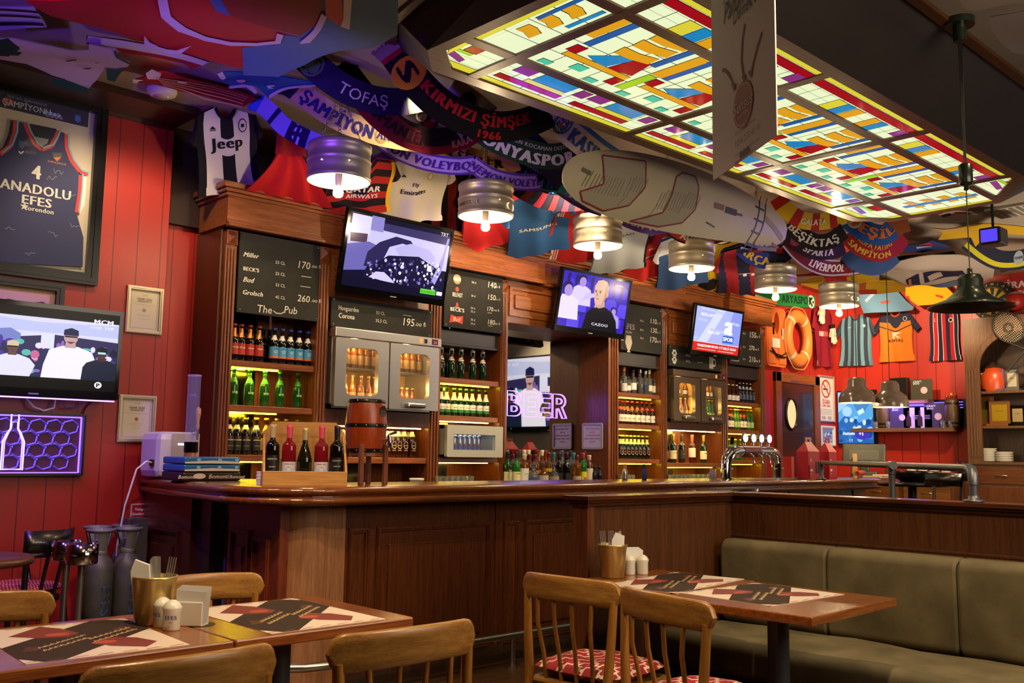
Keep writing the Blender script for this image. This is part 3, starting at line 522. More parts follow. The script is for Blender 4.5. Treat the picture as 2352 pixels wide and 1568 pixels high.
q = P_(1050, 664); b.disc(q[0], q[1], .02, REDT, f, .0006); q = P_(1050, 700); b.disc(q[0], q[1], .014, REDT, f, .0006, ry=.02); b.line([(q[0]-.03, q[1]-.02), (q[0]+.03, q[1]-.02)], .004, CHALK, f)
q = P_(1048, 733); b.poly([(q[0]-.075, q[1]-.035), (q[0], q[1]-.022), (q[0]+.07, q[1]-.035), (q[0]+.075, q[1]+.035), (q[0], q[1]+.022), (q[0]-.06, q[1]+.035)], REDT, f, .0006); b.text('Bud', q[0], q[1]-.016, .05, CHALK, f, .0012, shear=.3); b.line([P_(1120, 718), P_(1130, 719)], .003, CHALK, f); b.line([P_(1121, 748), P_(1131, 749)], .003, CHALK, f); b.build('panel', t)
t = board(7.338, 8.008, 2.35, 2.828, 'square draught menu board with a drawn beer glass, right of the mirror')
b = write(t, [('EFES', 1434, 754, 13, LIL, bb), ('PİLSEN', 1437, 764, 5, GREYT), ('50 cl', 1470, 738, 4.5, CHALK), ('50 cl', 1470, 759, 4.5, CHALK), ('70 cl', 1470, 778, 4.5, CHALK), ('110', 1492, 742, 12, CHALK, hand), ('.oo ₺', 1506, 744, 6, GREYT, hand), ('130', 1493, 763, 12, CHALK, hand), ('.oo ₺', 1507, 765, 5, GREYT, hand), ('170', 1491, 785, 13, CHALK, hand), ('.oo ₺', 1506, 786, 6, CHALK, hand)])
q = P_(1432, 782); fv = Fr((q[0], BY, q[1]), (0, 0, 1), (-1, 0, 0)); b.text('FIÇI/DRAUGHT', 0, 0, .052, CHALK, fv, .0015, 'l', bold=.03)
q = P_(1444, 786); b.poly([(q[0]-.035, q[1]+.07), (q[0]-.055, q[1]), (q[0]-.03, q[1]-.06), (q[0]-.012, q[1]-.08), (q[0]-.03, q[1]-.1), (q[0]+.03, q[1]-.1), (q[0]+.012, q[1]-.08), (q[0]+.03, q[1]-.06), (q[0]+.055, q[1]), (q[0]+.035, q[1]+.07)], GREYT, f, .0006); b.build('panel', t)
t = board(8.118, 9.088, 2.245, 2.472, 'wide low chalk menu board above the dark bottle cooler')
b = write(t, [('33 CL', 1575, 818, 5, CHALK), ('33 CL', 1575, 831, 5, CHALK)])
for v in (811, 826):
    q = P_(1549, v); [b.disc(q[0]+.028*cos(k*1.05), q[1]+.03*sin(k*1.05), .015, CHALK, f, .0006, 8) for k in range(6)]; b.rect(q[0]-.004, q[1]-.05, q[0]+.004, q[1], CHALK, f, .0007)
b.line([P_(1606, 818), P_(1617, 819)], .003, CHALK, f); b.line([P_(1602, 832), P_(1614, 833)], .003, CHALK, f)
q = P_(1634, 832); b.rect(q[0]-.04, q[1]-.07, q[0]+.035, q[1]+.07, GREYT, f, .0006); [b.disc(q[0]-.035+.022*k, q[1]+.075, .022, CHALK, f, .0008, 10) for k in range(4)]; b.disc(q[0]+.05, q[1], .03, CHALK, f, .0008, 14, .045, .7); b.build('panel', t)
t = board(9.228, 9.888, 2.35, 2.76, 'partly hidden chalk menu board nearest the door, behind the third television')
b = write(t, [('PİLSEN', 1682, 765, 7, CHALK, bb), ('150', 1720, 774, 14, CHALK, hand), ('.oo ₺', 1734, 775, 7, CHALK, hand), ('Duvel', 1680, 800, 11, REDT, bb), ('270', 1720, 803, 11, CHALK, hand), ('.oo ₺', 1733, 804, 6, CHALK, hand), ('AMSTERDAM', 1680, 828, 6, CHALK, dict(sx=.6, bold=.03)), ('210', 1720, 830, 13, CHALK, hand), ('.oo ₺', 1734, 831, 7, CHALK, hand), ('50 cl', 1706, 767, 4, CHALK), ('33 cl', 1706, 798, 4, CHALK), ('50 cl', 1706, 826, 4, CHALK)]); q = P_(1689, 815); b.poly([(q[0]-.015, q[1]-.03), (q[0]+.015, q[1]-.03), (q[0], q[1]+.04)], REDT, f, .0006); b.build('panel', t)
# ---------------------------------------------------------------- televisions
PX = {}
def E(c, e=1.0): return M(c, .2, e=e, sp=.15)
def television(label, cx, y, cz, w, h, tilt, yaw, pic, cat='television', bez=.035, bot=.05, br=.235):
    """pic(b, fr): draws on a frame with 0..1 coordinates"""
    t = thing('television', label, cat, (cx, y, cz-h/2)); n = Matrix.Rotation(yaw, 3, 'Z') @ Matrix.Rotation(tilt, 3, 'X')
    F = Fr((cx, y, cz), n @ V((1, 0, 0)), n @ V((0, 0, 1)))
    b = B(); b.box((-w/2, -h/2, -.045), (w/2, h/2, 0), GLOSSB, .01, F); b.box((-w*.32, -h*.35, -.085), (w*.32, h*.35, -.045), BLACK, .01, F); b.build('casing', t)
    b = B(); x0, y0, x1, y1 = -w/2+bez*.7, -h/2+bot, w/2-bez*.7, h/2-bez*.8
    g = lambda x, yy, nn=0: F(x0+(x1-x0)*x, y0+(y1-y0)*yy, .001+nn); pic(b, g); b.build('screen', t)
    b = B(); polyh(b, [(-w/2, -h/2), (w/2, -h/2), (w/2, h/2), (-w/2, h/2)], [(x0, y0), (x1, y0), (x1, y1), (x0, y1)], GLOSSB, F, 0, .006); b.rect(-.03, -h/2+.012, .03, -h/2+.02, M('8a8a8e', .4), F, .0065); b.build('bezel', t)
    b = B(); b.box((-.06, -.06, -br), (.06, .06, -.08), BLACK, 0, F); b.build('wall_bracket', t); return t, F
def quad(b, g, c, x0, y0, x1, y1, n, e=1.): b.add([g(x0, y0, n), g(x1, y0, n), g(x1, y1, n), g(x0, y1, n)], [(0, 1, 2, 3)], E(c, e))
def pol(b, g, c, pts, n, e=1.): b.poly([(min(max(x, 0), 1), min(max(y, 0), 1)) for x, y in pts], E(c, e), g, n)
def ell(b, g, c, x, y, rx, ry, n, e=1., k=16): pol(b, g, c, [(x+rx*cos(2*pi*i/k), y+ry*sin(2*pi*i/k)) for i in range(k)], n, e)
def pic_crowd(b, g):
    quad(b, g, '14122e', 0, 0, 1, 1, 0); quad(b, g, 'c9c6f4', 0, .42, 1, .93, .0003); pol(b, g, '3c3668', [(0, .84), (1, .80), (1, .93), (0, .93)], .0004); quad(b, g, 'dcd9ff', .02, .72, .2, .98, .0005); quad(b, g, '8f88d0', .2, .8, .32, 1, .0006); pol(b, g, '4a3050', [(.03, .6), (.18, .62), (.18, .74), (.02, .72)], .0007)
    pol(b, g, '6b66b4', [(0, .2), (.2, .25), (.3, .6), (.2, .64), (0, .56)], .0008); pol(b, g, '2c2656', [(.2, .5), (.3, .66), (.45, .78), (.6, .76), (.64, .68), (.52, .7), (.4, .62), (.36, .45), (.3, .3), (.18, .3)], .001); pol(b, g, 'b9b4ee', [(.45, .62), (.6, .72), (.8, .68), (.86, .6), (.9, .3), (.7, .4), (.52, .5)], .0011)
    pol(b, g, '19163a', [(.18, .22), (.4, .5), (.7, .56), (.92, .42), (1, .3), (1, .05), (.2, .08)], .0012); pol(b, g, '9f9ae8', [(.86, .25), (.94, .62), (.97, .9), (.99, .9), (.95, .4), (.9, .2)], .0013)
    rnd = random.Random(3)
    for k in range(150): x = rnd.uniform(.22, .96); y = rnd.uniform(.1, .3+.22*sin((x-.1)*2.4)); ell(b, g, rnd.choice(['f0eeff', '5a54a8', '2a2660', 'cfcaf8', '8a7ac0', '3a2a50']), x, y, rnd.uniform(.006, .016), rnd.uniform(.012, .03), .0015+.00001*k, 1, 6)
    pol(b, g, 'cfc9ff', [(.24, .16), (.3, .25), (.38, .26), (.46, .18), (.5, .12)], .0032); pol(b, g, '15122c', [(0, 0), (1, 0), (1, .1), (0, .16)], .0034); quad(b, g, '5fd23a', .76, .05, .92, .12, .0036); quad(b, g, 'e8e8f8', .93, .055, .99, .11, .0036)
    b.text('TRT', .93, .92, .045, E('e8e8f8'), lambda x, y, n=0: g(x, (y-.92)*1.7+.92, n), .0038); b.text('SPOR MERKEZİ', .84, .068, .022, E('145a10', .6), lambda x, y, n=0: g(x, (y-.068)*1.7+.068, n), .0038)
    quad(b, g, 'ffe9d8', .8, .38, .84, .46, .0037, 3.)
def pic_ref(b, g):
    quad(b, g, '3420b8', 0, 0, 1, 1, 0)
    for k in range(9): x = .08+.115*k; pol(b, g, '1c1270', [(x, .7), (x+.015, .7), (x+.03, .97), (x, .98), (x-.02, .9)], .0003); pol(b, g, '4a34d8', [(x+.02, .66), (x+.09, .66), (x+.085, .86), (x+.04, .9)], .0002)
    def seat(x, y, w=.17): pol(b, g, '5a46e6', [(x-w/2, y-.2), (x+w/2, y-.2), (x+w/2, y), (x+w*.35, y+.06), (x-w*.35, y+.06), (x-w/2, y)], .0005); quad(b, g, '2c1c98', x-w/2, y-.24, x+w/2, y-.2, .0006)
    for x, y in ((.3, .5), (.22, .2), (.75, .55), (.85, .3), (.95, .5)): seat(x, y)
    def fan(x, y, s, c, n, hc='a890e0'): pol(b, g, c, [(x-.14*s, y-.3*s), (x+.16*s, y-.3*s), (x+.14*s, y), (x+.06*s, y+.06*s), (x-.06*s, y+.06*s), (x-.14*s, y-.02*s)], n); ell(b, g, '20145c', x, y+.17*s, .065*s, .1*s, n+.0001); ell(b, g, hc, x+.01*s, y+.13*s, .05*s, .09*s, n+.0002)
    fan(.28, .72, 1., 'd8ccff', .0008); fan(.09, .5, 1.2, 'e4dcff', .001); pol(b, g, 'cdbcff', [(.3, .5), (.5, .62), (.5, .68), (.36, .66)], .0012); fan(.8, .3, .7, 'a898f0', .001)
    pol(b, g, '0c0a14', [(.36, 0), (.4, .3), (.46, .4), (.54, .44), (.66, .46), (.78, .38), (.86, .22), (.9, 0)], .0016); pol(b, g, '1a1626', [(.5, .4), (.6, .36), (.66, .46), (.58, .5)], .0017); pol(b, g, 'c9a08e', [(.5, .42), (.52, .6), (.64, .6), (.66, .46), (.58, .42)], .0018)
    pol(b, g, 'dcb4a0', [(.47, .82), (.47, .68), (.485, .58), (.5, .5), (.54, .47), (.6, .5), (.65, .6), (.685, .72), (.685, .84), (.65, .93), (.58, .96), (.51, .93)], .002); pol(b, g, 'b98c7e', [(.6, .5), (.65, .6), (.685, .72), (.685, .84), (.65, .93), (.63, .8), (.63, .62)], .0021); ell(b, g, 'c89a88', .672, .69, .018, .05, .0022)
    for x in (.495, .56): quad(b, g, '7a544a', x-.018, .735, x+.02, .75, .0023); ell(b, g, '30242a', x, .715, .012, .012, .0023)
    pol(b, g, 'b08272', [(.515, .72), (.505, .65), (.535, .645)], .0023); quad(b, g, '8a4f4a', .505, .585, .55, .597, .0023)
    pol(b, g, '05050a', [(.53, .44), (.58, .4), (.62, .44), (.62, .38), (.58, .4), (.53, .38)], .0024); b.text('CAZOO', .62, .09, .07, E('e8ecff', 1.2), g, .003, shear=0); b.text('eurosport', .83, .9, .03, E('e8ecff'), g, .003); quad(b, g, 'd83050', .77, .9, .8, .925, .003)
def pic_spor(b, g):
    quad(b, g, 'aebaf6', 0, 0, 1, 1, 0); pol(b, g, 'd4dcff', [(.3, .22), (.62, 1), (.45, 1), (.1, .22)], .0002); pol(b, g, '8d9cf0', [(.62, .22), (.8, 1), (1, 1), (1, .22)], .0002)
    for k in range(16): x = (k*.37) % 1; y = .25+(k*.23) % .7; quad(b, g, 'c2cbfb', x*.9, y, x*.9+.09, y+.06, .0003)
    quad(b, g, '2f62c8', .62, .26, .86, .42, .0006); b.text('a', .74, .46, .62, E('ffffff', 1.3), lambda x, y, n=0: g(.74+(x-.74)*.62, y, n), .0008, bold=.06); b.text('SPOR', .74, .3, .13, E('ffffff', 1.3), lambda x, y, n=0: g(.74+(x-.74)*.66, y, n), .0009, bold=.04)
    b.text('REKLAM', .24, .8, .1, E('f4f4ff', 1.1), lambda x, y, n=0: g(.24+(x-.24)*.7, y, n), .0009, bold=.02); b.text('REKLAM', .42, .42, .09, E('f4f4ff', 1.1), lambda x, y, n=0: g(.42+(x-.42)*.7, y, n), .0009, bold=.02)
    quad(b, g, 'd82c22', 0, 0, 1, .2, .0006); quad(b, g, 'e8e0f0', 0, .2, 1, .215, .0007); b.text("TRABZONSPOR'UN 11'İ BELLİ OLDU", .52, .1, .078, E('ffffff', 1.2), lambda x, y, n=0: g(.52+(x-.52)*.62, y, n), .0009, bold=.03); quad(b, g, 'f0c8c0', .1, .04, .5, .055, .0008); quad(b, g, 'f0c8c0', .55, .04, .9, .055, .0008)
television('television above the steel cooler, showing a crowd scene', 4.43, 5.98, 2.80, 1.02, .63, radians(11), 0, pic_crowd)
television('television above the mirror bay, showing a bald man in black', 6.72, 5.98, 2.71, .98, .58, radians(11), 0, pic_ref)
television('television nearest the door, showing a red sports news banner', 8.72, 5.98, 2.64, .90, .545, radians(9), 0, pic_spor)
b = B(); b.tube([at(1898-880, 570, y=6.1), at(1035, 600, y=6.12), at(1032, 640, y=6.12), at(1014, 670, y=6.1)], .004, BLACK, 6); solo(b, 'cable', 'thin black cable hanging beside the first back bar television', 'cable')
# ---------------------------------------------------------------- bottle coolers
COOL = M('ffb648', .5, e=.9)
def cooler(label, x0, x1, z0, z1, metal, lim, inside_glow):
    t = thing('bottle_cooler', label, 'fridge', ((x0+x1)/2, 6.2, z0), 0, 'bottle coolers in the back bar'); y0 = 6.12; w = x1-x0
    b = B(); xl, xr = max(x0, lim[0]+.004), min(x1, lim[1]-.004); b.box((xl, y0+.05, z0), (xl+.015, 6.53, z1), metal); b.box((xr-.015, y0+.05, z0), (xr, 6.53, z1), metal); b.box((xl, y0+.05, z0), (xr, 6.53, z0+.03), metal); b.box((xl, y0+.05, z1-.02), (xr, 6.53, z1), metal); b.box((xl+.015, 6.505, z0+.03), (xr-.015, 6.53, z1-.02), M('e8b458', .5)); b.box((x0+w/2-.015, y0+.05, z0), (x0+w/2+.015, 6.5, z1-.02), M('d8a448', .5)); b.build('body', t)
    b = B(); b.box((x0-.005, y0-.005, z1-.06), (x1+.01, y0+.08, z1+.012), metal, .006); pn = b.build('control_panel', t)
    b = B(); b.rect(x1-.22, z1-.04, x1-.19, z1-.005, M('ff7a30', .4, e=2.), fy(0, y0-.006, 0), .001); b.rect(x1-.17, z1-.04, x1-.14, z1-.005, BLACK, fy(0, y0-.006, 0), .001); b.rect(x1-.09, z1-.045, x1-.03, z1, BLACK, fy(0, y0-.006, 0), .001); b.text('24', x1-.06, z1-.037, .035, M('ff2a50', .4, e=3.), fy(0, y0-.006, 0), .002); b.build('switches', pn)
    f = fy(0, y0+.045, 0)
    for k in (0, 1):
        a, c = x0+.005+k*w/2, x0+w/2-.008+k*w/2; dw = c-a; zb, zt = z0+.01, z1-.065; h = (a+dw*.2, zb+(zt-zb)*.17, c-dw*.2, zt-(zt-zb)*.13)
        b = B(); polyh(b, rrect(a, zb, c, zt, .012), rrect(*h, .045)[::-1], metal, f, 0, .045); d = b.build('door', t)
        b = B(); b.rect(h[0]-.005, h[1]-.005, h[2]+.005, h[3]+.005, M('fff4e0', .03, alpha=.04), f, .02); b.build('door_glass', d)
        b = B(); b.box(((a+c)/2-.09, y0-.045, zb+.015), ((a+c)/2+.09, y0, zb+.055), STEEL, .012); b.build('handle', d)
    b = B()
    for zz in ((z0+z1)/2+.02,): b.box((xl+.015, y0+.09, zz-.008), (xr-.015, 6.5, zz), STEEL)
    b.build('rack', t)
    b = B(); b.box((x0+.05, 6.25, z1-.032), (x0+w/2-.05, 6.27, z1-.022), M('ffd890', .4, e=inside_glow)); b.box((x0+w/2+.05, 6.25, z1-.032), (x1-.08, 6.27, z1-.022), M('ffd890', .4, e=inside_glow)); [b.box((x0+w/2+s*.022-.004, 6.2, z0+.08), (x0+w/2+s*.022+.004, 6.22, z0+.26), M('ffd890', .4, e=inside_glow)) for s in (-1, 1)]; b.build('inner_lamp', t)
    for k in (.25, .75):
        for zz in (z1-.1, z0+.2): lamp('cooler_light', 'POINT', (x0+w*k, 6.24, zz), 1.6, (1, .62, .2), .03)
    return t
BRSTEEL = M('c6c6c8', .33, .9); DKSTEEL = M('6a5e50', .4, .75)
cooler('large brushed steel bottle cooler with two amber lit windows', 3.975, 4.985, 1.63, 2.222, BRSTEEL, (3.957, 4.945), 34.); cooler('dark steel bottle cooler with two amber lit windows, under the third television', 8.12, 9.085, 1.665, 2.20, DKSTEEL, (8.115, 9.09), 34.)
# small white fridge with cans
x0, x1, z0, z1, yf = 5.075, 5.70, 1.272, 1.535, 6.13
t = thing('drinks_fridge', 'small pale grey counter fridge full of blue and silver cans', 'fridge', ((x0+x1)/2, 6.25, z0)); FR_ = M('b4b4ac', .4)
b = B(); f = fy(0, yf+.02, 0); b.box((x0+.01, yf+.04, z0), (x0+.04, 6.5, z1), FR_); b.box((x1-.04, yf+.04, z0), (x1-.01, 6.5, z1), FR_); b.box((x0+.01, yf+.04, z0), (x1-.01, 6.5, z0+.02), FR_); b.box((x0+.01, yf+.04, z1-.03), (x1-.01, 6.5, z1), FR_); b.box((x0+.02, 6.47, z0), (x1-.02, 6.5, z1), M('30343c', .6)); b.build('body', t)
b = B(); polyh(b, rrect(x0, z0, x1, z1, .012), [(x0+.07, z0+.06), (x1-.09, z0+.06), (x1-.09, z1-.075), (x0+.07, z1-.075)][::-1], FR_, f, 0, .035); d = b.build('door', t); b = B(); b.rect(x0+.06, z0+.05, x1-.08, z1-.065, M('d8e4ff', .03, alpha=.1), f, .01); b.build('door_glass', d)
b = B(); b.box((x0+.08, 6.2, z1-.045), (x1-.1, 6.22, z1-.035), M('e8f0ff', .4, e=5.)); b.build('inner_lamp', t)
# ---------------------------------------------------------------- bottles
def prof(r, h, hs, hn, rn): return [(0, .002), (r*.86, 0), (r, .008), (r, h*hs), (r*.93, h*(hs+.05)), (rn*1.35, h*(hn-.04)), (rn, h*hn), (rn*.92, h*.93), (rn*1.12, h*.935), (rn*1.12, h)]
def bottle(name, label, spec, loc=(0, 0, 0)):
    """spec: r h hs hn rn, glass, bands (z0 z1 mat on the body), texts (string z size mat), cap mat, neck band"""
    r, h, hs, hn, rn = spec['p']; t = thing(name, label, 'bottle', loc); c = V(loc); b = B(); P0 = prof(r, h, hs, hn, rn); b.lathe(P0+[(0, h)], c, spec['g'], 14); b.build('glass', t)
    def rad(z):
        for (ra, za), (rb, zb) in zip(P0[1:], P0[2:]):
            if za <= z <= zb and zb > za: return ra+(rb-ra)*(z-za)/(zb-za)
        return r
    b = B()
    for z0, z1, m in spec.get('b', []):
        zz = [z0+(z1-z0)*k/6 for k in range(7)]; b.lathe([(rad(z)+.0007, z) for z in zz], c, m, 14)
    for s, z, sz, m in spec.get('t', []): q = rad(z)+.0013; b.text(s, 0, 0, sz, m, lambda x, y, n=0: c+V((q*sin(x/q), -q*cos(x/q), z+y)), 0, bold=.03)
    for z, rr, m in spec.get('o', []): q = rad(z)+.0011; b.poly([(rr*cos(k*pi/7), rr*1.3*sin(k*pi/7)) for k in range(14)], m, lambda x, y, n=0: c+V((q*sin(x/q), -q*cos(x/q), z+y)))
    if b.f: b.build('label', t)
    if spec.get('c'): b = B(); cz = spec.get('cz', .93); b.lathe([(rad(h*cz)+.001, h*cz)] + [(rn*1.22, h*.96), (rn*1.22, h+.002), (0, h+.003)], c, spec['c'], 10); b.build('cap', t)
    if spec.get('x'): b = B(); spec['x'](b, c, h); b.build('wire_stopper', t)
    return t
AMB = M('3a1606', .06, t=.25, coat=.3); DRK = M('0e0806', .06, coat=.3); GRN = M('1f6a1c', .05, t=.55, coat=.3); DGRN = M('0c2c14', .05, t=.2, coat=.3); CLR = M('dfe8e4', .03, t=.92); AMBC = M('c4741e', .04, t=.8); AMBD = M('8a3c10', .05, t=.6); PINK = M('e0603a', .04, t=.75); ROSE = M('b02030', .04, t=.65); BRN = M('5a2410', .05, t=.45); GLOWB = M('a85a14', .06, t=.5, coat=.2)
CRM = M('e8dcb4', .6); LRED = M('a82a20', .5); ORFOIL = M('c87a3a', .3, .6); LBLU = M('4a9ac8', .5); LWH = M('e6e4dc', .6); NAVY = M('1c2c64', .6); GOLD = M('c8a04a', .3, .8); GREENL = M('2a7a3a', .5); BLK = M('14120f', .5); PINKF = M('d84a68', .4); MAR = M('6a1420', .4); TEAL = M('2a7a8a', .4); BLUCAP = M('2a4ab8', .4)
B33 = (.030, .235, .52, .74, .0135); B50 = (.034, .262, .55, .76, .0145); WIN = (.037, .30, .60, .74, .0145)
def swing(b, c, h): b.tube([c+V((-.02, 0, h-.045)), c+V((-.022, 0, h-.01)), c+V((-.012, 0, h+.012)), c+V((.012, 0, h+.012)), c+V((.022, 0, h-.01)), c+V((.02, 0, h-.045))], .0022, STEEL, 6)
SPEC = {
 'red': dict(p=B50, g=DRK, b=[(.045, .125, LRED), (.17, .235, ORFOIL)], t=[('PİLSEN', .09, .014, CRM)], c=LRED), 'plain': dict(p=B50, g=DRK, b=[(.05, .11, M('3a1a12', .5))], c=BLK),
 'blue': dict(p=B50, g=DRK, b=[(.04, .055, M('d86a30', .5)), (.055, .125, LBLU), (.175, .21, LWH)], t=[('EFES', .105, .014, NAVY), ('SUMMER', .09, .009, LWH), ('BREW', .078, .009, LWH)], c=BLUCAP), 'green': dict(p=B50, g=GRN, t=[('EFES', .085, .022, M('c8e8a0', .5))], b=[(.165, .2, M('2f8a24', .4))], c=M('3a9a2a', .4)),
 'black': dict(p=B50, g=DRK, b=[(.03, .13, M('1a1712', .45)), (.18, .21, CRM)], t=[('AMSTERDAM', .10, .011, CRM), ('NAVIGATOR', .06, .008, M('b8a888', .5))], o=[(.12, .006, LRED)], c=GOLD), 'efes': dict(p=B50, g=AMB, b=[(.035, .12, M('b89a58', .5)), (.175, .215, GOLD)], t=[('EFES', .075, .02, NAVY)], c=GOLD),
 'bomonti': dict(p=B50, g=AMB, b=[(.17, .21, CRM)], o=[(.1, .024, M('c8c0b0', .5)), (.1, .019, M('2a1a12', .5))], t=[('FİLTRESİZ', .055, .008, CRM), ('Bomonti', .095, .009, CRM)], c=GOLD), 'swing': dict(p=(.034, .255, .5, .72, .016), g=DGRN, b=[(.155, .185, M('d8c8b8', .5))], o=[(.165, .012, LRED)], c=LWH, x=swing),
 'belfast': dict(p=B33, g=DGRN, b=[(.03, .055, GREENL), (.055, .1, LWH), (.135, .2, M('d8dcb8', .5))], t=[('BELFAST', .068, .011, BLK)], c=M('3a9a3a', .4)), 'bud': dict(p=B33, g=AMB, b=[(.03, .1, LWH), (.15, .175, LRED)], t=[('Bud', .055, .02, LRED)], c=LRED), 'becks': dict(p=B33, g=M('0c1810', .05, coat=.3), o=[(.075, .026, LWH), (.075, .021, LRED)], b=[(.15, .2, M('c8d08a', .5))], t=[('BECKS', .071, .008, LWH)], c=M('b8c23a', .4)),
 'duvel': dict(p=(.033, .2, .42, .7, .0135), g=AMB, b=[(.02, .075, LWH)], t=[('Duvel', .04, .015, LRED)], c=LWH), 'dark': dict(p=B33, g=M('16181e', .05, coat=.3), b=[(.04, .1, M('2a3a5a', .4)), (.16, .19, M('a8b0c0', .4))], c=STEEL), 'wineg': dict(p=WIN, g=DGRN, b=[(.04, .13, CRM)], t=[('BODRUM', .1, .012, BLK)], c=GOLD, cz=.78), 'winer': dict(p=WIN, g=BRN, b=[(.06, .16, M('e8d8d0', .5))], c=M('c85a3a', .4), cz=.76), 'wined': dict(p=WIN, g=DRK, b=[(.04, .14, M('1a2420', .5))], t=[('KAV', .09, .014, GOLD)], c=BLK, cz=.76),
 'coola': dict(p=B33, g=GLOWB, b=[(.03, .1, M('b89058', .5))], c=GOLD), 'coolg': dict(p=B33, g=M('3a7a20', .05, t=.5), b=[(.03, .09, M('a8c070', .5))], c=GOLD), 'small': dict(p=(.028, .16, .5, .74, .013), g=GLOWB, b=[(.02, .06, LWH)], c=GOLD)}
PROTO = {}
def bot(key, name, label, pos, group=None):
    if key not in PROTO: PROTO[key] = bottle(name, label, SPEC[key], pos); o = PROTO[key]; o['group'] = group or 'bottles'; return o
    o = dup(PROTO[key], pos, None, label, group); o.name = name; return o
def row(key, us, v, y, z, what, where, group, name='beer_bottle'):
    for k, u in enumerate(us): bot(key, name, '%s, %s from left, %s' % (what, ORD[k], where), (at(u, v, y=y).x, y, z), group)
b0 = 'of leftmost bay'
row('red', [536, 552, 572, 593], 815, 6.29, 1.931, 'dark beer bottle with red label', 'top shelf '+b0, 'red label beers'); row('plain', [545, 562, 585, 603, 617], 815, 6.42, 1.931, 'plain dark beer bottle', 'back row, top shelf '+b0, 'plain dark beers')
row('blue', [628, 646, 665, 685, 705], 825, 6.29, 1.931, 'dark beer bottle with blue label', 'top shelf '+b0, 'blue label beers'); row('green', [534, 571, 606, 641, 682], 930, 6.31, 1.616, 'bright green beer bottle', 'middle shelf '+b0, 'green beers')
row('black', [524, 542, 562, 586], 1040, 6.29, 1.271, 'black label beer bottle', 'low shelf '+b0, 'black label beers'); row('efes', [609, 633, 655, 680], 1040, 6.3, 1.271, 'brown beer bottle with gold label', 'low shelf '+b0, 'gold label beers')
row('bomonti', [756, 767, 784, 798, 887, 900, 913, 927, 945], 1045, 6.29, 1.261, 'brown beer bottle with round emblem', 'front row under steel cooler', 'round emblem beers'); row('bomonti', [761, 776, 792, 893, 907, 920, 936], 1045, 6.39, 1.261, 'brown beer bottle with round emblem', 'back row under steel cooler', 'round emblem beers')
b2 = 'above small white fridge'
row('swing', [1012, 1036, 1058, 1085, 1108], 872, 6.29, 1.931, 'dark swing top beer bottle', 'top shelf '+b2, 'swing top beers'); row('belfast', [1012, 1025, 1042, 1056, 1070, 1084, 1100, 1115], 958, 6.29, 1.616, 'dark beer bottle with green-white label', 'middle shelf '+b2, 'white and green label beers')
b4 = 'right of mirror'
row('bud', [1424, 1432, 1441, 1452, 1464, 1475, 1486, 1498], 983, 6.29, 1.616, 'beer bottle with white label', 'middle shelf '+b4, 'white label beers'); row('becks', [1424, 1431, 1440, 1449, 1458, 1467, 1476, 1486], 1060, 6.29, 1.271, 'dark bottle with round red label', 'low shelf '+b4, 'round red label beers')
row('wineg', [1546, 1616], 1062, 6.3, 1.236, 'green wine bottle with cream label', 'under the dark cooler', 'wines under the dark cooler', 'wine_bottle'); row('wined', [1566], 1062, 6.32, 1.236, 'dark wine bottle with dark label', 'under the dark cooler', 'wines under the dark cooler', 'wine_bottle'); row('winer', [1590], 1062, 6.3, 1.236, 'red-brown wine bottle with pale label', 'under the dark cooler', 'wines under the dark cooler', 'wine_bottle')
b6 = 'of bay by the door'
row('duvel', [1673, 1683, 1692], 920, 6.29, 1.931, 'squat brown bottle with white label', 'top shelf '+b6, 'squat beers'); row('dark', [1699, 1707, 1715, 1723, 1731], 920, 6.3, 1.931, 'slim dark bottle with silver cap', 'top shelf '+b6, 'slim dark bottles')
row('bud', [1673, 1680, 1702, 1710], 990, 6.29, 1.616, 'beer bottle with white label', 'middle shelf '+b6, 'mixed beers by the door'); row('coolg', [1689, 1695, 1718, 1726], 990, 6.29, 1.616, 'small green beer bottle', 'middle shelf '+b6, 'mixed beers by the door'); row('coolg', [1674, 1682, 1690, 1702], 1062, 6.29, 1.271, 'small green beer bottle', 'low shelf '+b6, 'mixed beers by the door')
row('coola', [794, 811, 826, 840, 857], 850, 6.3, 1.949, 'amber lit bottle', 'upper rack behind left window of steel cooler', 'bottles in the steel cooler'); row('coola', [790, 808, 828, 845, 858], 915, 6.3, 1.662, 'amber lit bottle', 'floor behind left window of steel cooler', 'bottles in the steel cooler'); row('coola', [915, 932, 946, 962], 855, 6.3, 1.949, 'amber lit bottle', 'upper rack behind right window of steel cooler', 'bottles in the steel cooler'); row('small', [908, 921, 934, 947], 915, 6.28, 1.662, 'small amber lit bottle', 'floor behind right window of steel cooler', 'bottles in the steel cooler')
row('coola', [1555, 1563, 1573, 1583], 958, 6.28, 1.697, 'amber lit bottle', 'behind the left window of the dark cooler', 'bottles in the dark cooler'); row('coolg', [1616, 1622, 1629, 1636], 958, 6.28, 1.697, 'green lit bottle', 'behind the right window of the dark cooler', 'bottles in the dark cooler'); row('small', [1557, 1574], 905, 6.3, 1.955, 'small amber lit bottle', 'upper rack, left window of dark cooler', 'bottles in the dark cooler'); row('small', [1616, 1624, 1632, 1640], 905, 6.3, 1.955, 'small amber lit bottle', 'upper rack, right window of dark cooler', 'bottles in the dark cooler')
CANB = M('2440a8', .25, .6); CANS = M('b8bcc8', .25, .9); cp = None
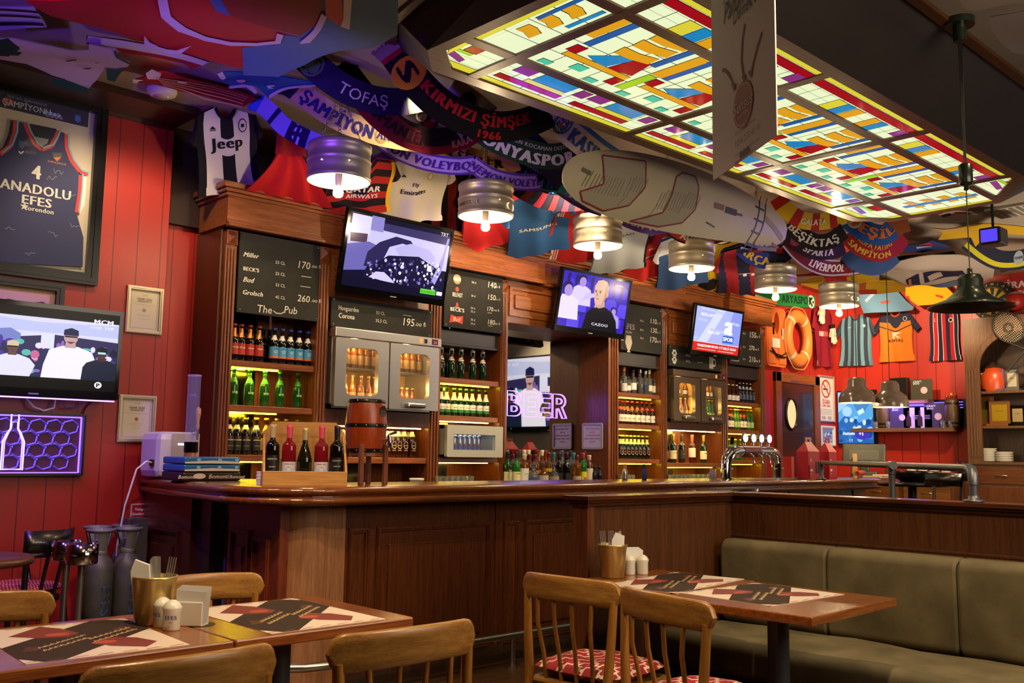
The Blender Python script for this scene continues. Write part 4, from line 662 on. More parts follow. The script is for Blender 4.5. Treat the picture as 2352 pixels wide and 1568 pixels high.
for k, u in enumerate([1021, 1032, 1043, 1055, 1066, 1077, 1088, 1098]):
    p = (at(u, 1030, y=6.24).x, 6.24, 1.293)
    if cp is None:
        cp = thing('drink_can', 'slim blue and silver drink can, first from the left in the small fridge', 'can', p, 0, 'cans in the small fridge'); b = B(); b.lathe([(0, 0), (.02, 0), (.0255, .008), (.0255, .155), (.02, .166), (0, .164)], p, CANS, 14); b.build('body', cp); b = B(); b.lathe([(.0258, .01), (.0258, .09)], p, CANB, 14, arc=(-pi*.9, -pi*.1)); b.lathe([(.0258, .09), (.0258, .152)], p, CANB, 14, arc=(-pi*.5, pi*.2)); b.rect(-.012, .075, .012, .09, LRED, Fr(V(p)+V((0, -.0262, 0)), (1, 0, 0), (0, 0, 1))); b.build('print', cp)
    else: dup(cp, p, random.uniform(-.4, .4), 'slim blue and silver drink can, %s from the left in the small fridge' % ORD[k])
# spirits on the upper shelf right of the mirror and on the counter before the mirror
LQ = (.036, .29, .62, .74, .016); SQ = (.04, .27, .66, .78, .017); RD = (.046, .2, .45, .66, .016); MN = (.026, .17, .6, .74, .014); TL = (.034, .31, .6, .7, .016); TS = (.034, .262, .6, .7, .015); LS = (.036, .25, .62, .74, .016)
def spirit(u, v, y, z, pr, g, bands, cap, label, cz=.84, texts=(), group='spirits before the mirror', name='spirit_bottle', h=None):
    pr = (pr[0], h or pr[1])+pr[2:]; o = bottle(name, label, dict(p=pr, g=g, b=bands, t=list(texts), c=cap, cz=cz), (at(u, v, y=y).x, y, z)); o['group'] = group
sg = 'spirits on the top shelf right of the mirror'
for u, pr, g, bd, cap, lb in [(1433, TS, CLR, [(.02, .1, M('c8ccc8', .4))], M('c8883a', .5), 'tall clear spirit bottle with cork coloured cap, leftmost'), (1443, MN, CLR, [(.03, .08, LWH)], BLK, 'short clear spirit bottle, second'), (1454, LS, CLR, [(.04, .11, LWH), (.15, .2, BLK)], BLK, 'clear spirit bottle with black and white label, third'), (1470, TS, CLR, [], STEEL, 'tall frosted spirit bottle, fourth'), (1482, LS, CLR, [(.05, .1, NAVY)], STEEL, 'clear spirit bottle with navy label, fifth'), (1491, TS, M('c8c89a', .04, t=.85), [(.04, .1, CRM)], CRM, 'tall yellowish spirit bottle, sixth'), (1503, LS, CLR, [(.03, .1, LWH), (.13, .17, BLK)], M('5a3a8a', .4), 'clear spirit bottle with violet cap, seventh')]:
    spirit(u, 905, 6.3, 1.931, pr, g, bd, cap, lb+' from left, right of mirror', group=sg)
JL = M('e0d8a0', .6); z = 1.031
for u, y, pr, g, bd, cap, lb, tx in [
  (1166, 6.16, LQ, M('1c5a20', .05, t=.5), [(.03, .12, JL)], BLK, 'dark green whiskey bottle with pale label at the left end of the counter spirits', [('JAMESON', .1, .012, BLK)]), (1172, 6.06, MN, CLR, [], BLK, 'small clear bottle with long black cap before the left green whiskey bottle', []), (1186, 6.12, LQ, M('2a8a2c', .05, t=.5), [(.03, .12, JL)], BLK, 'green whiskey bottle with pale label, right of the small clear bottle', [('JAMESON', .1, .012, BLK)]),
  (1204, 6.1, SQ, AMBC, [(.02, .15, LWH)], M('c8b890', .5), 'tall amber bottle with a long white label in the front row', [('MACALLAN', .1, .009, BLK)]), (1216, 6.17, SQ, AMBD, [(.03, .13, M('9a8a80', .6))], MAR, 'amber bottle with grey label and maroon cap, left one of a pair', []), (1229, 6.16, SQ, AMBC, [(.03, .13, M('9a8a80', .6))], MAR, 'amber bottle with grey label and maroon cap, right one of a pair', []), (1225, 6.05, RD, CLR, [(.03, .07, M('3a4a9a', .5))], CLR, 'low round clear bottle with blue label in the front row', []),
  (1248, 6.06, RD, AMBC, [(.02, .09, M('c8bcae', .6))], CLR, 'low round amber bottle with pale label in the front row', []), (1260, 6.14, LQ, AMBC, [(.12, .15, M('e0c020', .4))], MAR, 'amber bottle with yellow neck and maroon cap', []), (1272, 6.06, RD, CLR, [(.02, .08, M('a89a80', .6))], CLR, 'low round clear bottle with brown label', []), (1284, 6.1, LQ, DRK, [(.03, .11, M('1a1510', .4))], M('2a1a20', .4), 'black whisky bottle before the mirror, left one of two', []), (1301, 6.1, LQ, DRK, [(.03, .11, M('1a1510', .4))], M('2a1a20', .4), 'black whisky bottle before the mirror, right one of two', []),
  (1325, 6.1, SQ, AMBC, [(.02, .08, M('b8a890', .6))], MAR, 'shorter amber bottle with dark red cap right of the black whisky bottles', []), (1339, 6.09, LQ, M('1c8a28', .05, t=.5), [(.02, .12, M('e0d23a', .5))], LRED, 'green bottle with yellow label and red cap', [('J&B', .05, .03, LRED)]), (1353, 6.1, SQ, BRN, [(.04, .15, M('e0d0c0', .6))], M('d0a0a0', .4), 'brown bottle with pale label and pink cap near the right end', []), (1365, 6.06, MN, M('2a2a3a', .05, t=.4), [], BLK, 'small dark bottle with black cap, left one of the two at the right end', []), (1377, 6.06, MN, M('2a2a3a', .05, t=.4), [], BLK, 'small dark bottle with black cap, right one of the two at the right end', []),
  (1163, 6.3, TL, CLR, [(.04, .12, LWH)], CLR, 'clear bottle with white label at the left end of the back row', []), (1178, 6.28, SQ, CLR, [(.05, .12, CRM)], MAR, 'clear bottle with cream label and maroon cap in the back row', [('GOLD', .08, .016, BLK)]), (1191, 6.3, TL, AMBD, [(.05, .12, CRM)], MAR, 'brown bottle with maroon cap in the back row', []), (1203, 6.33, TL, AMBC, [], CRM, 'tall amber bottle with long cream cap in the back row', []), (1213, 6.35, TL, AMBD, [], CRM, 'tall amber bottle with cream cap farther right in the back row', []), (1233, 6.36, TL, PINK, [(.06, .14, M('e8c8c0', .6))], PINK, 'coral pink bottle in the back row, left one', []), (1244, 6.3, TL, AMBC, [(.02, .13, LWH)], CRM, 'amber bottle with white label and cream cap in the back row', []), (1252, 6.36, TL, PINK, [], PINK, 'coral pink bottle in the back row, right one', []),
  (1259, 6.27, LQ, M('b8d8c4', .04, t=.88), [], M('c8a860', .4), 'pale green gin bottle with gold cap', []), (1271, 6.22, LQ, M('a8c8cc', .04, t=.88), [(.04, .12, M('c0a070', .5))], TEAL, 'clear bottle with teal cap left of the black whisky bottles', []), (1290, 6.25, TL, M('c0dccc', .04, t=.88), [(.13, .19, M('d8d8b0', .5))], M('4a3a6a', .4), 'tall clear bottle behind the black whisky bottles', []), (1301, 6.3, LQ, CLR, [], TEAL, 'clear bottle with teal cap behind the black whisky bottles', []), (1309, 6.32, TL, M('8a8a90', .05, t=.7), [], BLK, 'grey bottle with black cap behind the black whisky bottles', []), (1317, 6.22, LQ, M('b8dccc', .04, t=.88), [], TEAL, 'pale green bottle with teal cap right of the black whisky bottles', []), (1342, 6.25, TL, M('5a3020', .05, t=.5), [(.05, .14, CRM)], BLK, 'tall brown bottle with black cap behind the green and yellow bottle', [])]:
    spirit(u, 1100, y, z, pr, g, bd, cap, lb, texts=tx)
# tumblers
TUM = M('e8f0d8', .03, t=.9); tp = None
def tumbler(p, label, group, r=.034, h=.085):
    global tp
    if tp is None: tp = B().lathe([(r*.82, .0), (r, h), (r*.93, h), (r*.78, .012), (0, .012)], p, TUM, 14).lathe([(0, 0), (r*.82, 0)], p, TUM, 14); tp = solo(tp, 'tumbler', label, 'glass', p, group); return
    dup(tp, p, None, label, group)
for k, u in enumerate([1008, 1022, 1036, 1048, 1062, 1080]): tumbler((at(u, 1105, y=6.12).x, 6.12, 1.031), 'short glass tumbler, %s from the left under the small drinks fridge' % ORD[k], 'tumblers on the back counter')
for k, u in enumerate([1425, 1433, 1442, 1451]): tumbler((at(u, 1103, y=6.16).x, 6.16, 1.031), 'short glass tumbler, %s from the left under the shelves right of the mirror' % ORD[k], 'tumblers on the back counter')
for k, u in enumerate([1540, 1551, 1562, 1573, 1584, 1595, 1606, 1617, 1628]): tumbler((at(u, 1103, y=6.16).x, 6.16, 1.031), 'short glass tumbler, %s from the left under the wine shelf' % ORD[k], 'tumblers on the back counter')
# ---------------------------------------------------------------- neon word, law notice in the mirror bay
NEON = M('8258ff', .3, e=7.); fN = None
t = thing('neon_sign', 'violet outlined neon sign reading BEER in front of the mirror', 'neon sign', (6.15, 6.58, 1.7)); NB = B()
L0 = [at(u, 948, y=6.592).x for u in (1165, 1203, 1238, 1270, 1301)]; zt, zb = 1.895, 1.66
def stroke(lp): NB.tube([(x, 6.592, z) for x, z in lp], .0042, NEON, 6, True)
def letE(x, w): h = zt-zb; stroke([(x, zb), (x+w, zb), (x+w, zb+h*.2), (x+w*.32, zb+h*.2), (x+w*.32, zb+h*.4), (x+w*.9, zb+h*.4), (x+w*.9, zb+h*.6), (x+w*.32, zb+h*.6), (x+w*.32, zb+h*.8), (x+w, zb+h*.8), (x+w, zt), (x, zt)])
def letB(x, w):
    h = zt-zb; arc = lambda cx, cz, rx, rz: [(cx+rx*sin(pi*k/8), cz-rz*cos(pi*k/8)) for k in range(9)]
    stroke([(x, zb)]+arc(x+w*.55, zb+h*.27, w*.45, h*.27)[0:]+arc(x+w*.5, zb+h*.77, w*.42, h*.23)+[(x, zt)]); stroke([(x+w*.32, zb+h*.18)]+arc(x+w*.5, zb+h*.29, w*.2, h*.11)+[(x+w*.32, zb+h*.4)]); stroke([(x+w*.32, zb+h*.62)]+arc(x+w*.48, zb+h*.73, w*.18, h*.1)+[(x+w*.32, zb+h*.84)])
def letR(x, w):
    h = zt-zb; arc = lambda cx, cz, rx, rz: [(cx+rx*sin(pi*k/8), cz-rz*cos(pi*k/8)) for k in range(9)]
    stroke([(x, zb), (x+w*.3, zb), (x+w*.3, zb+h*.4), (x+w*.42, zb+h*.4), (x+w*.7, zb), (x+w, zb), (x+w*.68, zb+h*.45)]+arc(x+w*.5, zb+h*.72, w*.42, h*.28)[1:]+[(x, zt)]); stroke([(x+w*.3, zb+h*.58)]+arc(x+w*.48, zb+h*.71, w*.18, h*.11)+[(x+w*.3, zb+h*.84)])
letB(L0[0], .19); letE(L0[1], .17); letE(L0[2], .17); letR(L0[3], .2); NB.build('tube', t)
t = thing('law_notice', 'small violet lit notice in a snap frame on the right cheek of the mirror bay', 'notice', (7.17, 6.4, 1.4)); f = fx(7.172, 0, 0); ya, yb, za, zb2 = 6.53, 6.26, 1.36, 1.62
b = B(); polyh(b, rrect(-ya, za, -yb, zb2, .02), rrect(-ya+.02, za+.02, -yb-.02, zb2-.02, .006)[::-1], M('c4bcc8', .35, .3), f, 0, .012); b.build('snap_frame', t); b = B(); b.rect(-ya+.015, za+.015, -yb-.015, zb2-.015, M('e6dcf4', .5), f, .003)
for k, s in enumerate(['"4207 sayılı kanun', 'gereği;', '18 yaşından küçük', 'kişilere alkol satışımız', 'yoktur!"']): b.text(s, -(ya+yb)/2, zb2-.065-.032*k, .024, M('b82a5a', .6), f, .004, bold=.02)
b.build('paper', t)
# ================================================================ bar counter
ZB = 1.115
bar = thing('bar_counter', 'long dark wooden bar counter with a rounded corner and panelled front', 'bar counter', (5, 4.8, 0))
path = [(2.68, 6.44), (2.575, 5.7), (2.47, 4.9)]+[(2.95-.48*cos(a), 4.88-.48*sin(a)) for a in [radians(k) for k in range(6, 91, 7)]]+[(4.5, 4.4), (6.5, 4.4), (9.1, 4.4)]+[(9.1+.3*sin(a), 4.7-.3*cos(a)) for a in [radians(k) for k in range(10, 91, 10)]]+[(9.4, 5.05)]
PR = [(.3, ZB), (.05, ZB), (.014, ZB-.006), (0, ZB-.02), (.004, ZB-.036), (.028, ZB-.044), (.03, ZB-.054), (.012, ZB-.062), (.006, ZB-.078), (.02, ZB-.094), (.06, ZB-.102), (.3, ZB-.104)]
b = B(); rings = []
for i, p in enumerate(path):
    a = path[max(i-1, 0)]; c = path[min(i+1, len(path)-1)]; t = V((c[0]-a[0], c[1]-a[1], 0)).normalized(); n = V((-t.y, t.x, 0)); rings.append([V((p[0], p[1], 0))+n*d+V((0, 0, z)) for d, z in PR])
k = len(PR)
for i in range(len(path)-1):
    m = BAR_TY if i < 2 or i > len(path)-4 else BAR_T; b.add(rings[i]+rings[i+1], [(j, j+1, k+j+1, k+j) for j in range(k-1)], m, True)
b.add([r[0] for r in rings]+(IN := [V((9.1, 5.05, ZB)), V((3.2, 5.05, ZB)), V((3.2, 5.9, ZB)), V((3.07, 5.95, ZB)), V((3.07, 6.44, ZB))]), [tuple(t) for t in tessellate_polygon([[r[0] for r in rings]+IN])], BAR_T); b.build('worktop', bar)
def relief(b, pts, y, m, d=.018, w=.028, X=None, inner=True):
    x0, z0, x1, z1 = pts; f = fy(0, y, 0) if X is None else fx(X, 0, 0)
    for k, (ww, dd) in enumerate(((w, d*.6), (w*.6, d))): polyh(b, [(x0+k*.006, z0+k*.006), (x1-k*.006, z0+k*.006), (x1-k*.006, z1-k*.006), (x0+k*.006, z1-k*.006)], [(x0+ww, z0+ww), (x1-ww, z0+ww), (x1-ww, z1-ww), (x0+ww, z1-ww)], m, f, 0, dd)
    if inner and x1-x0 > .22: b.box((x0+.085, z0+.1, 0), (x1-.085, z1-.1, .012), m, .01, lambda x, y_, n: f(x, y_, n))
b = B(); b.box((3.05, 4.62, 0), (9.25, 4.68, 1.02), BAR_V); b.box((3.05, 4.6, 0), (9.25, 4.62, .1), DARKW); fronts = []
x = 3.13
while x < 9.0:
    relief(b, (x, .1, x+.14, .875), 4.62, BAR_V, inner=False); relief(b, (x+.19, .1, x+1.07, .875), 4.62, BAR_V); b.box((x+1.115, 4.61, 0), (x+1.14, 4.62, 1.02), BAR_V); x += 1.185
b.build('front_panel', bar)
b = B(); b.lathe([(.172, 0), (.172, 1.02)], (2.915, 4.76, 0), COLW, 40); b.box((2.95, 4.605, 0), (3.10, 4.66, 1.02), COLW); b.build('corner_column', bar)
b = B(); RX = 2.72; b.box((RX, 5.72, 0), (RX+.06, 6.42, 1.02), BAR_V); relief(b, (-6.36, .1, -5.86, .8), 0, BAR_V, X=RX); b.box((RX+.04, 5.54, 0), (RX+.3, 5.72, 1.02), DARKW); b.build('return_panel', bar)
b = B(); RW = wood('52220f', '7a361a', 'z'); b.box((RX, 4.66, 0), (RX+.06, 5.235, 1.02), RW); relief(b, (-5.19, .1, -4.965, .86), 0, RW, X=RX); relief(b, (-4.935, .1, -4.76, .83), 0, RW, X=RX, inner=False); b.build('return_panel', bar)
b = B(); b.tube([(2.5, 5.3, .19), (2.5, 4.85, .19), (2.6, 4.58, .19), (2.78, 4.46, .19), (2.95, 4.43, .19), (5, 4.43, .19), (9.2, 4.43, .19)], .024, STEEL, 10)
fr_ = b.build('foot_rail', bar)
for x in (2.95, 4.235, 5.5, 6.8, 8.1): b = B(); b.cyl((x, 4.43, .012), .018, .17, STEEL, 12); b.cyl((x, 4.43, 0), .05, .012, STEEL, 16); b.build('rail_post', fr_)
# crates and cups in the gap of the bar's return
f = fx(2.86, 0, 0); cr = None
t = thing('cup_shelf', 'grey steel shelf frame with cups in the gap of the bar return', 'shelf', (2.95, 5.4, 0)); SM = M('8a8880', .5, .3)
b = B(); b.box((2.85, 5.505, 0), (2.88, 5.53, 1.0), SM); b.build('upright', t); b = B(); b.box((2.85, 5.24, .83), (3.2, 5.53, .862), SM); b.text('KROMBES', -5.4, .838, .02, M('6a6862', .6), fx(2.849, 0, 0)); b.build('shelf_board', t); b = B(); b.box((2.84, 5.24, .985), (2.86, 5.53, 1.008), M('8a8896', .5)); b.build('top_rail', t)
CER = M('e2ddd0', .3)
for k, (y, r, h) in enumerate([(5.48, .028, .05), (5.40, .045, .09), (5.31, .04, .07)]): b = B(); p = (2.93, y, .863); b.lathe([(0, 0), (r*.6, 0), (r, h*.5), (r, h), (r*.9, h), (r*.8, h*.3), (0, .01)], p, CER, 18); solo(b, 'cup', ['small white cup at the left on the steel shelf in the bar return', 'large white cup in the middle of the steel shelf in the bar return', 'white cup at the right on the steel shelf in the bar return'][k], 'cup', p, 'cups on the bar shelf')
CRT = M('141a2c', .45); CRW = M('d8cfa8', .6)
def crate(z, label):
    t = thing('beer_crate', label, 'crate', (3.0, 5.38, z), 0, 'crates in the bar return'); b = B(); y0, y1 = 5.245, 5.495; g = fx(2.88, 0, 0)
    polyh(b, [(-y1, z), (-y0, z), (-y0, z+.31), (-y1, z+.31)], rrect(-y1+.05, z+.215, -y0-.05, z+.27, .01)[::-1], CRT, g, 0, .012); b.box((2.885, y0, z), (2.9, y1, z+.2), CRT); b.box((2.88, y1-.012, z), (3.2, y1, z+.31), CRT); b.box((2.88, y0, z), (3.2, y0+.012, z+.31), CRT); b.box((3.19, y0, z), (3.2, y1, z+.31), CRT); b.box((2.88, y0, z), (3.2, y1, z+.01), CRT); b.build('body', t)
    b = B(); b.text('EFES', -5.385, z+.1, .1, CRW, g, .013, bold=.05); b.poly([(-y1, z+.005), (-y0, z+.005), (-y0, z+.05), (-(y0+y1)/2, z+.03), (-y1, z+.05)], M('c8902a', .5), g, .0125); b.line([(-y1, z+.07), (-(y0+y1)/2-.03, z+.05), (-y0, z+.07)], .008, CRW, g, .0132); b.build('print', t)
crate(.0, 'navy plastic beer crate on the floor under the other crates'); crate(.312, 'navy plastic beer crate, second from the floor'); crate(.53-.218+.312, 'navy plastic beer crate at the top of the crate stack')
# ---------------------------------------------------------------- things on the bar
PINE = wood('a8743a', 'c89455', 'x', .4); p0, p1 = at(606, 1112, y=4.58).x, at(787, 1112, y=4.58).x
cc = V((at(697, 1112, y=4.70).x, 4.70, ZB)); th_ = radians(-27); t = thing('wine_crate', 'pale wooden display crate holding five wine bottles on the bar corner', 'crate', cc, th_); MW[t.name] = Matrix.Translation(cc); p0, p1 = cc.x-.225, cc.x+.225; b = B(); b.box((p0, 4.58, ZB), (p1, 4.594, ZB+.078), PINE, .002); b.build('front_board', t); b = B(); b.box((p0, 4.594, ZB), (p1, 4.78, ZB+.012), PINE); b.build('bottom_board', t)
b = B(); f = fy(0, 4.78, 0); b.poly([(p0, ZB), (p1, ZB), (p1, ZB+.29), (p1-.05, ZB+.35), (p0+.05, ZB+.35), (p0, ZB+.29)], PINE, f, 0, .012); b.build('back_board', t)
for xx in (p0, p1-.012): b = B(); b.poly([(-4.594, ZB), (-4.594, ZB+.078), (-4.60, ZB+.1), (-4.77, ZB+.28), (-4.78, ZB+.28), (-4.78, ZB)][::-1], PINE, fx(xx+.012, 0, 0), 0, .012); b.build('side_board', t)
WW = (.0385, .315, .62, .76, .0145); zc = ZB+.013
for u, g, bd, cap, lb, tx in [(631, DRK, [(.03, .15, M('16181c', .4))], M('b8a078', .4), 'dark red wine bottle with black label, leftmost in the pale crate', [('HERATUS', .125, .013, M('c8b890', .5)), ('Red Blend', .085, .008, CRM)]), (669, ROSE, [(.02, .115, M('c8c4d4', .6))], PINKF, 'rosé wine bottle with pink foil, left one of two in the pale crate', [('YANIK ÜLKE', .1, .009, M('6a5a4a', .6))]), (700, M('15140a', .06, coat=.3), [(.005, .06, M('d8d4bc', .6))], M('c8b888', .3, .4), 'dark sloped wine bottle with low cream label, middle of the pale crate', [('YANIK ÜLKE', .03, .008, M('7a6a4a', .6))]), (735, ROSE, [(.02, .115, M('c8c4d4', .6))], PINKF, 'rosé wine bottle with pink foil, right one of two in the pale crate', [('YANIK ÜLKE', .1, .009, M('6a5a4a', .6))]), (768, DRK, [(.02, .14, M('14161c', .4))], M('18161a', .4), 'dark wine bottle with black foil, rightmost in the pale crate', [('SERENDIPITY', .12, .009, M('c8b890', .5)), ('YANIK ÜLKE', .09, .007, CRM)])]:
    dx = {631: -.175, 669: -.085, 700: 0, 735: .09, 768: .175}[u]; p_ = (.04, .30, .42, .72, .0145) if u == 700 else WW; o = bottle('wine_bottle', lb, dict(p=p_, g=g, b=bd, t=tx, c=cap, cz=.78, o=[(.065, .018, M('b8a868', .4, .4))] if u in (669, 735) else []), (cc.x+dx*cos(th_)+.01*sin(th_), cc.y+dx*sin(th_)-.01*cos(th_), zc)); o.rotation_euler.z = th_; o['group'] = 'wines in the crate'
BRL = wood('7a2c0e', 'a8451a', 'z', .3); HOOP = M('1c1a1a', .35, .5)
c = V((at(840, 1000, y=4.74).x, 4.74, 0)); t = thing('beer_barrel', 'small varnished wooden barrel with black hoops and a tap on a four legged stand', 'barrel', (c.x, c.y, ZB)); zb = ZB+.185; H = .31
R = lambda k: .104+.018*sin(pi*k); b = B(); b.lathe([(0, 0)]+[(R(k/12), H*k/12) for k in range(13)]+[(0, H)], (c.x, c.y, zb), BRL, 28); b.build('staves', t)
for k in (.0, .47, .93): b = B(); b.lathe([(R(k)+.002, H*k), (R(k)+.0035, H*(k+.035)), (R(k+.07)+.002, H*(k+.07))], (c.x, c.y, zb), HOOP, 28); [b.lathe([(0, -.004), (.004, -.003), (.005, 0)], (c.x+(R(k)+.003)*sin(a), c.y-(R(k)+.003)*cos(a), zb+H*(k+.035)), STEEL, 6, 'y') for a in (-1.1, -.6, -.1, .4, .9)]; b.build('hoop', t)
b = B(); q = R(.7)+.002; cf = lambda x, y, n=0: c+V(((q+n)*sin(x/q+.35), -(q+n)*cos(x/q+.35), zb+H*.77+y)); b.poly([(.034*cos(k*pi/9), .034*sin(k*pi/9)) for k in range(18)], M('3a3430', .4, .6), cf, .001); b.text('Bomonti', 0, -.005, .016, M('8a8078', .4, .5), cf, .003); b.build('badge', t)
b = B(); tz = zb+.075; d0 = V((sin(.45), -cos(.45), 0)); a_ = c+V((0, 0, tz))+d0*.11; b.tube([a_, a_+d0*.05], .008, CHROME, 10); b.tube([a_+d0*.045+V((0, 0, .03)), a_+d0*.05+V((0, 0, -.02)), a_+d0*.055+V((0, 0, -.05))], [.01, .013, .007], CHROME, 10); b.tube([a_+d0*.05+V((-.005, 0, .03)), a_+d0*.05+V((.045, 0, .045))], [.006, .009], M('4a1a10', .3), 8); b.build('tap', t)
b = B(); b.lathe([(.0, 0), (.1, 0), (.1, .02), (0, .02)], (c.x, c.y, zb-.022), wood('6a3a26', '8c5238', 'x'), 24, smooth=False); b.build('stand_top', t)
for sx in (-1, 1):
    for sy in (-1, 1): b = B(); b.box((c.x+sx*.085-.013, c.y+sy*.085-.013, ZB), (c.x+sx*.085+.013, c.y+sy*.085+.013, zb+.045), wood('6a3a26', '8c5238', 'z'), .003); b.build('stand_leg', t)
# drinks dispenser, measuring tower, trays at the wall end of the bar
DW = M('d8d4cc', .35); x0, x1 = at(342, 1095, y=6.15).x, at(436, 1095, y=6.15).x
t = thing('drinks_dispenser', 'white rounded drinks dispenser with a wooden tap handle at the wall end of the bar', 'dispenser', ((x0+x1)/2, 6.15, ZB)); b = B(); b.box((x0, 6.02, ZB), (x1, 6.34, ZB+.30), DW, .05); b.build('body', t); b = B(); b.box((x0+.08, 6.012, ZB+.008), (x1-.01, 6.02, ZB+.29), M('b8aca0', .4), .003); b.rect(x0+.12, ZB+.215, x0+.2, ZB+.225, M('bfe0ff', .3, e=6.), fy(0, 6.011, 0), .0008); b.build('front_plate', t)
tc = V((x0+.225, 5.985, ZB+.30)); b = B(); b.tube([tc+V((0, .04, -.005)), tc+V((0, -.02, -.005))], .009, CHROME, 10); b.tube([tc+V((0, -.02, .02)), tc+V((0, -.02, -.05))], [.012, .008], CHROME, 10); tp_ = b.build('tap', t); b = B(); b.lathe([(.008, .02), (.012, .035), (.009, .07), (.017, .12), (.016, .15), (.006, .162), (0, .163)], tc+V((0, -.02, 0)), wood('a8743a', 'c89455', 'z'), 14); b.build('tap_handle', tp_)
b = B(); wl = M('e0e0f0', .4); b.tube([(x0-.005, 6.1, ZB+.10), (x0-.06, 6.06, ZB+.11), (x0-.12, 6.06, ZB+.06), (2.46, 6.1, .95), (2.45, 6.16, .7), (2.47, 6.2, .4)], .006, wl, 8); b.box((x0-.012, 6.08, ZB+.08), (x0+.01, 6.13, ZB+.12), BLACK); b.build('power_cable', t)
tx_ = V((at(440, 1000, y=5.85).x, 5.85, ZB)); t = thing('beer_tower', 'tall clear tube beer tower with black collar on the bar by the wall', 'beer tower', tx_); b = B(); b.lathe([(0, 0), (.06, 0), (.06, .02), (.046, .03), (.04, .17)], tx_, M('c8783a', .25, t=.3), 20); b.build('base', t); b = B(); b.lathe([(.044, .17), (.044, .235)], tx_, GLOSSB, 20); b.build('collar', t); b = B(); b.lathe([(.0415, .235), (.0415, .66)], tx_, M('cfc8ff', .05, alpha=.13), 24); b.lathe([(.040, .66), (.044, .66), (.044, .652)], tx_, M('b8a8e8', .1, alpha=.6), 24); b.build('tube', t)
b = B(); q = .043; b.text('EFES', 0, 0, .022, M('a88ae0', .4), lambda x, y, n=0: tx_+V((q*sin(x/q-.5), -q*cos(x/q-.5), .52+y)), 0); b.build('print', t)
x0, x1 = at(404, 1098, y=5.6).x, at(533, 1098, y=5.6).x; TB = M('2a6a9a', .35); TC = M('d8d2c0', .45); TBR = M('2c1c16', .4)
t = thing('serving_tray', 'dark brown lettered serving tray, bottom of the tray stack on the bar', 'tray', ((x0+x1)/2, 5.6, ZB), 0, 'trays on the bar'); b = B(); b.box((x0-.004, 5.5, ZB), (x1+.008, 5.8, ZB+.055), TBR, .012); b.build('body', t); b = B(); fr2 = fy(0, 5.4995, 0); [b.text('Bomonti', xx, ZB+.016, s, M('d8d0c0', .5), fr2, .0008, shear=.25, bold=.02) for xx, s in (((x0+x1)/2+.04, .036), (x1-.02, .028), (x0+.02, .03))]; b.poly([(x0+.1+.04*cos(k*pi/8), ZB+.03+.016*sin(k*pi/8)) for k in range(16)], TC, fr2, .0008); b.build('print', t)
for k in (0, 1):
    z = ZB+.056+k*.045; t = thing('serving_tray', ['blue and cream serving tray, middle of the tray stack on the bar', 'blue and cream serving tray, top of the tray stack on the bar'][k], 'tray', ((x0+x1)/2, 5.6, z), 0, 'trays on the bar'); b = B(); b.box((x0, 5.5, z), (x1, 5.8, z+.043), TB, .01); b.build('body', t); b = B(); b.poly([(x0+.005, z+.004), (x1-.005, z+.004), (x1-.005, z+.015), ((x0+x1)/2, z+.022), (x0+.005, z+.013)], TC, fr2, .0009); [b.disc(x0+(x1-x0)*a, z+.026, .013, M('8ac0d8', .5), fr2, .0012, 12, .009) for a in (.25, .62, .93)]; b.build('print', t)
p = V((at(598, 1105, y=4.95).x, 4.95, ZB)); t = thing('paper_cups', 'short stack of small white cups left of the wine crate', 'cup stack', p); b = B(); [b.lathe([(.02, 0), (.024, .03), (.025, .032), (.023, .034)], p+V((0, 0, .018*k)), WHITE, 16) for k in range(3)]; b.lathe([(0, .002), (.02, 0)], p, WHITE, 16); b.build('cup', t)
p = V((at(957, 1105, y=6.1).x, 6.1, 1.031)); t = thing('food_container', 'clear plastic tub with white lid on the back counter', 'container', p); b = B(); b.cyl(p, .05, .06, M('b8b49a', .3, t=.5), 20, r2=.055); b.build('tub', t); b = B(); b.cyl(p+V((0, 0, .06)), .058, .012, WHITE, 20); b.build('lid', t)
# beer tap bridge
A, Cc = V((at(1668, 1100, y=4.72).x, 4.72, ZB)), V((at(1785, 1100, y=4.72).x, 4.72, ZB)); t = thing('beer_tap', 'chrome bridge beer tap with four lit round badges on the bar', 'beer tap', (A+Cc)/2)
b = B(); b.tube([A, A+V((0, 0, .12)), A+V((.02, 0, .17)), A+V((.08, 0, .225)), A+V((.17, 0, .24)), Cc+V((-.12, 0, .24)), Cc+V((-.05, 0, .225)), Cc+V((0, 0, .17)), Cc+V((0, 0, .12)), Cc], [.045, .045, .05, .052, .05, .05, .052, .05, .045, .045], CHROME, 20); [b.cyl(p, .065, .012, CHROME, 24) for p in (A, Cc)]; [b.tube([p+V((-.07, -.02, .09)), p+V((.07, -.02, .09))], .008, CHROME, 8) for p in (A, Cc)]; b.build('bridge_pipe', t)
b = B(); b.lathe([(.053, 0), (.053, .26)], A+V((.22, 0, .24)), M('6a1420', .3), 20, 'x'); b.build('red_band', t)
for k, u in enumerate((1714, 1733, 1751, 1769)):
    xx = at(u, 1025, y=4.70).x; b = B(); z = ZB+.29; b.tube([(xx, 4.72, z), (xx, 4.72, z+.02)], .012, CHROME, 8); b.cyl((xx, 4.705, z+.065), .042, .02, CHROME, 24, 'y'); md = b.build('badge', t); b = B(); f = fy(xx, 4.704, z+.065); b.disc(0, 0, .036, M('d4d0ff', .3, e=2.6), f, .0006); b.text('EFES', 0, -.01, .024, M('5040b0', .4), f, .0012, bold=.03); b.build('lit_face', md)
for p in (A+V((.1, -.08, .2)),): b = B(); b.tube([p+V((-.1, .02, .1)), p+V((-.12, 0, .15))], .014, GLOSSB, 8); b.build('lever', t)
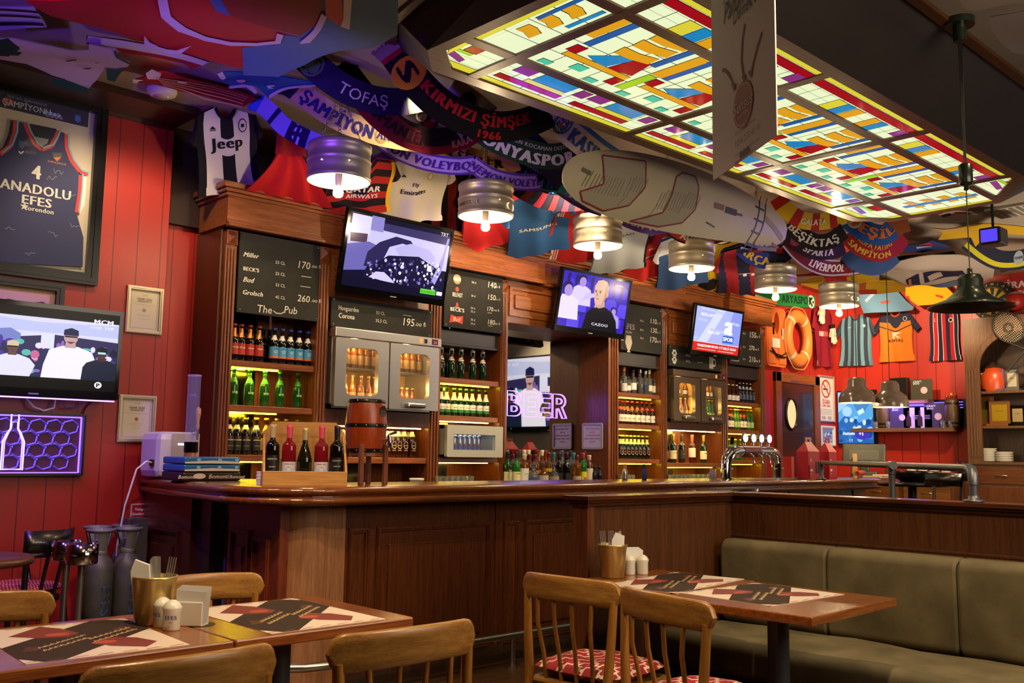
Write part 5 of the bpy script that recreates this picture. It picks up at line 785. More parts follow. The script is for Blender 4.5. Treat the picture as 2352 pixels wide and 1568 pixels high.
for k in range(4): xx = at((1714, 1733, 1751, 1769)[k], 1025, y=4.7).x; b = B(); b.tube([(xx, 4.67, ZB+.22), (xx, 4.63, ZB+.2), (xx, 4.62, ZB+.14)], [.01, .01, .007], CHROME, 8); b.build('spout', t)
b = B(); b.box((A.x+.15, 4.62, ZB), (Cc.x+.25, 4.74, ZB+.008), STEEL, .003); solo(b, 'drip_tray', 'flat steel drip tray under the beer tap', 'drip tray', (A.x+.3, 4.68, ZB))
p = V((at(1637, 1100, y=4.75).x, 4.75, ZB)); t = thing('straw_cup', 'clear cup of coloured straws left of the beer tap', 'straw cup', p); b = B(); b.lathe([(0, 0), (.032, 0), (.035, .06)], p, M('a0b0b0', .1, alpha=.4), 16); b.build('cup', t)
for k in range(14): a = k*2.4; rr = .025*sqrt(k/14); b = B(); q = p+V((rr*cos(a), rr*sin(a), .005)); b.tube([q, q+V((rr*.3*cos(a), rr*.3*sin(a), .082))], .003, M(['e87aa0', '7ac0e8', 'e8e8e8', '9a7ae0'][k % 4], .5), 6); b.build('straw', t)
b = B(); b.cyl(at(1811, 1102, y=4.85).xy.to_3d()+V((0, 0, ZB)), .055, .2, M('c02a20', .5), 24); solo(b, 'red_canister', 'plain red cylindrical canister right of the beer tap', 'canister', at(1811, 1102, y=4.85).xy.to_3d()+V((0, 0, ZB)))
RB = M('b0142a', .5)
def giftbox(u, lab, ww):
    x, y = at(u, 1100, y=4.6).x, 4.6; t = thing('gift_box', lab, 'gift box', (x, y, ZB), 0, 'red gift boxes on the bar'); b = B(); w = ww; h = .25; b.box((x-w, y-.06, ZB), (x+w, y+.06, ZB+h), RB, .002); b.add([(x-w, y-.06, ZB+h), (x+w, y-.06, ZB+h), (x+w, y+.06, ZB+h), (x-w, y+.06, ZB+h), (x-w*.5, y, ZB+h+.09), (x+w*.6, y, ZB+h+.09)], [(0, 1, 5, 4), (2, 3, 4, 5), (0, 4, 3), (1, 2, 5)], RB); b.build('carton', t)
    b = B(); polyh(b, [(x-w*.5, ZB+h+.07), (x+w*.6, ZB+h+.07), (x+w*.6, ZB+h+.13), (x-w*.5, ZB+h+.13)], rrect(x-w*.15, ZB+h+.09, x+w*.3, ZB+h+.11, .008, 3)[::-1], M('b8784a', .5) if ww > .09 else RB, fy(0, y, 0), 0, .004); b.build('handle_flap', t); f = fy(0, y-.0605, 0)
    b = B(); b.disc(x-w*.55, ZB+.17, .012, CRM, f, .0006, 14); b.disc(x-w*.55, ZB+.17, .007, RB, f, .0009, 10); b.rect(x-w*.75, ZB+.07, x-w*.3, ZB+.09, CRM, f, .0006); b.line([(x-w*.65, ZB+.05), (x-w*.55, ZB+.043), (x-w*.45, ZB+.05)], .004, CRM, f); b.build('print', t)
    if ww > .09: b = B(); [b.rect(x+w*a, ZB+.05, x+w*(a+.22), ZB+.16, M('1a1418', .3), f, .0006) for a in (.25, .62)]; b.build('window', t)
giftbox(1857, 'red gift carton with window slots and tan handle flap, nearer the beer tap', .10); giftbox(1901, 'plain red gift carton behind the left post of the pipe railing', .075)
for k, (x, y) in enumerate([(at(1435, 1100, y=4.9).x, 4.9), (at(1480, 1100, y=4.9).x, 4.9)]): bb_ = bottle('pourer_bottle', ['short bottle with wooden stopper standing on the bar before the mirror bay end', 'short dark stoppered bottle on the bar right of the wooden stoppered one'][k], dict(p=(.022, .12, .5, .72, .012), g=[STEEL, NAVY][k], c=[M('b0784a', .5), M('1a1420', .4)][k], cz=.7), (x, y, ZB))
# pipe railing behind the booth
GP = M('6e7076', .4, .7); L1, M1, R1 = V((at(1886, 1062, y=4.45).x, 4.45, 1.265)), V((5.42, 2.545, 1.268)), V((4.63, 1.79, 1.266))
t = thing('pipe_railing', 'grey galvanised pipe railing with three posts behind the booth', 'railing', (5.4, 2.5, 1.1)); b = B(); d = (R1-L1).normalized(); b.tube([L1+d*.05, R1-d*.05], .019, GP, 14); b.build('rail', t)
for P0, s in ((L1, 1), (R1, -1)): b = B(); b.tube([P0+d*s*.07, P0+d*s*.03+V((0, 0, -.004)), P0+V((0, 0, -.03)), P0+V((0, 0, -.075))], [.023, .024, .024, .023], GP, 14); b.build('elbow', t)
b = B(); b.tube([M1-d*.05, M1+d*.05], .024, GP, 14); b.tube([M1, M1+V((0, 0, -.05))], .024, GP, 14); b.build('tee', t)
for P0, zb in ((L1, ZB+.001), (M1, .001), (R1, 1.113)):
    b = B(); b.tube([P0+V((0, 0, -.04)), (P0.x, P0.y, zb+.01)], .0185, GP, 14); b.lathe([(0, 0), (.045, 0), (.045, .008), (.024, .012), (.022, .03)], (P0.x, P0.y, zb), GP, 18); b.build('post', t)
# ================================================================ left wall
WY = 6.45; BF = M('0a090a', .22, sp=.35)
t, fp, f = picture_frame('framed_jersey', 'large black framed navy basketball jersey numbered 4 on the red wall', 'framed jersey', 1.55, 2.318, 2.36, 3.59, WY, .075, BF, None, .045)
b = B(); b.rect(1.6, 2.41, 2.27, 3.54, M('c4bdae', .7), fp); b.build('backing', t)
P = lambda u, v: (at(u, v, y=WY-.03).x, at(u, v, y=WY-.03).z); fj = fy(0, WY-.03, 0)
b = B(); q0, q1 = P(0, 212), P(204, 291); b.rect(1.62, q1[1]+.0, q1[0], q0[1]+.06, M('1a1640', .5), fp, .006, .004); b.text('ŞAMPİYONU', P(64, 251)[0], P(64, 251)[1], .055, M('b8c8e0', .6), fp, .011, bold=.02, sx=.85); b.text('2020-2021 EUROLEAGUE', P(64, 234)[0], P(64, 234)[1]+.005, .022, M('8aa8d8', .6), fp, .011); b.disc(*P(20, 232), .035, M('b04a30', .5), fp, .011, 18, .025); [b.disc(P(120, 260)[0]-.04+.009*k, P(120, 262)[1]+.01*sin(k*2.2), .012, M(['5a8ad8', 'b0c8f0', '8a6ac0'][k % 3], .5), fp, .011+k*.0002, 8) for k in range(12)]; b.poly([P(174, 262), P(187, 265), P(187, 276), P(181, 281), P(174, 275)], M('3a6ac8', .5), fp, .011); b.build('banner', t)
NV = M('1b2760', .7, bump=.25, bs=8.); TR = M('c02a38', .6); TBL = M('6ab0d0', .6)
body = [P(-58, 600), P(190, 612), P(192, 545), P(176, 490), P(183, 400), P(160, 372), P(152, 340), P(153, 308), P(136, 300), P(120, 335), P(96, 344), P(78, 335), P(56, 282), P(30, 275), P(24, 310), P(8, 345), P(-20, 362), P(-42, 372)]
b = B(); b.poly(body[::1], NV, fp, .012, .012); b.build('jersey_body', t)
def band(pts, w, m, n0): bb = B(); bb.line(pts, w, m, fp, n0); return bb
for pts in ([P(58, 282), P(66, 305), P(80, 330), P(96, 343), P(118, 335), P(128, 318), P(135, 300)], [P(153, 308), P(154, 340), P(164, 368), P(184, 394), P(202, 400)], [P(36, 276), P(35, 305), P(24, 335), P(0, 354)], [P(186, 402), P(184, 440), P(177, 488)]):
    b = band(pts, .028, TR, .026); b.line([(x+.012, z+.012) for x, z in pts], .010, TBL, fp, .027); b.build('trim', t)
b = B(); b.poly([P(64, 283), P(130, 296), P(126, 318), P(116, 334), P(96, 340), P(80, 328), P(70, 310)], M('12183a', .7), fp, .0255); b.poly([P(72, 312), P(112, 320), P(108, 330), P(96, 336), P(84, 330)], M('8a9098', .7), fp, .026); b.build('collar_inside', t)
LT = M('d8d8d8', .6); b = B(); fl = Fr((0, WY-.004, 0), (1, 0, 0), (0, 0, 1))
def jt(s, u, v, h, **k): pt(b, s, u, v, h, LT, Y=WY-.0305, align='c', **k)
jt('4', 84, 411, 33, bold=.05, sx=.8); jt('ANADOLU', 84, 446, 23, bold=.035, sx=.93); jt('EFES', 84, 472, 21, bold=.035, sx=1.1); jt('corendon', 90, 487, 11, bold=.03); st = P(56, 474); b.poly([(st[0]+(.028 if k % 2 == 0 else .011)*sin(k*pi/5), st[1]+(.028 if k % 2 == 0 else .011)*cos(k*pi/5)) for k in range(10)][::-1], LT, fp, .027); s2 = P(132, 357); b.poly([P(120, 350), P(143, 352), P(140, 366), P(131, 372), P(122, 364)], M('14161c', .5), fp, .027); b.poly([P(123, 362), P(140, 360), P(131, 370)], M('d8602a', .5), fp, .0275); b.text('EUROLEAGUE', s2[0], s2[1]-.055, .018, M('c87a4a', .5), fp, .0275); b.poly([P(43, 322), P(57, 325), P(56, 338), P(50, 343), P(43, 336)], M('34508a', .5), fp, .027); b.line([P(43, 347), P(48, 353), P(54, 347)], .008, LT, fp, .027)
rs = random.Random(5)
for k in range(8): x, z = P(rs.uniform(10, 170), rs.uniform(380, 590)); b.line([(x+.012*i, z+rs.uniform(-.015, .015)) for i in range(6)], .0025, M('8a94b0', .6), fp, .0265)
b.build('lettering', t); b = B(); b.poly([P(186, 404), P(200, 405), P(196, 470), P(184, 490), P(178, 486)], LT, fp, .013, .008); b.build('side_panel', t)
b = B(); b.rect(1.6, 2.41, 2.27, 3.54, M('ffffff', .02, alpha=.015), f, .043); b.build('glass_front', t)
t, fp, f = picture_frame('landscape_picture', 'small framed lake sunset picture half hidden behind the wall television', 'picture', 1.62, at(144, 700, y=WY).x, 2.03, 2.345, WY, .05, M('221d1b', .4), None); x1 = at(144, 700, y=WY).x-.05
b = B(); b.rect(1.67, 2.08, x1, 2.295, M('a88a5a', .7), fp, .004); b.rect(1.68, 2.09, x1-.035, 2.265, M('c9a0a0', .6), fp, .006); b.poly([(1.68, 2.19), (1.8, 2.215), (1.9, 2.2), (2.0, 2.22), (x1-.035, 2.195), (x1-.035, 2.165), (1.68, 2.16)], M('3a2a3a', .6), fp, .0065); b.rect(1.68, 2.09, x1-.035, 2.165, M('b0a8b0', .5), fp, .0062); b.build('print', t)
for n, (ua, ub, va, vb, lb, s2) in enumerate([(290, 372, 657, 766, 'upper silver framed certificate on the red wall', 'SERENDİPİTY'), (272, 354, 906, 1014, 'lower silver framed certificate on the red wall', 'ÖKÜZGÖZÜ')]):
    xa, xb, zb, zt = [(2.526, 2.775, 2.08, 2.398), (2.515, 2.768, 1.346, 1.66)][n]; t, fp, f = picture_frame('certificate', lb, 'certificate', xa, xb, zb, zt, WY, .022, M('b8aa92', .35, .5), None, .02, 'certificates on the red wall')
    b = B(); b.rect(xa+.015, zb+.015, xb-.015, zt-.015, M('d4c8b4', .6), fp); xm = (xa+xb)/2; TX = M('5a4e44', .7); b.line([(xa+.035, zb+.035), (xb-.035, zb+.035), (xb-.035, zt-.035), (xa+.035, zt-.035), (xa+.035, zb+.035)], .0015, TX, fp); b.text('YANIK ÜLKE', xm, zt-.09, .018, TX, fp, .001, bold=.03); b.text(s2, xm, zt-.105, .015, TX, fp, .001, bold=.03); b.text('wine awards', xm, zt-.058, .008, TX, fp, .001); b.disc(xm, zt-.16, .012, M(['8a8a90', 'b04a3a'][n], .5), fp, .001, 16)
    for dz, w in ((.122, .08), (.19, .05), (.2, .04), (.22, .03)): b.line([(xm-w, zt-dz), (xm+w, zt-dz)], .0016, M('a09488', .7), fp)
    b.build('paper', t)
def pic_music(b, g):
    quad(b, g, '07080c', 0, 0, 1, 1, 0); quad(b, g, 'dcdcf8', 0, .62, 1, .88, .0003); pol(b, g, 'c0c8f0', [(0, .88), (.5, .82), (1, .86), (1, .7), (0, .7)], .0004); pol(b, g, '2e2c58', [(0, .62), (.3, .6), (.6, .68), (1, .64), (1, .14), (0, .14)], .0005); pol(b, g, '7a86c8', [(.2, .68), (.34, .72), (.4, .66), (.4, .56), (.2, .56)], .0006); quad(b, g, 'e0e4ff', .52, .5, .6, .68, .0006)
    rnd = random.Random(9)
    for k in range(60): ell(b, g, rnd.choice(['4a3aa0', '1c1a40', '8a6ab8', '5ac0b0', 'd06a9a', '3a5ac0', 'e8e0ff']), rnd.uniform(.25, 1), rnd.uniform(.2, .58), rnd.uniform(.012, .03), rnd.uniform(.02, .06), .0007+k*.00001, 1, 8)
    def man(x, s, shirt, skin, n, cap='1c1f4a'):
        pol(b, g, shirt, [(x-.17*s, .14), (x-.16*s, .3), (x-.13*s, .5*s), (x-.05*s, .56*s), (x+.05*s, .56*s), (x+.14*s, .5*s), (x+.19*s, .28), (x+.15*s, .14)], n); pol(b, g, skin, [(x-.035*s, .54*s), (x+.035*s, .54*s), (x+.03*s, .62*s), (x-.03*s, .62*s)], n+.0001); ell(b, g, skin, x, .68*s, .045*s, .1*s, n+.0002); pol(b, g, cap, [(x-.048*s, .7*s), (x+.048*s, .7*s), (x+.045*s, .77*s), (x, .8*s), (x-.045*s, .77*s)], n+.0003); quad(b, g, '1a1a30', x-.04*s, .675*s, x+.04*s, .695*s, n+.0004); pol(b, g, '5a4050', [(x-.03*s, .62*s), (x+.03*s, .62*s), (x, .59*s)], n+.0004)
    man(.36, .72, 'e6e6fa', '6a4a40', .0016, 'd8c8a0'); pol(b, g, 'e0982a', [(.02, .14), (.1, .14), (.24, .3), (.23, .5), (.14, .56), (.04, .5)], .0017); man(.70, .98, 'f4f2ff', 'c8a0a0', .002); man(.9, .72, '1a2238', '4a3028', .0024, '14141c'); quad(b, g, 'b8e8f8', .875, .48, .925, .505, .003)
    quad(b, g, '07080c', 0, 0, 1, .14, .0034); quad(b, g, '07080c', 0, .88, 1, 1, .0034); b.text('MCM', .9, .86, .09, E('f0f0ff'), lambda x, y, n=0: g(.9+(x-.9)*.6, y, n), .0038, bold=.04); b.text('17:54  TOP', .89, .8, .05, E('f0f0ff'), lambda x, y, n=0: g(.89+(x-.89)*.6, y, n), .0038, bold=.04); ell(b, g, 'f0f0f0', .89, .08, .024, .042, .0038); b.text('P', .89, .055, .07, E('101010', .3), lambda x, y, n=0: g(.89+(x-.89)*.6, y, n), .004, bold=.05)
television('wall television on the red wall showing a man in a white shirt and cap', 1.937, 6.295, 1.90, 1.03, .575, radians(2), 0, pic_music, br=.15)
b = B(); b.box((1.45, 6.27, 1.598), (2.42, 6.278, 1.606), M('8a6aff', .3, e=6.)); solo(b, 'led_strip', 'violet light strip along the foot of the wall television', 'light strip', (1.9, 6.27, 1.6))
b = B(); b.tube([(1.93, 6.4, 1.6), (1.97, 6.38, 1.55), (2.03, 6.38, 1.53), (2.09, 6.38, 1.55), (2.1, 6.4, 1.6)], .006, WHITE, 8); solo(b, 'cable_loop', 'pale cable loop hanging under the wall television', 'cable', (2.0, 6.4, 1.55)); b = B(); b.tube([(2.33, 6.42, 1.6), (2.3, 6.43, 1.56), (2.28, 6.43, 1.5)], .005, BLACK, 6); b.tube([(2.14, 6.4, 1.6), (2.16, 6.39, 1.555), (2.24, 6.39, 1.56), (2.28, 6.4, 1.6)], .004, M('5a4ab0', .4), 6); solo(b, 'cable_loop', 'dark cable from the wall television to the neon bottle sign', 'cable', (2.25, 6.4, 1.55))
# neon bottle sign
x0, x1, z0, z1 = 1.5, 2.302, 1.125, 1.518; t, fp, f = picture_frame('neon_bottle_sign', 'framed violet neon sign with a bottle outline and a net pattern', 'neon sign', x0, x1, z0, z1, WY, .016, BLACK, None, .05)
b = B(); b.rect(x0+.01, z0+.01, x1-.01, z1-.01, M('5a1446', .5), fp); b.build('backing', t); b = B(); NW = M('7448ff', .3, e=1.5)
for i in range(9):
    for j in range(6):
        cx_, cz = x0+.03+i*.098+(j % 2)*.049, z0+.01+j*.075; h = [(cx_+.05*cos(k*pi/3+.35)*1.05, cz+.045*sin(k*pi/3+.35)) for k in range(7)]
        if all(x0+.016 < a < x1-.016 and z0+.016 < c_ < z1-.016 for a, c_ in h): b.line(h, .008, NW, fp, .008); b.line([(a+.006, c_-.006) for a, c_ in h], .005, M('1a0c30', .5), fp, .012)
b.build('net', t); b = B(); [b.box(p, q, M('8a5cff', .3, e=3.)) for p, q in (((x0+.02, WY-.02, z1-.026), (x1-.02, WY-.012, z1-.018)), ((x1-.026, WY-.02, z0+.02), (x1-.018, WY-.012, z1-.02)), ((x0+.02, WY-.02, z0+.018), (x1-.02, WY-.012, z0+.024)))]; b.build('edge_light', t)
b = B(); q = at(32, 1000, y=WY-.03).x
for s, mm in ((1., M('b09aff', .3, e=3.2)), (.82, M('a080ff', .3, e=3.))): w = .062*s; o = [(-w, .02/s), (w, .02/s), (w, .19), (w*.62, .245), (w*.36, .27), (w*.34, .33*s+.04), (-w*.34, .33*s+.04), (-w*.36, .27), (-w*.62, .245), (-w, .19)]; b.tube([(q+a, WY-.03, z0+.02+c_) for a, c_ in o], .0045, mm, 6, True)
b.build('bottle_tube', t)
b = B(); b.box((at(256, 800, y=WY).x, WY-.035, 1.94), (at(275, 800, y=WY).x, WY, 2.02), M('b0a080', .5), .004); f = fy(0, WY-.0355, 0); xx = at(266, 800, y=WY).x; b.disc(xx, 1.985, .018, BLACK, f, .001, 16); solo(b, 'thermostat', 'small beige thermostat dial box right of the wall television', 'thermostat', (xx, WY, 1.94))
xa, xb = at(299, 1180, y=WY).x, at(342, 1180, y=WY).x; t = thing('fire_sign', 'red fire extinguisher sign on the wall by the bar end', 'sign', ((xa+xb)/2, WY, .6)); zt = at(320, 1156, y=WY).z; zb = zt-.34; b = B(); b.box((xa, WY-.006, zb), (xb, WY, zt), M('c8b8a8', .5)); b.rect(xa+.008, zb+.008, xb-.008, zt-.008, M('a01a1a', .5), fy(0, WY-.0065, 0), .0004); f = fy(0, WY-.0075, 0); b.text('Yangın', (xa+xb)/2, zt-.045, .026, WHITE, f, bold=.03); b.text('Söndürücü', (xa+xb)/2, zt-.075, .023, WHITE, f, bold=.03); b.rect((xa+xb)/2-.03, zt-.15, (xa+xb)/2+.03, zt-.1, WHITE, f, .0006); b.build('plate', t)
t = thing('steel_box', 'narrow grey steel cabinet leaning at the bar end by the wall', 'cabinet', (2.63, 6.3, 0)); b = B(); b.box((2.53, 6.2, 0), (2.66, 6.36, .86), M('6a6468', .4, .6), .004); b.build('body', t)
# gas cylinders
CY = M('4c4a4c', .5, .2, var=.25, bs=9.); CG = M('7a7880', .5, .3)
def cyl(x, y, label, first=None):
    t = thing('gas_cylinder', label, 'gas cylinder', (x, y, 0), 0, 'gas cylinders by the wall'); b = B(); r = .084; b.lathe([(0, 0), (r, 0), (r, .585), (r*.97, .61), (r*.8, .645), (r*.48, .672), (r*.42, .69)], (x, y, 0), CY, 26); b.build('body', t); b = B(); b.lathe([(r*.44, .665), (r*.5, .67), (r*.5, .70), (r*.44, .705)], (x, y, 0), CG, 18); b.build('neck_ring', t)
    b = B(); b.lathe([(.018, .69), (.02, .74), (.014, .75), (.022, .76), (.022, .79), (.008, .80)], (x, y, 0), M('b8b0c0', .35, .7), 10); b.tube([(x-.03, y, .755), (x+.03, y-.01, .755)], .009, M('b8b0c0', .35, .7), 8); b.build('valve', t)
    b = B(); [b.lathe([(.044, .70), (.07, .805), (.074, .82), (.068, .822), (.040, .70)], (x, y, 0), CG, 6, arc=(a, a+1.15)) for a in (-2.2, -.1, 1.9)]; b.lathe([(.07, .80), (.084, .812), (.084, .822), (.07, .822), (.07, .80)], (x, y, 0), CG, 24); b.build('valve_guard', t)
    b = B(); q = r+.001; b.text('EFES PİLSEN', 0, 0, .09, M('2a4a78', .6), lambda a, c_, n=0: V((x+q*sin(c_/q-.1), y-q*cos(c_/q-.1), .5-a)), 0, 'l', bold=.02); b.build('stencil', t)
p = lambda u, y: at(u, 1300, y=y).x
cyl(p(227, 5.95), 5.95, 'grey gas cylinder at the front left of the group by the wall'); cyl(p(291, 5.98), 5.98, 'grey gas cylinder with blue lettering at the front right of the group'); cyl(p(218, 6.2), 6.2, 'grey gas cylinder at the back left of the group by the wall'); cyl(p(283, 6.24), 6.24, 'grey gas cylinder at the back right of the group by the wall')
def ash(u, v, y, label):
    x = at(u, v, y=y).x; z = at(u, v, y=y).z; t = thing('ashtray_stand', label, 'ashtray stand', (x, y, 0), 0, 'ashtray stands'); b = B(); b.lathe([(0, 0), (.13, 0), (.13, .012), (.02, .03), (.016, .04)], (x, y, 0), STEEL, 24); b.build('foot', t); b = B(); b.lathe([(.0165, .03), (.0165, z-.1)], (x, y, 0), M('a09890', .3, .9), 14); b.build('pole', t); b = B(); b.lathe([(0, z-.105), (.074, z-.105), (.08, z-.1), (.08, z), (.075, z), (.073, z-.03), (0, z-.035)], (x, y, 0), CHROME, 32); b.build('bowl', t)
ash(190, 1248, 5.3, 'polished steel ashtray stand nearer the camera, before the gas cylinders'); ash(155, 1241, 5.65, 'polished steel ashtray stand behind the other one, by the dark armchairs')
# ================================================================ tables, chairs, booth
LEGM = M('4a4c50', .4, .5)
def table(x0, x1, y0, y1, label, rz=0.):
    c = V(((x0+x1)/2, (y0+y1)/2, 0)); t = thing('cafe_table', label, 'table', c, rz, 'cafe tables'); MW[t.name] = Matrix.Translation(c); hx, hy = (x1-x0)/2, (y1-y0)/2
    b = B(); b.box((c.x-hx, c.y-hy, .716), (c.x+hx, c.y+hy, .75), TABW if hx > hy else TABWY, .005); b.build('tabletop', t); b = B(); b.cyl((c.x, c.y, .02), .042, .68, LEGM, 24); b.build('column', t); b = B(); b.box((c.x-.12, c.y-.12, .70), (c.x+.12, c.y+.12, .716), LEGM); b.build('top_plate', t); b = B(); b.lathe([(0, 0), (.1, 0), (.1, .012), (.05, .03), (.042, .05)], c, LEGM, 32); b.build('base', t); return t
table(.69, 1.412, 2.65, 3.28, 'brown wooden cafe table at the left edge, under the left place mat'); table(1.416, 2.07, 2.65, 3.28, 'brown wooden cafe table nearest the bar corner, with its free end towards the bar')
table(3.13, 3.84, 1.79, 2.45, 'brown wooden booth table nearer the camera, with its free end showing', radians(2)); table(3.12, 3.86, 2.462, 3.0, 'brown wooden booth table pushed against the partition, under the gold bucket')
MATW = M('d8c8b8', .7); MATD = M('3a2c24', .8, sp=.2); MATR = M('7a3026', .7); MATR2 = M('b04a34', .7); MATT = M('c8a878', .5); MATB = M('6a3a22', .5)
def placemat(c, w, h, rz, label):
    c = V(c); t = thing('place_mat', label, 'place mat', c, rz, 'printed place mats'); MW[t.name] = Matrix.Translation(c); b = B(); b.box((c.x-w/2, c.y-h/2, c.z), (c.x+w/2, c.y+h/2, c.z+.0012), MATW); f = Fr(c+V((0, 0, .0013)), (1, 0, 0), (0, 1, 0)); X = lambda p: [(a*w/2, d*h/2) for a, d in p]
    b.poly(X([(-1, -.75), (-.8, -1), (-.55, -1), (1, .15), (1, .8), (.75, 1), (.5, 1), (-1, -.1)]), MATD, f, .0001); b.poly(X([(-.75, .5), (-.2, .95), (0, .7), (.1, .3), (-.1, .15), (-.45, .25)]), MATR, f, .0002); b.poly(X([(.05, -.35), (.35, -.1), (.62, -.3), (.75, -.62), (.5, -.85), (.15, -.6)]), MATR, f, .0002)
    for sx in (1, -1): b.poly([(sx*(.42*w/2+.16*w/2*cos(k*pi/8)) - sx*.25*w/2, -sx*(.35*h/2) + .09*h/2*sin(k*pi/8)) for k in range(16)], MATR2, f, .0003); [b.line(X([(sx*(.75+.03*k), sx*(.2+.06*k)), (sx*(.55+.04*k), sx*(.3+.03*k))]), .008, MATB, f, .0004) for k in range(4)]
    rs = random.Random(int(c.x*100))
    for q, y0_ in ((-.62, .28), (.08, .04)):
        for r_ in range(2):
            x = q
            while x < q+.68: s = rs.uniform(.05, .09); yy = x*.62+y0_-.22-r_*.16; b.line(X([(x, yy), (x+s*.4, yy+.09), (x+s*.6, yy+.02), (x+s, yy+.07)]), .006, MATT, f, .0005); x += s+.02
    for k in range(7): a = -.95+.3*k; b.line(X([(a, .93+.02*(k % 2)), (a+.22, .95)]), .006, MATB if k % 2 else MATR2, f, .0004); b.line(X([(-a, -.93), (-a-.2, -.96)]), .005, MATB if k % 2 else MATR2, f, .0004)
    b.build('sheet', t)
placemat((1.085, 2.955, .7502), .43, .55, radians(-3), 'printed place mat at the left edge, beside the white shakers'); placemat((1.757, 2.965, .7502), .425, .585, 0, 'printed place mat right of the napkin holder on the left tables'); placemat((3.53, 2.655, .7502), .63, .36, radians(8), 'printed place mat on the booth table by the partition'); placemat((3.52, 2.21, .7502), .52, .43, radians(-2), 'printed place mat on the booth table nearer the camera')
b = B(); b.disc(1.455, 2.955, .045, M('1c1a18', .5), Fr((0, 0, .7515), (1, 0, 0), (0, 1, 0)), 0, 28); b.box((1.42, 2.93, .7503), (1.49, 2.98, .7512), M('1c1a18', .5)); solo(b, 'coaster', 'round black coaster beside the napkin holder', 'coaster', (1.455, 2.955, .75))
GOLDB = M('c8b070', .34, .8); SIL = M('dcd8d4', .3, .75)
def fork(p, d, label, knife=False, cat='fork'):
    p = V(p); d = V(d).normalized(); s = d.cross(V((.6, .8, 0))).normalized(); n = s.cross(d); t = thing('knife' if knife else 'fork', label, cat, p, 0, 'cutlery in the buckets'); L = .19; F = Fr(p, s, d)
    b = B(); b.poly([(-.004, 0), (.004, 0), (.0035, .1), (.009, .12), (-.009, .12), (-.0035, .1)] if not knife else [(-.004, 0), (.004, 0), (.009, .12), (.011, .18), (.004, L), (-.004, L), (-.009, .12)], SIL, F, 0, .0025); b.build('handle', t)
    if not knife:
        b = B(); b.poly([(-.011, .12), (.011, .12), (.012, .14), (-.012, .14)], SIL, F, 0, .0022); [b.poly([(x-.0016, .14), (x+.0016, .14), (x+.0012, L), (x-.0012, L)], SIL, F, 0, .002) for x in (-.0105, -.0035, .0035, .0105)]; b.build('tines', t)
def bucket(p, label, items):
    p = V(p); t = thing('cutlery_bucket', label, 'bucket', p, 0, 'gold cutlery buckets'); b = B(); b.lathe([(0, .002), (.048, 0), (.052, .004), (.066, .148), (.0675, .15), (.064, .149), (.050, .008), (0, .007)], p, GOLDB, 36); b.build('pail', t); b = B(); b.lathe([(.0655, .138), (.0685, .143), (.0685, .15), (.064, .15)], p, GOLDB, 36); b.build('rim', t)
    for k, (kind, dx, dy, lean, lb) in enumerate(items):
        q = p+V((dx*.5, dy*.5, .02)); d = V((dx*lean, dy*lean, 1))
        if kind == 'n': b = B(); F = Fr(q+V((0, 0, .0)), V((.75, -.66, .1)), d); b.poly([(-.028, 0), (.028, 0), (.03, .165), (-.012, .185), (-.028, .15)], WHITE, F, 0, .012); solo(b, 'napkin', lb, 'napkin', q)
        else: fork(q, d, lb, kind == 'k', 'knife' if kind == 'k' else 'fork')
bucket((1.345, 3.06, .75), 'gold metal cutlery bucket on the left tables, behind the white shakers', [('n', -.05, .02, 2.2, 'folded white napkin leaning out of the left gold bucket'), ('k', -.02, -.01, .5, 'knife farthest left in the left gold bucket'), ('k', -.008, .005, .3, 'second knife from the left in the left gold bucket'), ('k', .004, .01, .3, 'third knife from the left in the left gold bucket'), ('k', .012, -.005, .6, 'rightmost knife in the left gold bucket'), ('f', .04, -.03, 2.8, 'fork leaning right in the left gold bucket')])
bucket((3.425, 2.93, .75), 'gold metal cutlery bucket on the booth table by the partition', [('f', -.045, .04, 1.5, 'fork leaning left in the booth bucket'), ('f', -.005, .01, 1., 'upright fork in the middle of the booth bucket'), ('n', .03, -.02, 1.0, 'folded white napkin standing in the booth bucket'), ('k', .04, -.035, .9, 'knife before the napkin in the booth bucket')])
PORC = M('e4e0d2', .2, coat=.4)
def shaker(p, label, text=True, rot=0.):
    p = V(p); t = thing('shaker', label, 'shaker', p, 0, 'white shakers'); b = B(); r = .026; b.lathe([(0, 0), (r*.95, 0), (r, .004), (r, .055), (r*1.12, .065), (r*1.1, .07), (r*.8, .082), (r*.35, .09), (0, .091)], p, PORC, 26); b.build('body', t)
    if text: b = B(); q = r+.0008; g = lambda x, y, n=0: p+V((q*sin(x/q+rot), -q*cos(x/q+rot), .034+y)); b.text('EFES', 0, 0, .017, M('3a4a7a', .4), g, 0, bold=.03, sx=1.1); b.text('Pilsen', 0, -.01, .006, M('3a4a7a', .4), g, 0); b.build('print', t)
shaker((1.345, 2.925, .75), 'white shaker with navy lettering, the front one on the left tables', True, -.55); shaker((1.345, 2.995, .75), 'white shaker half hidden behind the front one on the left tables', True, -1.3); shaker((3.575, 2.955, .75), 'white shaker beside the booth bucket, left one of two', False); shaker((3.635, 2.925, .75), 'white shaker beside the booth napkins, right one of two', False)
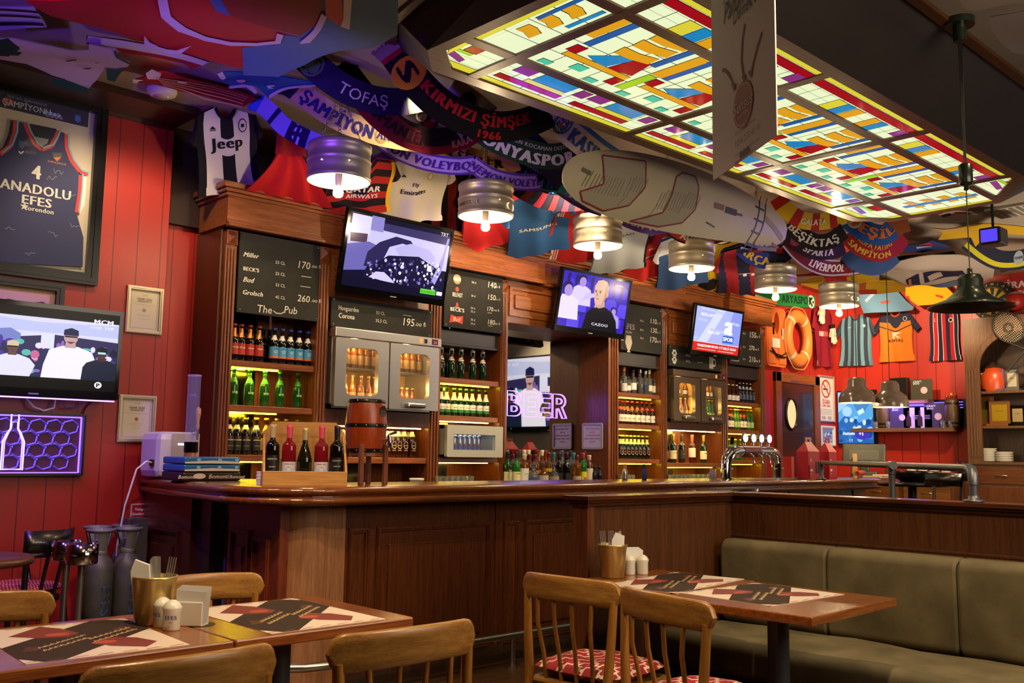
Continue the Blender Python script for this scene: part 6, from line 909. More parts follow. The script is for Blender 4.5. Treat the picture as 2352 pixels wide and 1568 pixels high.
def napkins(p, rz, label):
    p = V(p); t = thing('napkin_holder', label, 'napkin holder', p, rz, 'napkin holders'); MW[t.name] = Matrix.Translation(p); b = B(); [b.box((p.x-.042, p.y+s*.024-.003, p.z), (p.x+.042, p.y+s*.024+.003, p.z+.075), PORC, .003) for s in (-1, 1)]; b.box((p.x-.042, p.y-.024, p.z), (p.x+.042, p.y+.024, p.z+.006), PORC); b.build('holder', t)
    for k in range(9): b = B(); y = p.y-.018+.0045*k; f = fy(p.x, y, p.z+.006); w = .046; b.poly([(-w, 0), (w*.9, 0), (w*1.1, .1+.0015*k), (-w*1.05, .105+.0012*k)], M('dcdad4', .85), f, 0, .002); b.build('napkin', t)
napkins((1.432, 2.965, .75), radians(-50), 'white napkin holder full of napkins right of the front shaker'); napkins((3.63, 2.985, .75), radians(-15), 'white napkin holder behind the shakers on the booth table')
# chairs: facing local +y
CW = wood('7a4c1e', 'a4702f', 'z', .32); LAT = nodemat('red_lattice_cloth', '8e1520', 'd2b8a4', 'lattice', 22, .8, .05); DOT = nodemat('red_dot_cloth', '9a1824', 'dccabc', 'dots', 42, .8, .05)
def cushion(b, w, d, z, h, m, cy=0.):
    def fn(s):
        def g(u, v):
            x, y = 2*u-1, 2*v-1; e = max(0., (1-abs(x)**3)*(1-abs(y)**3)); k = 1-.12*(x*x*y*y); dim = .8+.2*min(1, sqrt((x*x+y*y)*2.2)); return (x*w/2*k, cy+y*d/2*k, z+h/2+s*h/2*(e**.45)*(dim if s > 0 else 1)+.006*sin(7*x+3*y)*e)
        return g
    b.grid(fn(1), 18, 18, m); b.grid(lambda u, v: fn(-1)(1-u, v), 10, 10, m)
def make_chair(label, mat_c, loc, rz):
    t = thing('dining_chair', label, 'chair', (0, 0, 0), 0, 'wooden dining chairs'); RW_ = .235
    ry = lambda a: -.235+.05*(a/RW_)**2+.0
    b = B(); n = 22
    def rail(u, v):
        a = (2*u-1)*RW_; ang = 2*pi*v; e = max(0, abs(2*u-1)-.82)/.18; hh = .048*sqrt(max(0, 1-e*e)) if e > 0 else .048; return (a, ry(a)+.011*max(-1, min(1, 1.6*cos(ang))), .795+hh*max(-1, min(1, 1.25*sin(ang)))+.004*cos(2*a/RW_))
    b.grid(rail, n*2, 16, CHAIRW); b.build('top_rail', t)
    for s in (-1, 1):
        b = B(); b.tube([(s*.205, -.265, 0), (s*.19, -.225, .25), (s*.185, -.205, .45), (s*.2, -.2, .62), (s*.208, -.195, .77)], [.015, .017, .019, .017, .015], CW, 10); b.build('leg', t); b = B(); b.tube([(s*.185, .17, 0), (s*.175, .16, .44)], [.014, .018], CW, 10); b.build('leg', t)
    for k in range(4): a = (-.12, -.042, .036, .114)[k]; b = B(); b.tube([(a*.95, -.185, .43), (a, -.2, .55), (a*1.08, -.225, .66), (a*1.12, ry(a), .76)], .0095, CW, 8, flat=.75); b.build('spindle', t)
    b = B(); b.box((-.2, -.205, .425), (.2, .2, .45), CHAIRW, .012); b.build('seat', t); b = B(); [b.box((x0, y0, .37), (x1, y1, .425), CW) for x0, y0, x1, y1 in ((-.175, -.2, .175, -.18), (-.175, .15, .175, .17), (-.185, -.18, -.165, .16), (.165, -.18, .185, .16))]; b.build('apron', t)
    b = B(); [b.tube([(s*.19, -.23, .2), (s*.18, .165, .2)], .009, CW, 8) for s in (-1, 1)]; b.build('stretcher', t)
    t.location = loc; t.rotation_euler = (0, 0, rz); return t
def seat_cushion(label, m, loc, rz, w=.42): b = B(); cushion(b, w, .4, .451, .07, m, .0); o = solo(b, 'seat_cushion', label, 'cushion', None, 'red seat cushions'); o.location = (loc[0], loc[1], 0); o.rotation_euler = (0, 0, rz); return o
ch0 = None; A2 = -pi/2
for (x, y), rz, lb, cu in [((1.015, 2.33), .02, 'wooden chair at the bottom left, only its top rail in view', DOT), ((1.63, 2.30), -.04, 'wooden chair at the bottom centre, near side of the table by the bar', DOT), ((1.655, 3.19), pi-.06, 'wooden chair on the bar side of the left tables, behind the napkin holder', DOT), ((.9, 3.17), pi-.04, 'wooden chair at the left edge, on the wall side of the left table', DOT), ((2.94, 2.58), A2+.08, 'wooden booth chair nearer the bar, left one of the two', LAT), ((2.86, 2.02), A2-.20, 'wooden booth chair nearer the camera, right one of the two', LAT)]:
    if ch0 is None: ch0 = make_chair(lb, None, (x, y, 0), rz); o = ch0
    else: o = dup(ch0, (x, y, 0), rz, lb)
    seat_cushion(('red dotted' if cu is DOT else 'red and white lattice')+' cushion on the '+lb.split(',')[0], cu, (x, y), rz)
# booth
bo = thing('booth_partition', 'dark wooden booth partition with moulded cap, running right and towards the camera', 'partition', (4.6, 3.1, 0)); POSTM = wood('5a2f1a', '7c4a2c', 'z', .35)
b = B(); b.box((3.41, 3.07, 0), (3.46, 3.165, 1.075), POSTM, .002); b.build('end_post', bo); b = B(); b.box((3.46, 3.075, 0), (4.7, 3.16, 1.075), BOOTH); b.build('bar_side_panel', bo); b = B(); b.box((4.6, -.6, 0), (4.7, 3.075, 1.075), BOOTH); b.box((4.592, -.6, .87), (4.6, 3.075, .885), BOOTH, .003); b.box((4.585, -.6, .45), (4.6, 3.075, .868), wood('4a2a14', '66401f', 'z', .4)); b.build('bench_side_panel', bo)
b = B()
for a, z0, z1 in ((.012, 1.062, 1.078), (.022, 1.078, 1.09), (.034, 1.09, 1.112)): b.box((3.41-a, 3.07-a, z0), (4.7+a, 3.165+a, z1), BOOTH_T, .004); b.box((4.6-a, -.6, z0), (4.7+a, 3.1, z1), wood('3a1c0c', '5c3016', 'y', .25), .004)
b.build('cap', bo)
OL = nodemat('olive_suede', '5c5238', '7a6e4e', 'mottle', 5, .75, .12); be = thing('booth_bench', 'long olive suede bench with a padded back along the booth partition', 'bench', (4.2, 1.5, 0))
def pad(x0, x1, y0, y1, z0, z1, r, ax):
    b = B(); o = rrect(x0, z0, x1, z1, r, 5); n = len(o); ys = [y0, y0+.012]+[y0+(y1-y0)*k/24 for k in range(1, 24)]+[y1-.012, y1]; rings = []
    for k, y in enumerate(ys):
        s = .93 if k in (0, len(ys)-1) else 1.; cx_, cz = (x0+x1)/2, (z0+z1)/2; rings.append([(cx_+(x-cx_)*s+.004*sin(5*y+z*9), y, cz+(z-cz)*s+(.008*sin(3.1*y+x*6)*sin(9*y) if ax == 's' and z > cz else 0)) for x, z in o])
    for a, c_ in zip(rings, rings[1:]): b.add(a+c_, [(i, (i+1) % n, n+(i+1) % n, n+i) for i in range(n)], OL, True)
    b.add(rings[0], [tuple(range(n))[::-1]], OL); b.add(rings[-1], [tuple(range(n))], OL); return b
for k, (y0, y1) in enumerate([(2.425, 3.03), (1.8, 2.42), (.9, 1.795), (0, .895), (-.6, -.005)]): pad(4.42, 4.58, y0, y1, .44, .868, .05, 'b').build('back_pad', be)
pad(3.88, 4.45, -.6, 3.03, .30, .455, .045, 's').build('seat_pad', be); b = B(); b.box((3.93, -.6, 0), (4.575, 3.03, .3), M('2a261e', .8)); b.build('plinth', be)
# dark bentwood armchairs by the wall, bar stools behind the booth
BK = M('17110f', .3, coat=.4); 
def armchair(x, y, rz, label, cu):
    t = thing('armchair', label, 'chair', (0, 0, 0), 0, 'dark bentwood armchairs'); b = B(); arc = [(.27*sin(a), -.26*cos(a)*1.0, .70+.012*cos(a)) for a in [radians(k) for k in range(-115, 116, 10)]]; b.tube(arc, [.02]+[.022]*(len(arc)-2)+[.02], BK, 10, flat=.8); b.build('arm_hoop', t)
    b = B(); F = [( .25*sin(a), -.265*cos(a)) for a in [radians(k) for k in range(-48, 49, 8)]]; b.add([(p[0]*s, p[1]*s, z) for s, z in ((1., .70), (1.08, .84), (1.13, .845), (1.06, .70)) for p in F], [(j*len(F)+i, j*len(F)+i+1, ((j+1) % 4)*len(F)+i+1, ((j+1) % 4)*len(F)+i) for j in range(4) for i in range(len(F)-1)]+[(0, len(F), 2*len(F), 3*len(F)), (len(F)-1, 4*len(F)-1, 3*len(F)-1, 2*len(F)-1)], BK, True); b.build('back_rest', t)
    b = B(); b.lathe([(0, .43), (.225, .43), (.235, .44), (.235, .46), (.22, .47), (0, .468)], (0, 0, 0), BK, 28); b.build('seat', t)
    for sx in (-1, 1):
        b = B(); b.tube([(sx*.2, .2, 0), (sx*.18, .17, .43)], [.014, .018], BK, 10); b.build('leg', t); b = B(); b.tube([(sx*.19, -.24, 0), (sx*.17, -.19, .43), (sx*.18, -.2, .7)], [.014, .018, .016], BK, 10); b.build('leg', t); b = B(); b.tube([(sx*.24, .12, .70), (sx*.27, .14, .6), (sx*.25, .1, .5), (sx*.21, .02, .45)], .012, BK, 8); b.build('arm_support', t)
    for k in (-.06, .06): b = B(); b.tube([(k, -.2, .46), (k*1.1, -.25, .7)], .011, BK, 8); b.build('back_slat', t)
    t.location = (x, y, 0); t.rotation_euler = (0, 0, rz); b = B(); cushion(b, .42, .42, .468, .075, DOT); o = solo(b, 'seat_cushion', cu, 'cushion', None, 'red seat cushions'); o.location = (x, y, 0); o.rotation_euler = (0, 0, rz)
A_ = at(38, 1300, d=5.5); armchair(A_.x, A_.y, radians(35), 'dark bentwood armchair nearer the ashtray stands at the left edge', 'red dotted cushion on the dark armchair nearer the ashtray stands'); A_ = at(-22, 1280, d=6.35); armchair(A_.x, A_.y, radians(10), 'dark bentwood armchair farther left, half outside the picture', 'red dotted cushion on the dark armchair at the far left')
t = thing('round_table', 'dark round table top at the left edge beside the dark armchairs', 'table', (1.34, 5.2, 0)); b = B(); b.lathe([(0, .74), (.3, .74), (.31, .755), (.3, .775), (0, .775)], (1.34, 5.2, 0), wood('3a1a10', '542a18', 'x', .3), 32); b.build('tabletop', t); b = B(); b.cyl((1.34, 5.2, 0), .04, .74, BLACK, 16); b.build('column', t); b = B(); b.cyl((1.34, 5.2, 0), .2, .02, BLACK, 24); b.build('base', t)
def stool(x, y, rz, label, red=False, top=1.07):
    t = thing('bar_stool', label, 'bar stool', (0, 0, 0), 0, 'dark bar stools'); b = B(); b.lathe([(0, .73), (.18, .73), (.19, .75), (.18, .77), (0, .765)], (0, 0, 0), BK, 24); b.build('seat', t)
    for k in range(4): a = pi/4+k*pi/2; b = B(); b.tube([(.22*cos(a), .22*sin(a), 0), (.14*cos(a), .14*sin(a), .73)], .015, BK, 8); b.build('leg', t)
    b = B(); b.tube([(.18*cos(k*pi/8), .18*sin(k*pi/8), .3) for k in range(16)], .009, BK, 8, True); b.build('foot_ring', t); b = B(); F = [(.2*sin(a), -.19*cos(a)) for a in [radians(k) for k in range(-50, 51, 10)]]; n = len(F); b.add([(p[0]*s, p[1]*s, z) for s, z in ((1., top-.1), (1.1, top), (1.16, top), (1.08, top-.1)) for p in F], [(j*n+i, j*n+i+1, ((j+1) % 4)*n+i+1, ((j+1) % 4)*n+i) for j in range(4) for i in range(n-1)], BK, True); b.build('back_rest', t)
    for s in (-.1, .1): b = B(); b.tube([(s, -.14, .75), (s*1.25, -.185, top-.06)], .012, BK, 8); b.build('back_post', t)
    t.location = (x, y, 0); t.rotation_euler = (0, 0, rz)
    if red: b = B(); cushion(b, .36, .36, .765, .05, DOT); o = solo(b, 'seat_cushion', 'red cushion on the bar stool by the pipe railing', 'cushion', None, 'red seat cushions'); o.location = (x, y, 0); o.rotation_euler = (0, 0, rz)
for u, lb, red, top in ((1568, 'dark bar stool whose low back shows over the partition, left one', False, 1.085), (1716, 'dark bar stool whose low back shows over the partition, right one', False, 1.085)): p = at(u, 1125, z=1.07); stool(at(u, 1120, y=3.78).x, 3.95, .1, lb, red, 1.085)
stool(at(2140, 1100, y=3.25).x, 3.25, radians(75), 'dark bar stool with a tall back and red cushion between the railing posts', True, 1.2)
# ================================================================ keg lamps
KEGM = M('b4ac98', .42, .6, var=.12, bs=5.); CREAM = M('e8dcc0', .5); BULB = M('ffe2b0', .3, e=40.); CHN = M('7a7468', .35, .9)
KEGS = [((3.258, 5.045, 3.10), 'with two small holes, first from the left'), ((4.504, 5.05, 3.10), 'with a slotted hand hole, second from the left'), ((5.732, 5.066, 3.085), 'third from the left, before the grey and white shirts'), ((6.835, 4.953, 3.045), 'fourth from the left, above the third bar television'), ((8.163, 4.931, 3.025), 'fifth from the left'), ((9.205, 4.825, 2.975), 'sixth from the left, nearest the right wall')]
def slot(b, p, r, a0, z0, w, h, m): b.poly([((w-h)/2*s+h/2*cos(a+pi/2*(1-s))*1., h/2*sin(a+pi/2*(1-s))) for s, rng in ((1, range(-4, 5)), (-1, range(-4, 5))) for a in [k*pi/8-(pi/2)*(1-s)*0+(pi if s < 0 else 0)-pi/2*(1-s) for k in rng]], m, lambda x, y, n=0: p+V(((r+n)*sin(x/r+a0), -(r+n)*cos(x/r+a0), z0+y)), .001)
for i, (p, l) in enumerate(KEGS):
    p = V(p); t = thing('keg_lamp', 'hanging steel keg lamp, '+l, 'lamp', p, 0, 'keg lamps over the bar'); R_k, h = .2, .115
    b = B(); b.lathe([(.03, h-.012), (R_k-.02, h-.01), (R_k-.008, h+.004), (R_k, h-.004), (R_k, h-.035), (R_k-.006, h-.04), (R_k-.006, .022), (R_k, .016), (R_k+.003, .008), (R_k, 0), (R_k-.003, -.006), (R_k, -.014), (R_k-.004, -.05), (R_k-.004, -.085), (R_k, -.09), (R_k+.002, -.105), (R_k, -h), (R_k-.008, -h)], p, KEGM, 40); b.build('shell', t)
    b = B(); b.lathe([(R_k-.008, -h), (R_k-.012, -.08), (R_k-.012, h-.03), (.03, h-.03)], p, CREAM, 40); b.build('inner_face', t)
    az = atan2(p.x, p.y) - .0
    b = B()
    if i in (1, 5): slot(b, p, R_k, az-.62+(.55 if i == 5 else -.38)*-1-1.0+ .95, -.055, .13, .042, M('fff0cc', .5, e=1.2)); 
    if i == 1: b.text('ANADOLU E', 0, 0, .036, M('6a665c', .35, .9), lambda x, y, n=0: p+V(((R_k+n-.003)*sin(x/R_k-az-.75+.0), -(R_k+n-.003)*cos(x/R_k-az-.75), -.06+y)), .001, bold=.03)
    for a in ([-.55, .3] if i in (0, 2, 4) else [.5]): b.poly([(.008*cos(k), .005*sin(k)) for k in range(6)], M('fff0cc', .5, e=1.2), lambda x, y, n=0: p+V(((R_k+n)*sin(x/R_k-az+a), -(R_k+n)*cos(x/R_k-az+a), -.03+y)), .003)
    if b.f: b.build('hole', t)
    b = B(); b.lathe([(.045, h-.035), (.04, h-.05), (.024, h-.055), (.022, -h+.0), (.019, -h-.03)], p, CREAM, 18); b.build('bulb_socket', t)
    b = B(); b.lathe([(.016, -h-.03), (.028, -h-.05), (.033, -h-.07), (.030, -h-.088), (.018, -h-.1), (0, -h-.104)], p, BULB, 18); b.build('bulb', t)
    lamp('keg_lamp_light', 'POINT', p+V((0, 0, -h-.14)), 21, (1, .74, .42), .03); lamp('keg_lamp_light', 'POINT', p+V((0, 0, -h+.06)), 2.5, (1, .78, .48), .02)
    hook = p+V((0, 0, 3.56-p.z))
    for k in range(3):
        a = az*-1+k*2*pi/3+.5; q = p+V(((R_k-.015)*cos(a), (R_k-.015)*sin(a), h)); b = B(); d = hook-q; n = int(d.length/.03)
        for j in range(n):
            c0 = q+d*((j+.5)/n); s_ = d.normalized(); sd = s_.cross(V((0, 0, 1)) if j % 2 else V((.7, .7, .1))).normalized(); b.tube([c0+s_*(.02*cos(m))+sd*(.0075*sin(m)) for m in [k2*pi/4 for k2 in range(8)]], .0024, CHN, 4, True)
        b.build('chain', t)
    b = B(); b.tube([hook+V((0, 0, -.02)), hook+V((.012, 0, 0)), hook+V((0, 0, .02)), hook+V((0, 0, .04))], .005, CHN, 6); b.build('ceiling_hook', t)
# ================================================================ shirts on the cornice
RS_ = []
def row_shirt(label, ut, vt, zt, ub, vb, yb, wpx, base, **k):
    RS_.append(1); o_ = .09*(len(RS_) % 2); T = at(ut, vt, z=zt+.035*(len(RS_) % 2)); Bo = at(ub, vb, y=yb+o_); ym = (T.y+Bo.y)/2; vm = (vt+vb)/2; um = (ut+ub)/2; W_ = abs(at(um+wpx, vm, y=ym).x-at(um-wpx, vm, y=ym).x)/2; k = dict(dict(fold=.009, sl=1.1), **k); return jersey('football_shirt', label, T, Bo, W_, base, group='shirts above the back bar', **k), T, Bo, W_
def H_(ut, vt, zt, ub, vb, yb): return (at(ut, vt, z=zt)-at(ub, vb, y=yb)).length
BW = lambda a, c, edges: (lambda u, v: CL(c if sum(u > e for e in edges) % 2 else a))
h = H_(518, 243, 3.57, 530, 440, 6.12)
row_shirt('black and white striped football shirt at the left end above the back bar', 518, 243, 3.57, 530, 440, 6.12, 74, 'c9c4bd', pattern=lambda u, v: CL('15141a') if (u < .13 or u > .87 or (.4 < u < .6 and not .5 < v < .72)) else CL('c9c4bd'), sleeve='15141a', collar='15141a', neck=.09, seed=1, decals=[dt('Jeep', 0, h*.53, h*.135, '15141a', bold=.05), dp([(-.12, h*.765), (-.10, h*.80), (-.075, h*.765)], '15141a'), dt('adidas', -.097, h*.745, .012, '15141a', bold=.04), dc(.11, h*.77, .032, '15141a', .05), dc(.11, h*.77, .026, 'c9c4bd', .042, .0042), dp([(.098, h*.75), (.122, h*.75), (.122, h*.79), (.098, h*.79)], '15141a', .005)])
h = H_(1200-370, 365, 3.42, 815, 488, 6.06)
row_shirt('red and black hooped football shirt behind the first keg lamp', 840, 368, 3.40, 815, 488, 6.06, 74, 'b02a24', pattern=lambda u, v: CL('e0b020') if u > .94 else CL(['a82620', '1e1618'][int(v*7.2) % 2]), sleeve='1e1618', collar='1e1618', seed=2, decals=[dt('QATAR', .03, h*.42, .055, 'e8dcd4', bold=.04), dt('AIRWAYS', .03, h*.30, .04, 'e8dcd4', bold=.03)])
c0 = at(655, 322, z=3.42); c1 = at(672, 462, y=6.08); t = thing('red_drape', 'plain red cloth gathered at its top beside the striped shirt', 'cloth', c1); dr_ = lambda s: (lambda u, v: (lambda w_, a: V((c0.x+(c1.x-c0.x)*v+(2*u-1)*w_-.04*v, c0.y+(c1.y-c0.y)*v-.03*a*sin(u*19+v*1.5)-s*.02-.05*sin(pi*v), c0.z+(c1.z-c0.z)*v)))(.05+.30*v**1.4, .3+.7*v))
b = B(); b.grid(dr_(1), 60, 20, CL('b01a1c')); b.build('cloth', t); b = B(); b.grid(lambda u, v: dr_(0)(1-u, v), 40, 12, CL('b01a1c')); b.build('back', t); b = B(); b.grid(lambda u, v: V((c0.x+(2*u-1)*(.09+.03*v)+.02*v, c0.y-.05-.02*sin(u*9), c0.z+.02-.15*v+.03*u)), 16, 6, CL('8a1418')); b.build('folded_collar', t)
h = H_(965, 362, 3.52, 932, 512, 6.02)
row_shirt('white football shirt above the television with the crowd scene', 968, 362, 3.5, 932, 512, 6.02, 76, 'd0c8bc', sleeve='d0c8bc', collar='2a2a34', neck=.08, seed=4, fold=.02, decals=[dt('Fly', 0, h*.63, .036, '26242a', bold=.03), dt('Emirates', 0, h*.5, .045, '26242a', bold=.04, sx=.9), dp([(-.13, h*.77), (-.11, h*.81), (-.085, h*.77)], '26242a'), dc(.12, h*.76, .026, 'c8a040', .034), dc(.12, h*.76, .018, 'e8e4e0', .024, .0042)])
row_shirt('dark red and black shirt between the white shirt and the second keg lamp', 1030, 395, 3.54, 1028, 545, 6.3, 36, '5a1214', pattern=lambda u, v: CL('1c1214' if int(u*4) % 2 else '6a1416'), sleeve='1c1214', seed=5, nosleeve=True)
h = H_(1140, 395, 3.5, 1118, 566, 6.0)
row_shirt('red football shirt with a white crest behind the second keg lamp', 1140, 395, 3.5, 1125, 566, 6.0, 60, 'c4282a', sleeve='d83a34', collar='e8e0dc', seed=6, lean=.03, decals=[dc(.06, h*.86, .05, 'e0d8d4', .04), dc(.06, h*.86, .04, 'b02020', .03, .0042)])
h = H_(1245, 445, 3.36, 1232, 582, 6.0)
row_shirt('blue football shirt with white lettering between the second and third keg lamps', 1245, 445, 3.36, 1235, 582, 6.0, 57, '2e5c94', sleeve='3a78b8', collar='20406a', seed=7, lean=.03, decals=[dt('SAMSUNG', -.01, h*.45, .05, 'd8d0c0', bold=.04), dc(.13, h*.7, .03, 'c8c4b8'), dc(.13, h*.7, .022, '2e5c94', None, .0042)])
h = H_(1345, 470, 3.32, 1325, 600, 6.0)
row_shirt('red football shirt with three white side stripes behind the third keg lamp', 1348, 470, 3.32, 1325, 600, 6.0, 53, 'c22a28', pattern=lambda u, v: CL('e4dcd8') if (.03 < u < .06 or .08 < u < .105 or .125 < u < .15 or .9 < u < .93) else CL('c22a28'), sleeve='c22a28', collar='901a1a', seed=8, lean=.03)
h = H_(1440, 488, 3.34, 1418, 622, 6.0)
row_shirt('pale grey football shirt right of the third keg lamp', 1443, 488, 3.34, 1418, 622, 6.0, 46, 'b4bcc0', pattern=lambda u, v: CL('1c1c22') if u > .95 else CL('b4bcc0'), sleeve='2a7a9a', collar='e0e0e0', seed=9, lean=.03, decals=[dt('ETIHAD', -.02, h*.62, .055, '303440', sx=.9), dt('AIRWAYS', -.0, h*.5, .02, '606470'), dc(.12, h*.85, .03, '90a8c0'), dc(.12, h*.85, .022, 'e0e0dc', None, .0042)])
h = H_(1510, 515, 3.34, 1482, 640, 6.0)
row_shirt('red football shirt with white sleeves left of the fourth keg lamp', 1510, 517, 3.32, 1482, 640, 6.0, 42, 'c42a28', sleeve='dcd4cc', collar='e4dcd4', seed=10, lean=.03, decals=[dt('Fly', 0, h*.6, .04, 'ece4dc', bold=.03), dt('Emirates', 0, h*.46, .05, 'ece4dc', bold=.04, sx=.8), dp([(-.12, h*.8), (-.1, h*.86), (-.09, h*.82), (-.06, h*.86), (-.09, h*.75)], 'ece4dc'), dc(.1, h*.77, .024, 'e0c8a0', .034)])
row_shirt('blue shirt with a pale shoulder behind the fourth keg lamp', 1578, 535, 3.3, 1565, 658, 6.0, 40, '3a5c94', pattern=lambda u, v: CL('d8dce4' if v > .72 else '3a5c94'), seed=11, lean=.03, sleeve='d8dce4', collar='203050')
h = H_(1660, 553, 3.26, 1648, 662, 6.0)
row_shirt('yellow and black football shirt right of the fourth keg lamp', 1663, 550, 3.26, 1645, 662, 6.0, 42, 'd0b018', sleeve='201c14', collar='201c14', seed=12, lean=.03, decals=[dt('EVONIK', 0, h*.52, .034, '302a14', bold=.04), dp([(-.2, h*.02), (-.02, h*.02), (0, h*.2), (-.05, h*.28), (-.2, h*.2)], '1c1814')])
h = H_(1725, 565, 3.24, 1710, 676, 6.0)
row_shirt('navy and red striped football shirt with a white T, right end above the back bar', 1728, 565, 3.24, 1712, 676, 6.02, 42, 'a82428', pattern=lambda u, v: CL(['22284a', 'a82428'][int((u*1.0+.15*v)*5) % 2]), sleeve='a82428', collar='22284a', seed=13, lean=.03, decals=[dt('T', -.03, h*.46, .13, 'e4e0dc', bold=.05), dp([(.03, h*.46), (.07, h*.46), (.07, h*.51), (.03, h*.51)], 'e4e0dc'), dp([(.1, h*.46), (.14, h*.46), (.14, h*.51), (.1, h*.51)], 'e4e0dc'), dc(.13, h*.8, .03, 'd8d0d0'), dc(.13, h*.8, .02, 'a82428', None, .0042)])
# ================================================================ scarves
scarf('navy scarf with wide white capitals above the first keg lamp', [(688, 118), (720, 150), (770, 190), (818, 216), (870, 231), (925, 233), (972, 225)], .165, '221c48', [('t', 'TOFAŞ', .5, -.2, .42, 'd8d0dc', dict(sx=1.25)), ('d', .1, 0, .42, '4a6a58', 1.1), ('d', .1, 0, .34, '221c48', 1.1), ('b', .85, 1, -.5, .5, '2a3a34')])
scarf('cream scarf lettered ŞAMPİYON in navy above the first keg lamp', [(684, 205), (720, 235), (770, 268), (818, 290), (879, 310), (946, 322), (990, 326)], .15, 'b8a478', [('t', 'ŞAMPİYON', .3, -.27, .55, '2a2468', dict(bold=.06, sx=.82)), ('d', .62, 0, .34, '8a7a50', 1.1), ('d', .62, 0, .24, 'b8a478'), ('t', 'ANKARAGÜCÜ', .83, -.2, .4, '2a2468', dict(bold=.05, sx=.8))], fringe=('241c40', None), z1=3.42)
scarf('dark red and black scarf under the navy one, sagging lowest in its middle', [(796, 172), (835, 222), (870, 262), (915, 298), (955, 316), (1001, 325), (1063, 313), (1096, 292)], .17, '1c1014', [('b', 0, 1, -.5, -.2, '7a1420'), ('p', [(.22, -.4), (.3, .45), (.52, .3), (.58, -.3)], '6a1220'), ('t', 'MANİER', .42, -.2, .45, '1c1014', dict(bold=.05)), ('t', 'KARA', .84, -.35, .3, 'c87a80', dict(bold=.04))], fringe=('1a0c10', None))
scarf('black scarf lettered KIRMIZI ŞİMŞEK in red with a yellow ball emblem', [(905, 118), (930, 152), (958, 190), (1001, 232), (1047, 262), (1093, 281), (1139, 291), (1185, 288), (1231, 274), (1264, 258)], .19, '161412', [('d', .1, 0, .47, 'c89a18', 1.25), ('t', 'S', .1, -.3, .6, '161412', dict(bold=.08, sx=1.3)), ('b', 0, .02, -.5, .5, '9a1c20'), ('t', 'KIRMIZI ŞİMŞEK', .51, -.02, .36, 'b82028', dict(bold=.06, sx=1.25)), ('t', '1966', .58, -.42, .26, 'b82028', dict(bold=.06, sx=1.3))], fringe=('9a8a80', None))
scarf('short white scarf with a black animal head behind the black and red scarf', [(1032, 205), (1062, 224), (1092, 246), (1122, 272)], .17, 'a8a0a8', [('p', [(.25, -.3), (.3, .2), (.42, .38), (.55, .3), (.6, .1), (.7, -.1), (.62, -.38), (.5, -.2), (.44, -.4), (.36, -.1)], '1c1a20'), ('d', .42, .18, .06, 'a8a0a8'), ('d', .52, -.02, .07, 'a8a0a8'), ('t', 'SR', .86, -.15, .3, '1c1a20', dict(bold=.05))], z1=3.4)
scarf('cream scarf with a dark crest and magenta pennant mark under the black and red scarf', [(940, 246), (970, 272), (1000, 296), (1032, 314), (1060, 322)], .17, 'a09078', [('b', 0, .5, -.5, .5, '2a2030'), ('d', .22, .05, .22, 'c8b8c0'), ('d', .22, .05, .14, '2a2030'), ('p', [(.42, .45), (.3, -.1), (.5, -.35)], 'a02a70')], z1=3.42)
scarf('violet scarf lettered in dark violet sagging left of the second keg lamp', [(842, 290), (876, 322), (925, 352), (986, 373), (1047, 381), (1090, 378)], .125, '9a80d8', [('b', 0, 1, .36, .5, '4a2a9a'), ('b', 0, 1, -.5, -.38, '4a2a9a'), ('t', 'ANEMON VOLEYBOL', .5, -.24, .48, '3c1c8c', dict(shear=.15, bold=.06, sx=1.0))], z1=3.3, ys=None)
scarf('yellow scarf with black inverted lettering behind the second keg lamp', [(996, 326), (1047, 352), (1109, 373), (1150, 376), (1190, 366)], .16, 'b89038', [('t', 'TILSİTLER', .45, -.2, .42, '1c1610', dict(bold=.06, sx=1.1))], z1=3.4)
scarf('violet scarf with white lettering crossing the second keg lamp chains', [(1084, 376), (1124, 402), (1170, 415), (1215, 419), (1252, 414)], .12, 'a88ae0', [('b', 0, 1, .36, .5, '5a30a8'), ('b', 0, 1, -.5, -.38, '5a30a8'), ('t', 'ANEMON VOLEYBOL', .5, -.24, .46, '4a22a0', dict(shear=.15, bold=.06))], z0=3.3, z1=3.3)
scarf('green scarf with large white capitals above the second keg lamp', [(1092, 286), (1126, 312), (1168, 334), (1216, 351), (1255, 359), (1294, 356), (1334, 340)], .18, '1e3a2c', [('t', 'KONYASPOR', .46, -.36, .46, 'd0ccd0', dict(bold=.07, sx=1.05)), ('t', 'ŞANLI ŞEHRİN KOCAMAN DESTANI', .5, .22, .16, 'b0b4ac', dict(bold=.04, sx=1.1))], z1=3.5)
scarf('green and black scarf hanging just under the green one', [(1142, 318), (1174, 358), (1210, 388), (1246, 407), (1300, 414), (1330, 408)], .19, '151a18', [('b', 0, 1, -.5, -.05, '1e6a64'), ('t', 'DENİZLİ', .42, -.42, .4, '0e1412', dict(bold=.08, sx=1.1)), ('t', 'HERKES SEVER', .6, .1, .24, '8a9a8c', dict(bold=.04))], z1=3.35)
scarf('dark navy scarf with a round white badge', [(1178, 292), (1225, 340), (1262, 374), (1300, 415)], .19, '1c1630', [('d', .55, .05, .3, 'c8c4d8'), ('d', .55, .05, .24, '1c1630'), ('d', .55, .05, .2, 'c8c4d8'), ('t', 'ALTAY', .55, -.02, .11, '1c1630', dict(bold=.06))], z1=3.3)
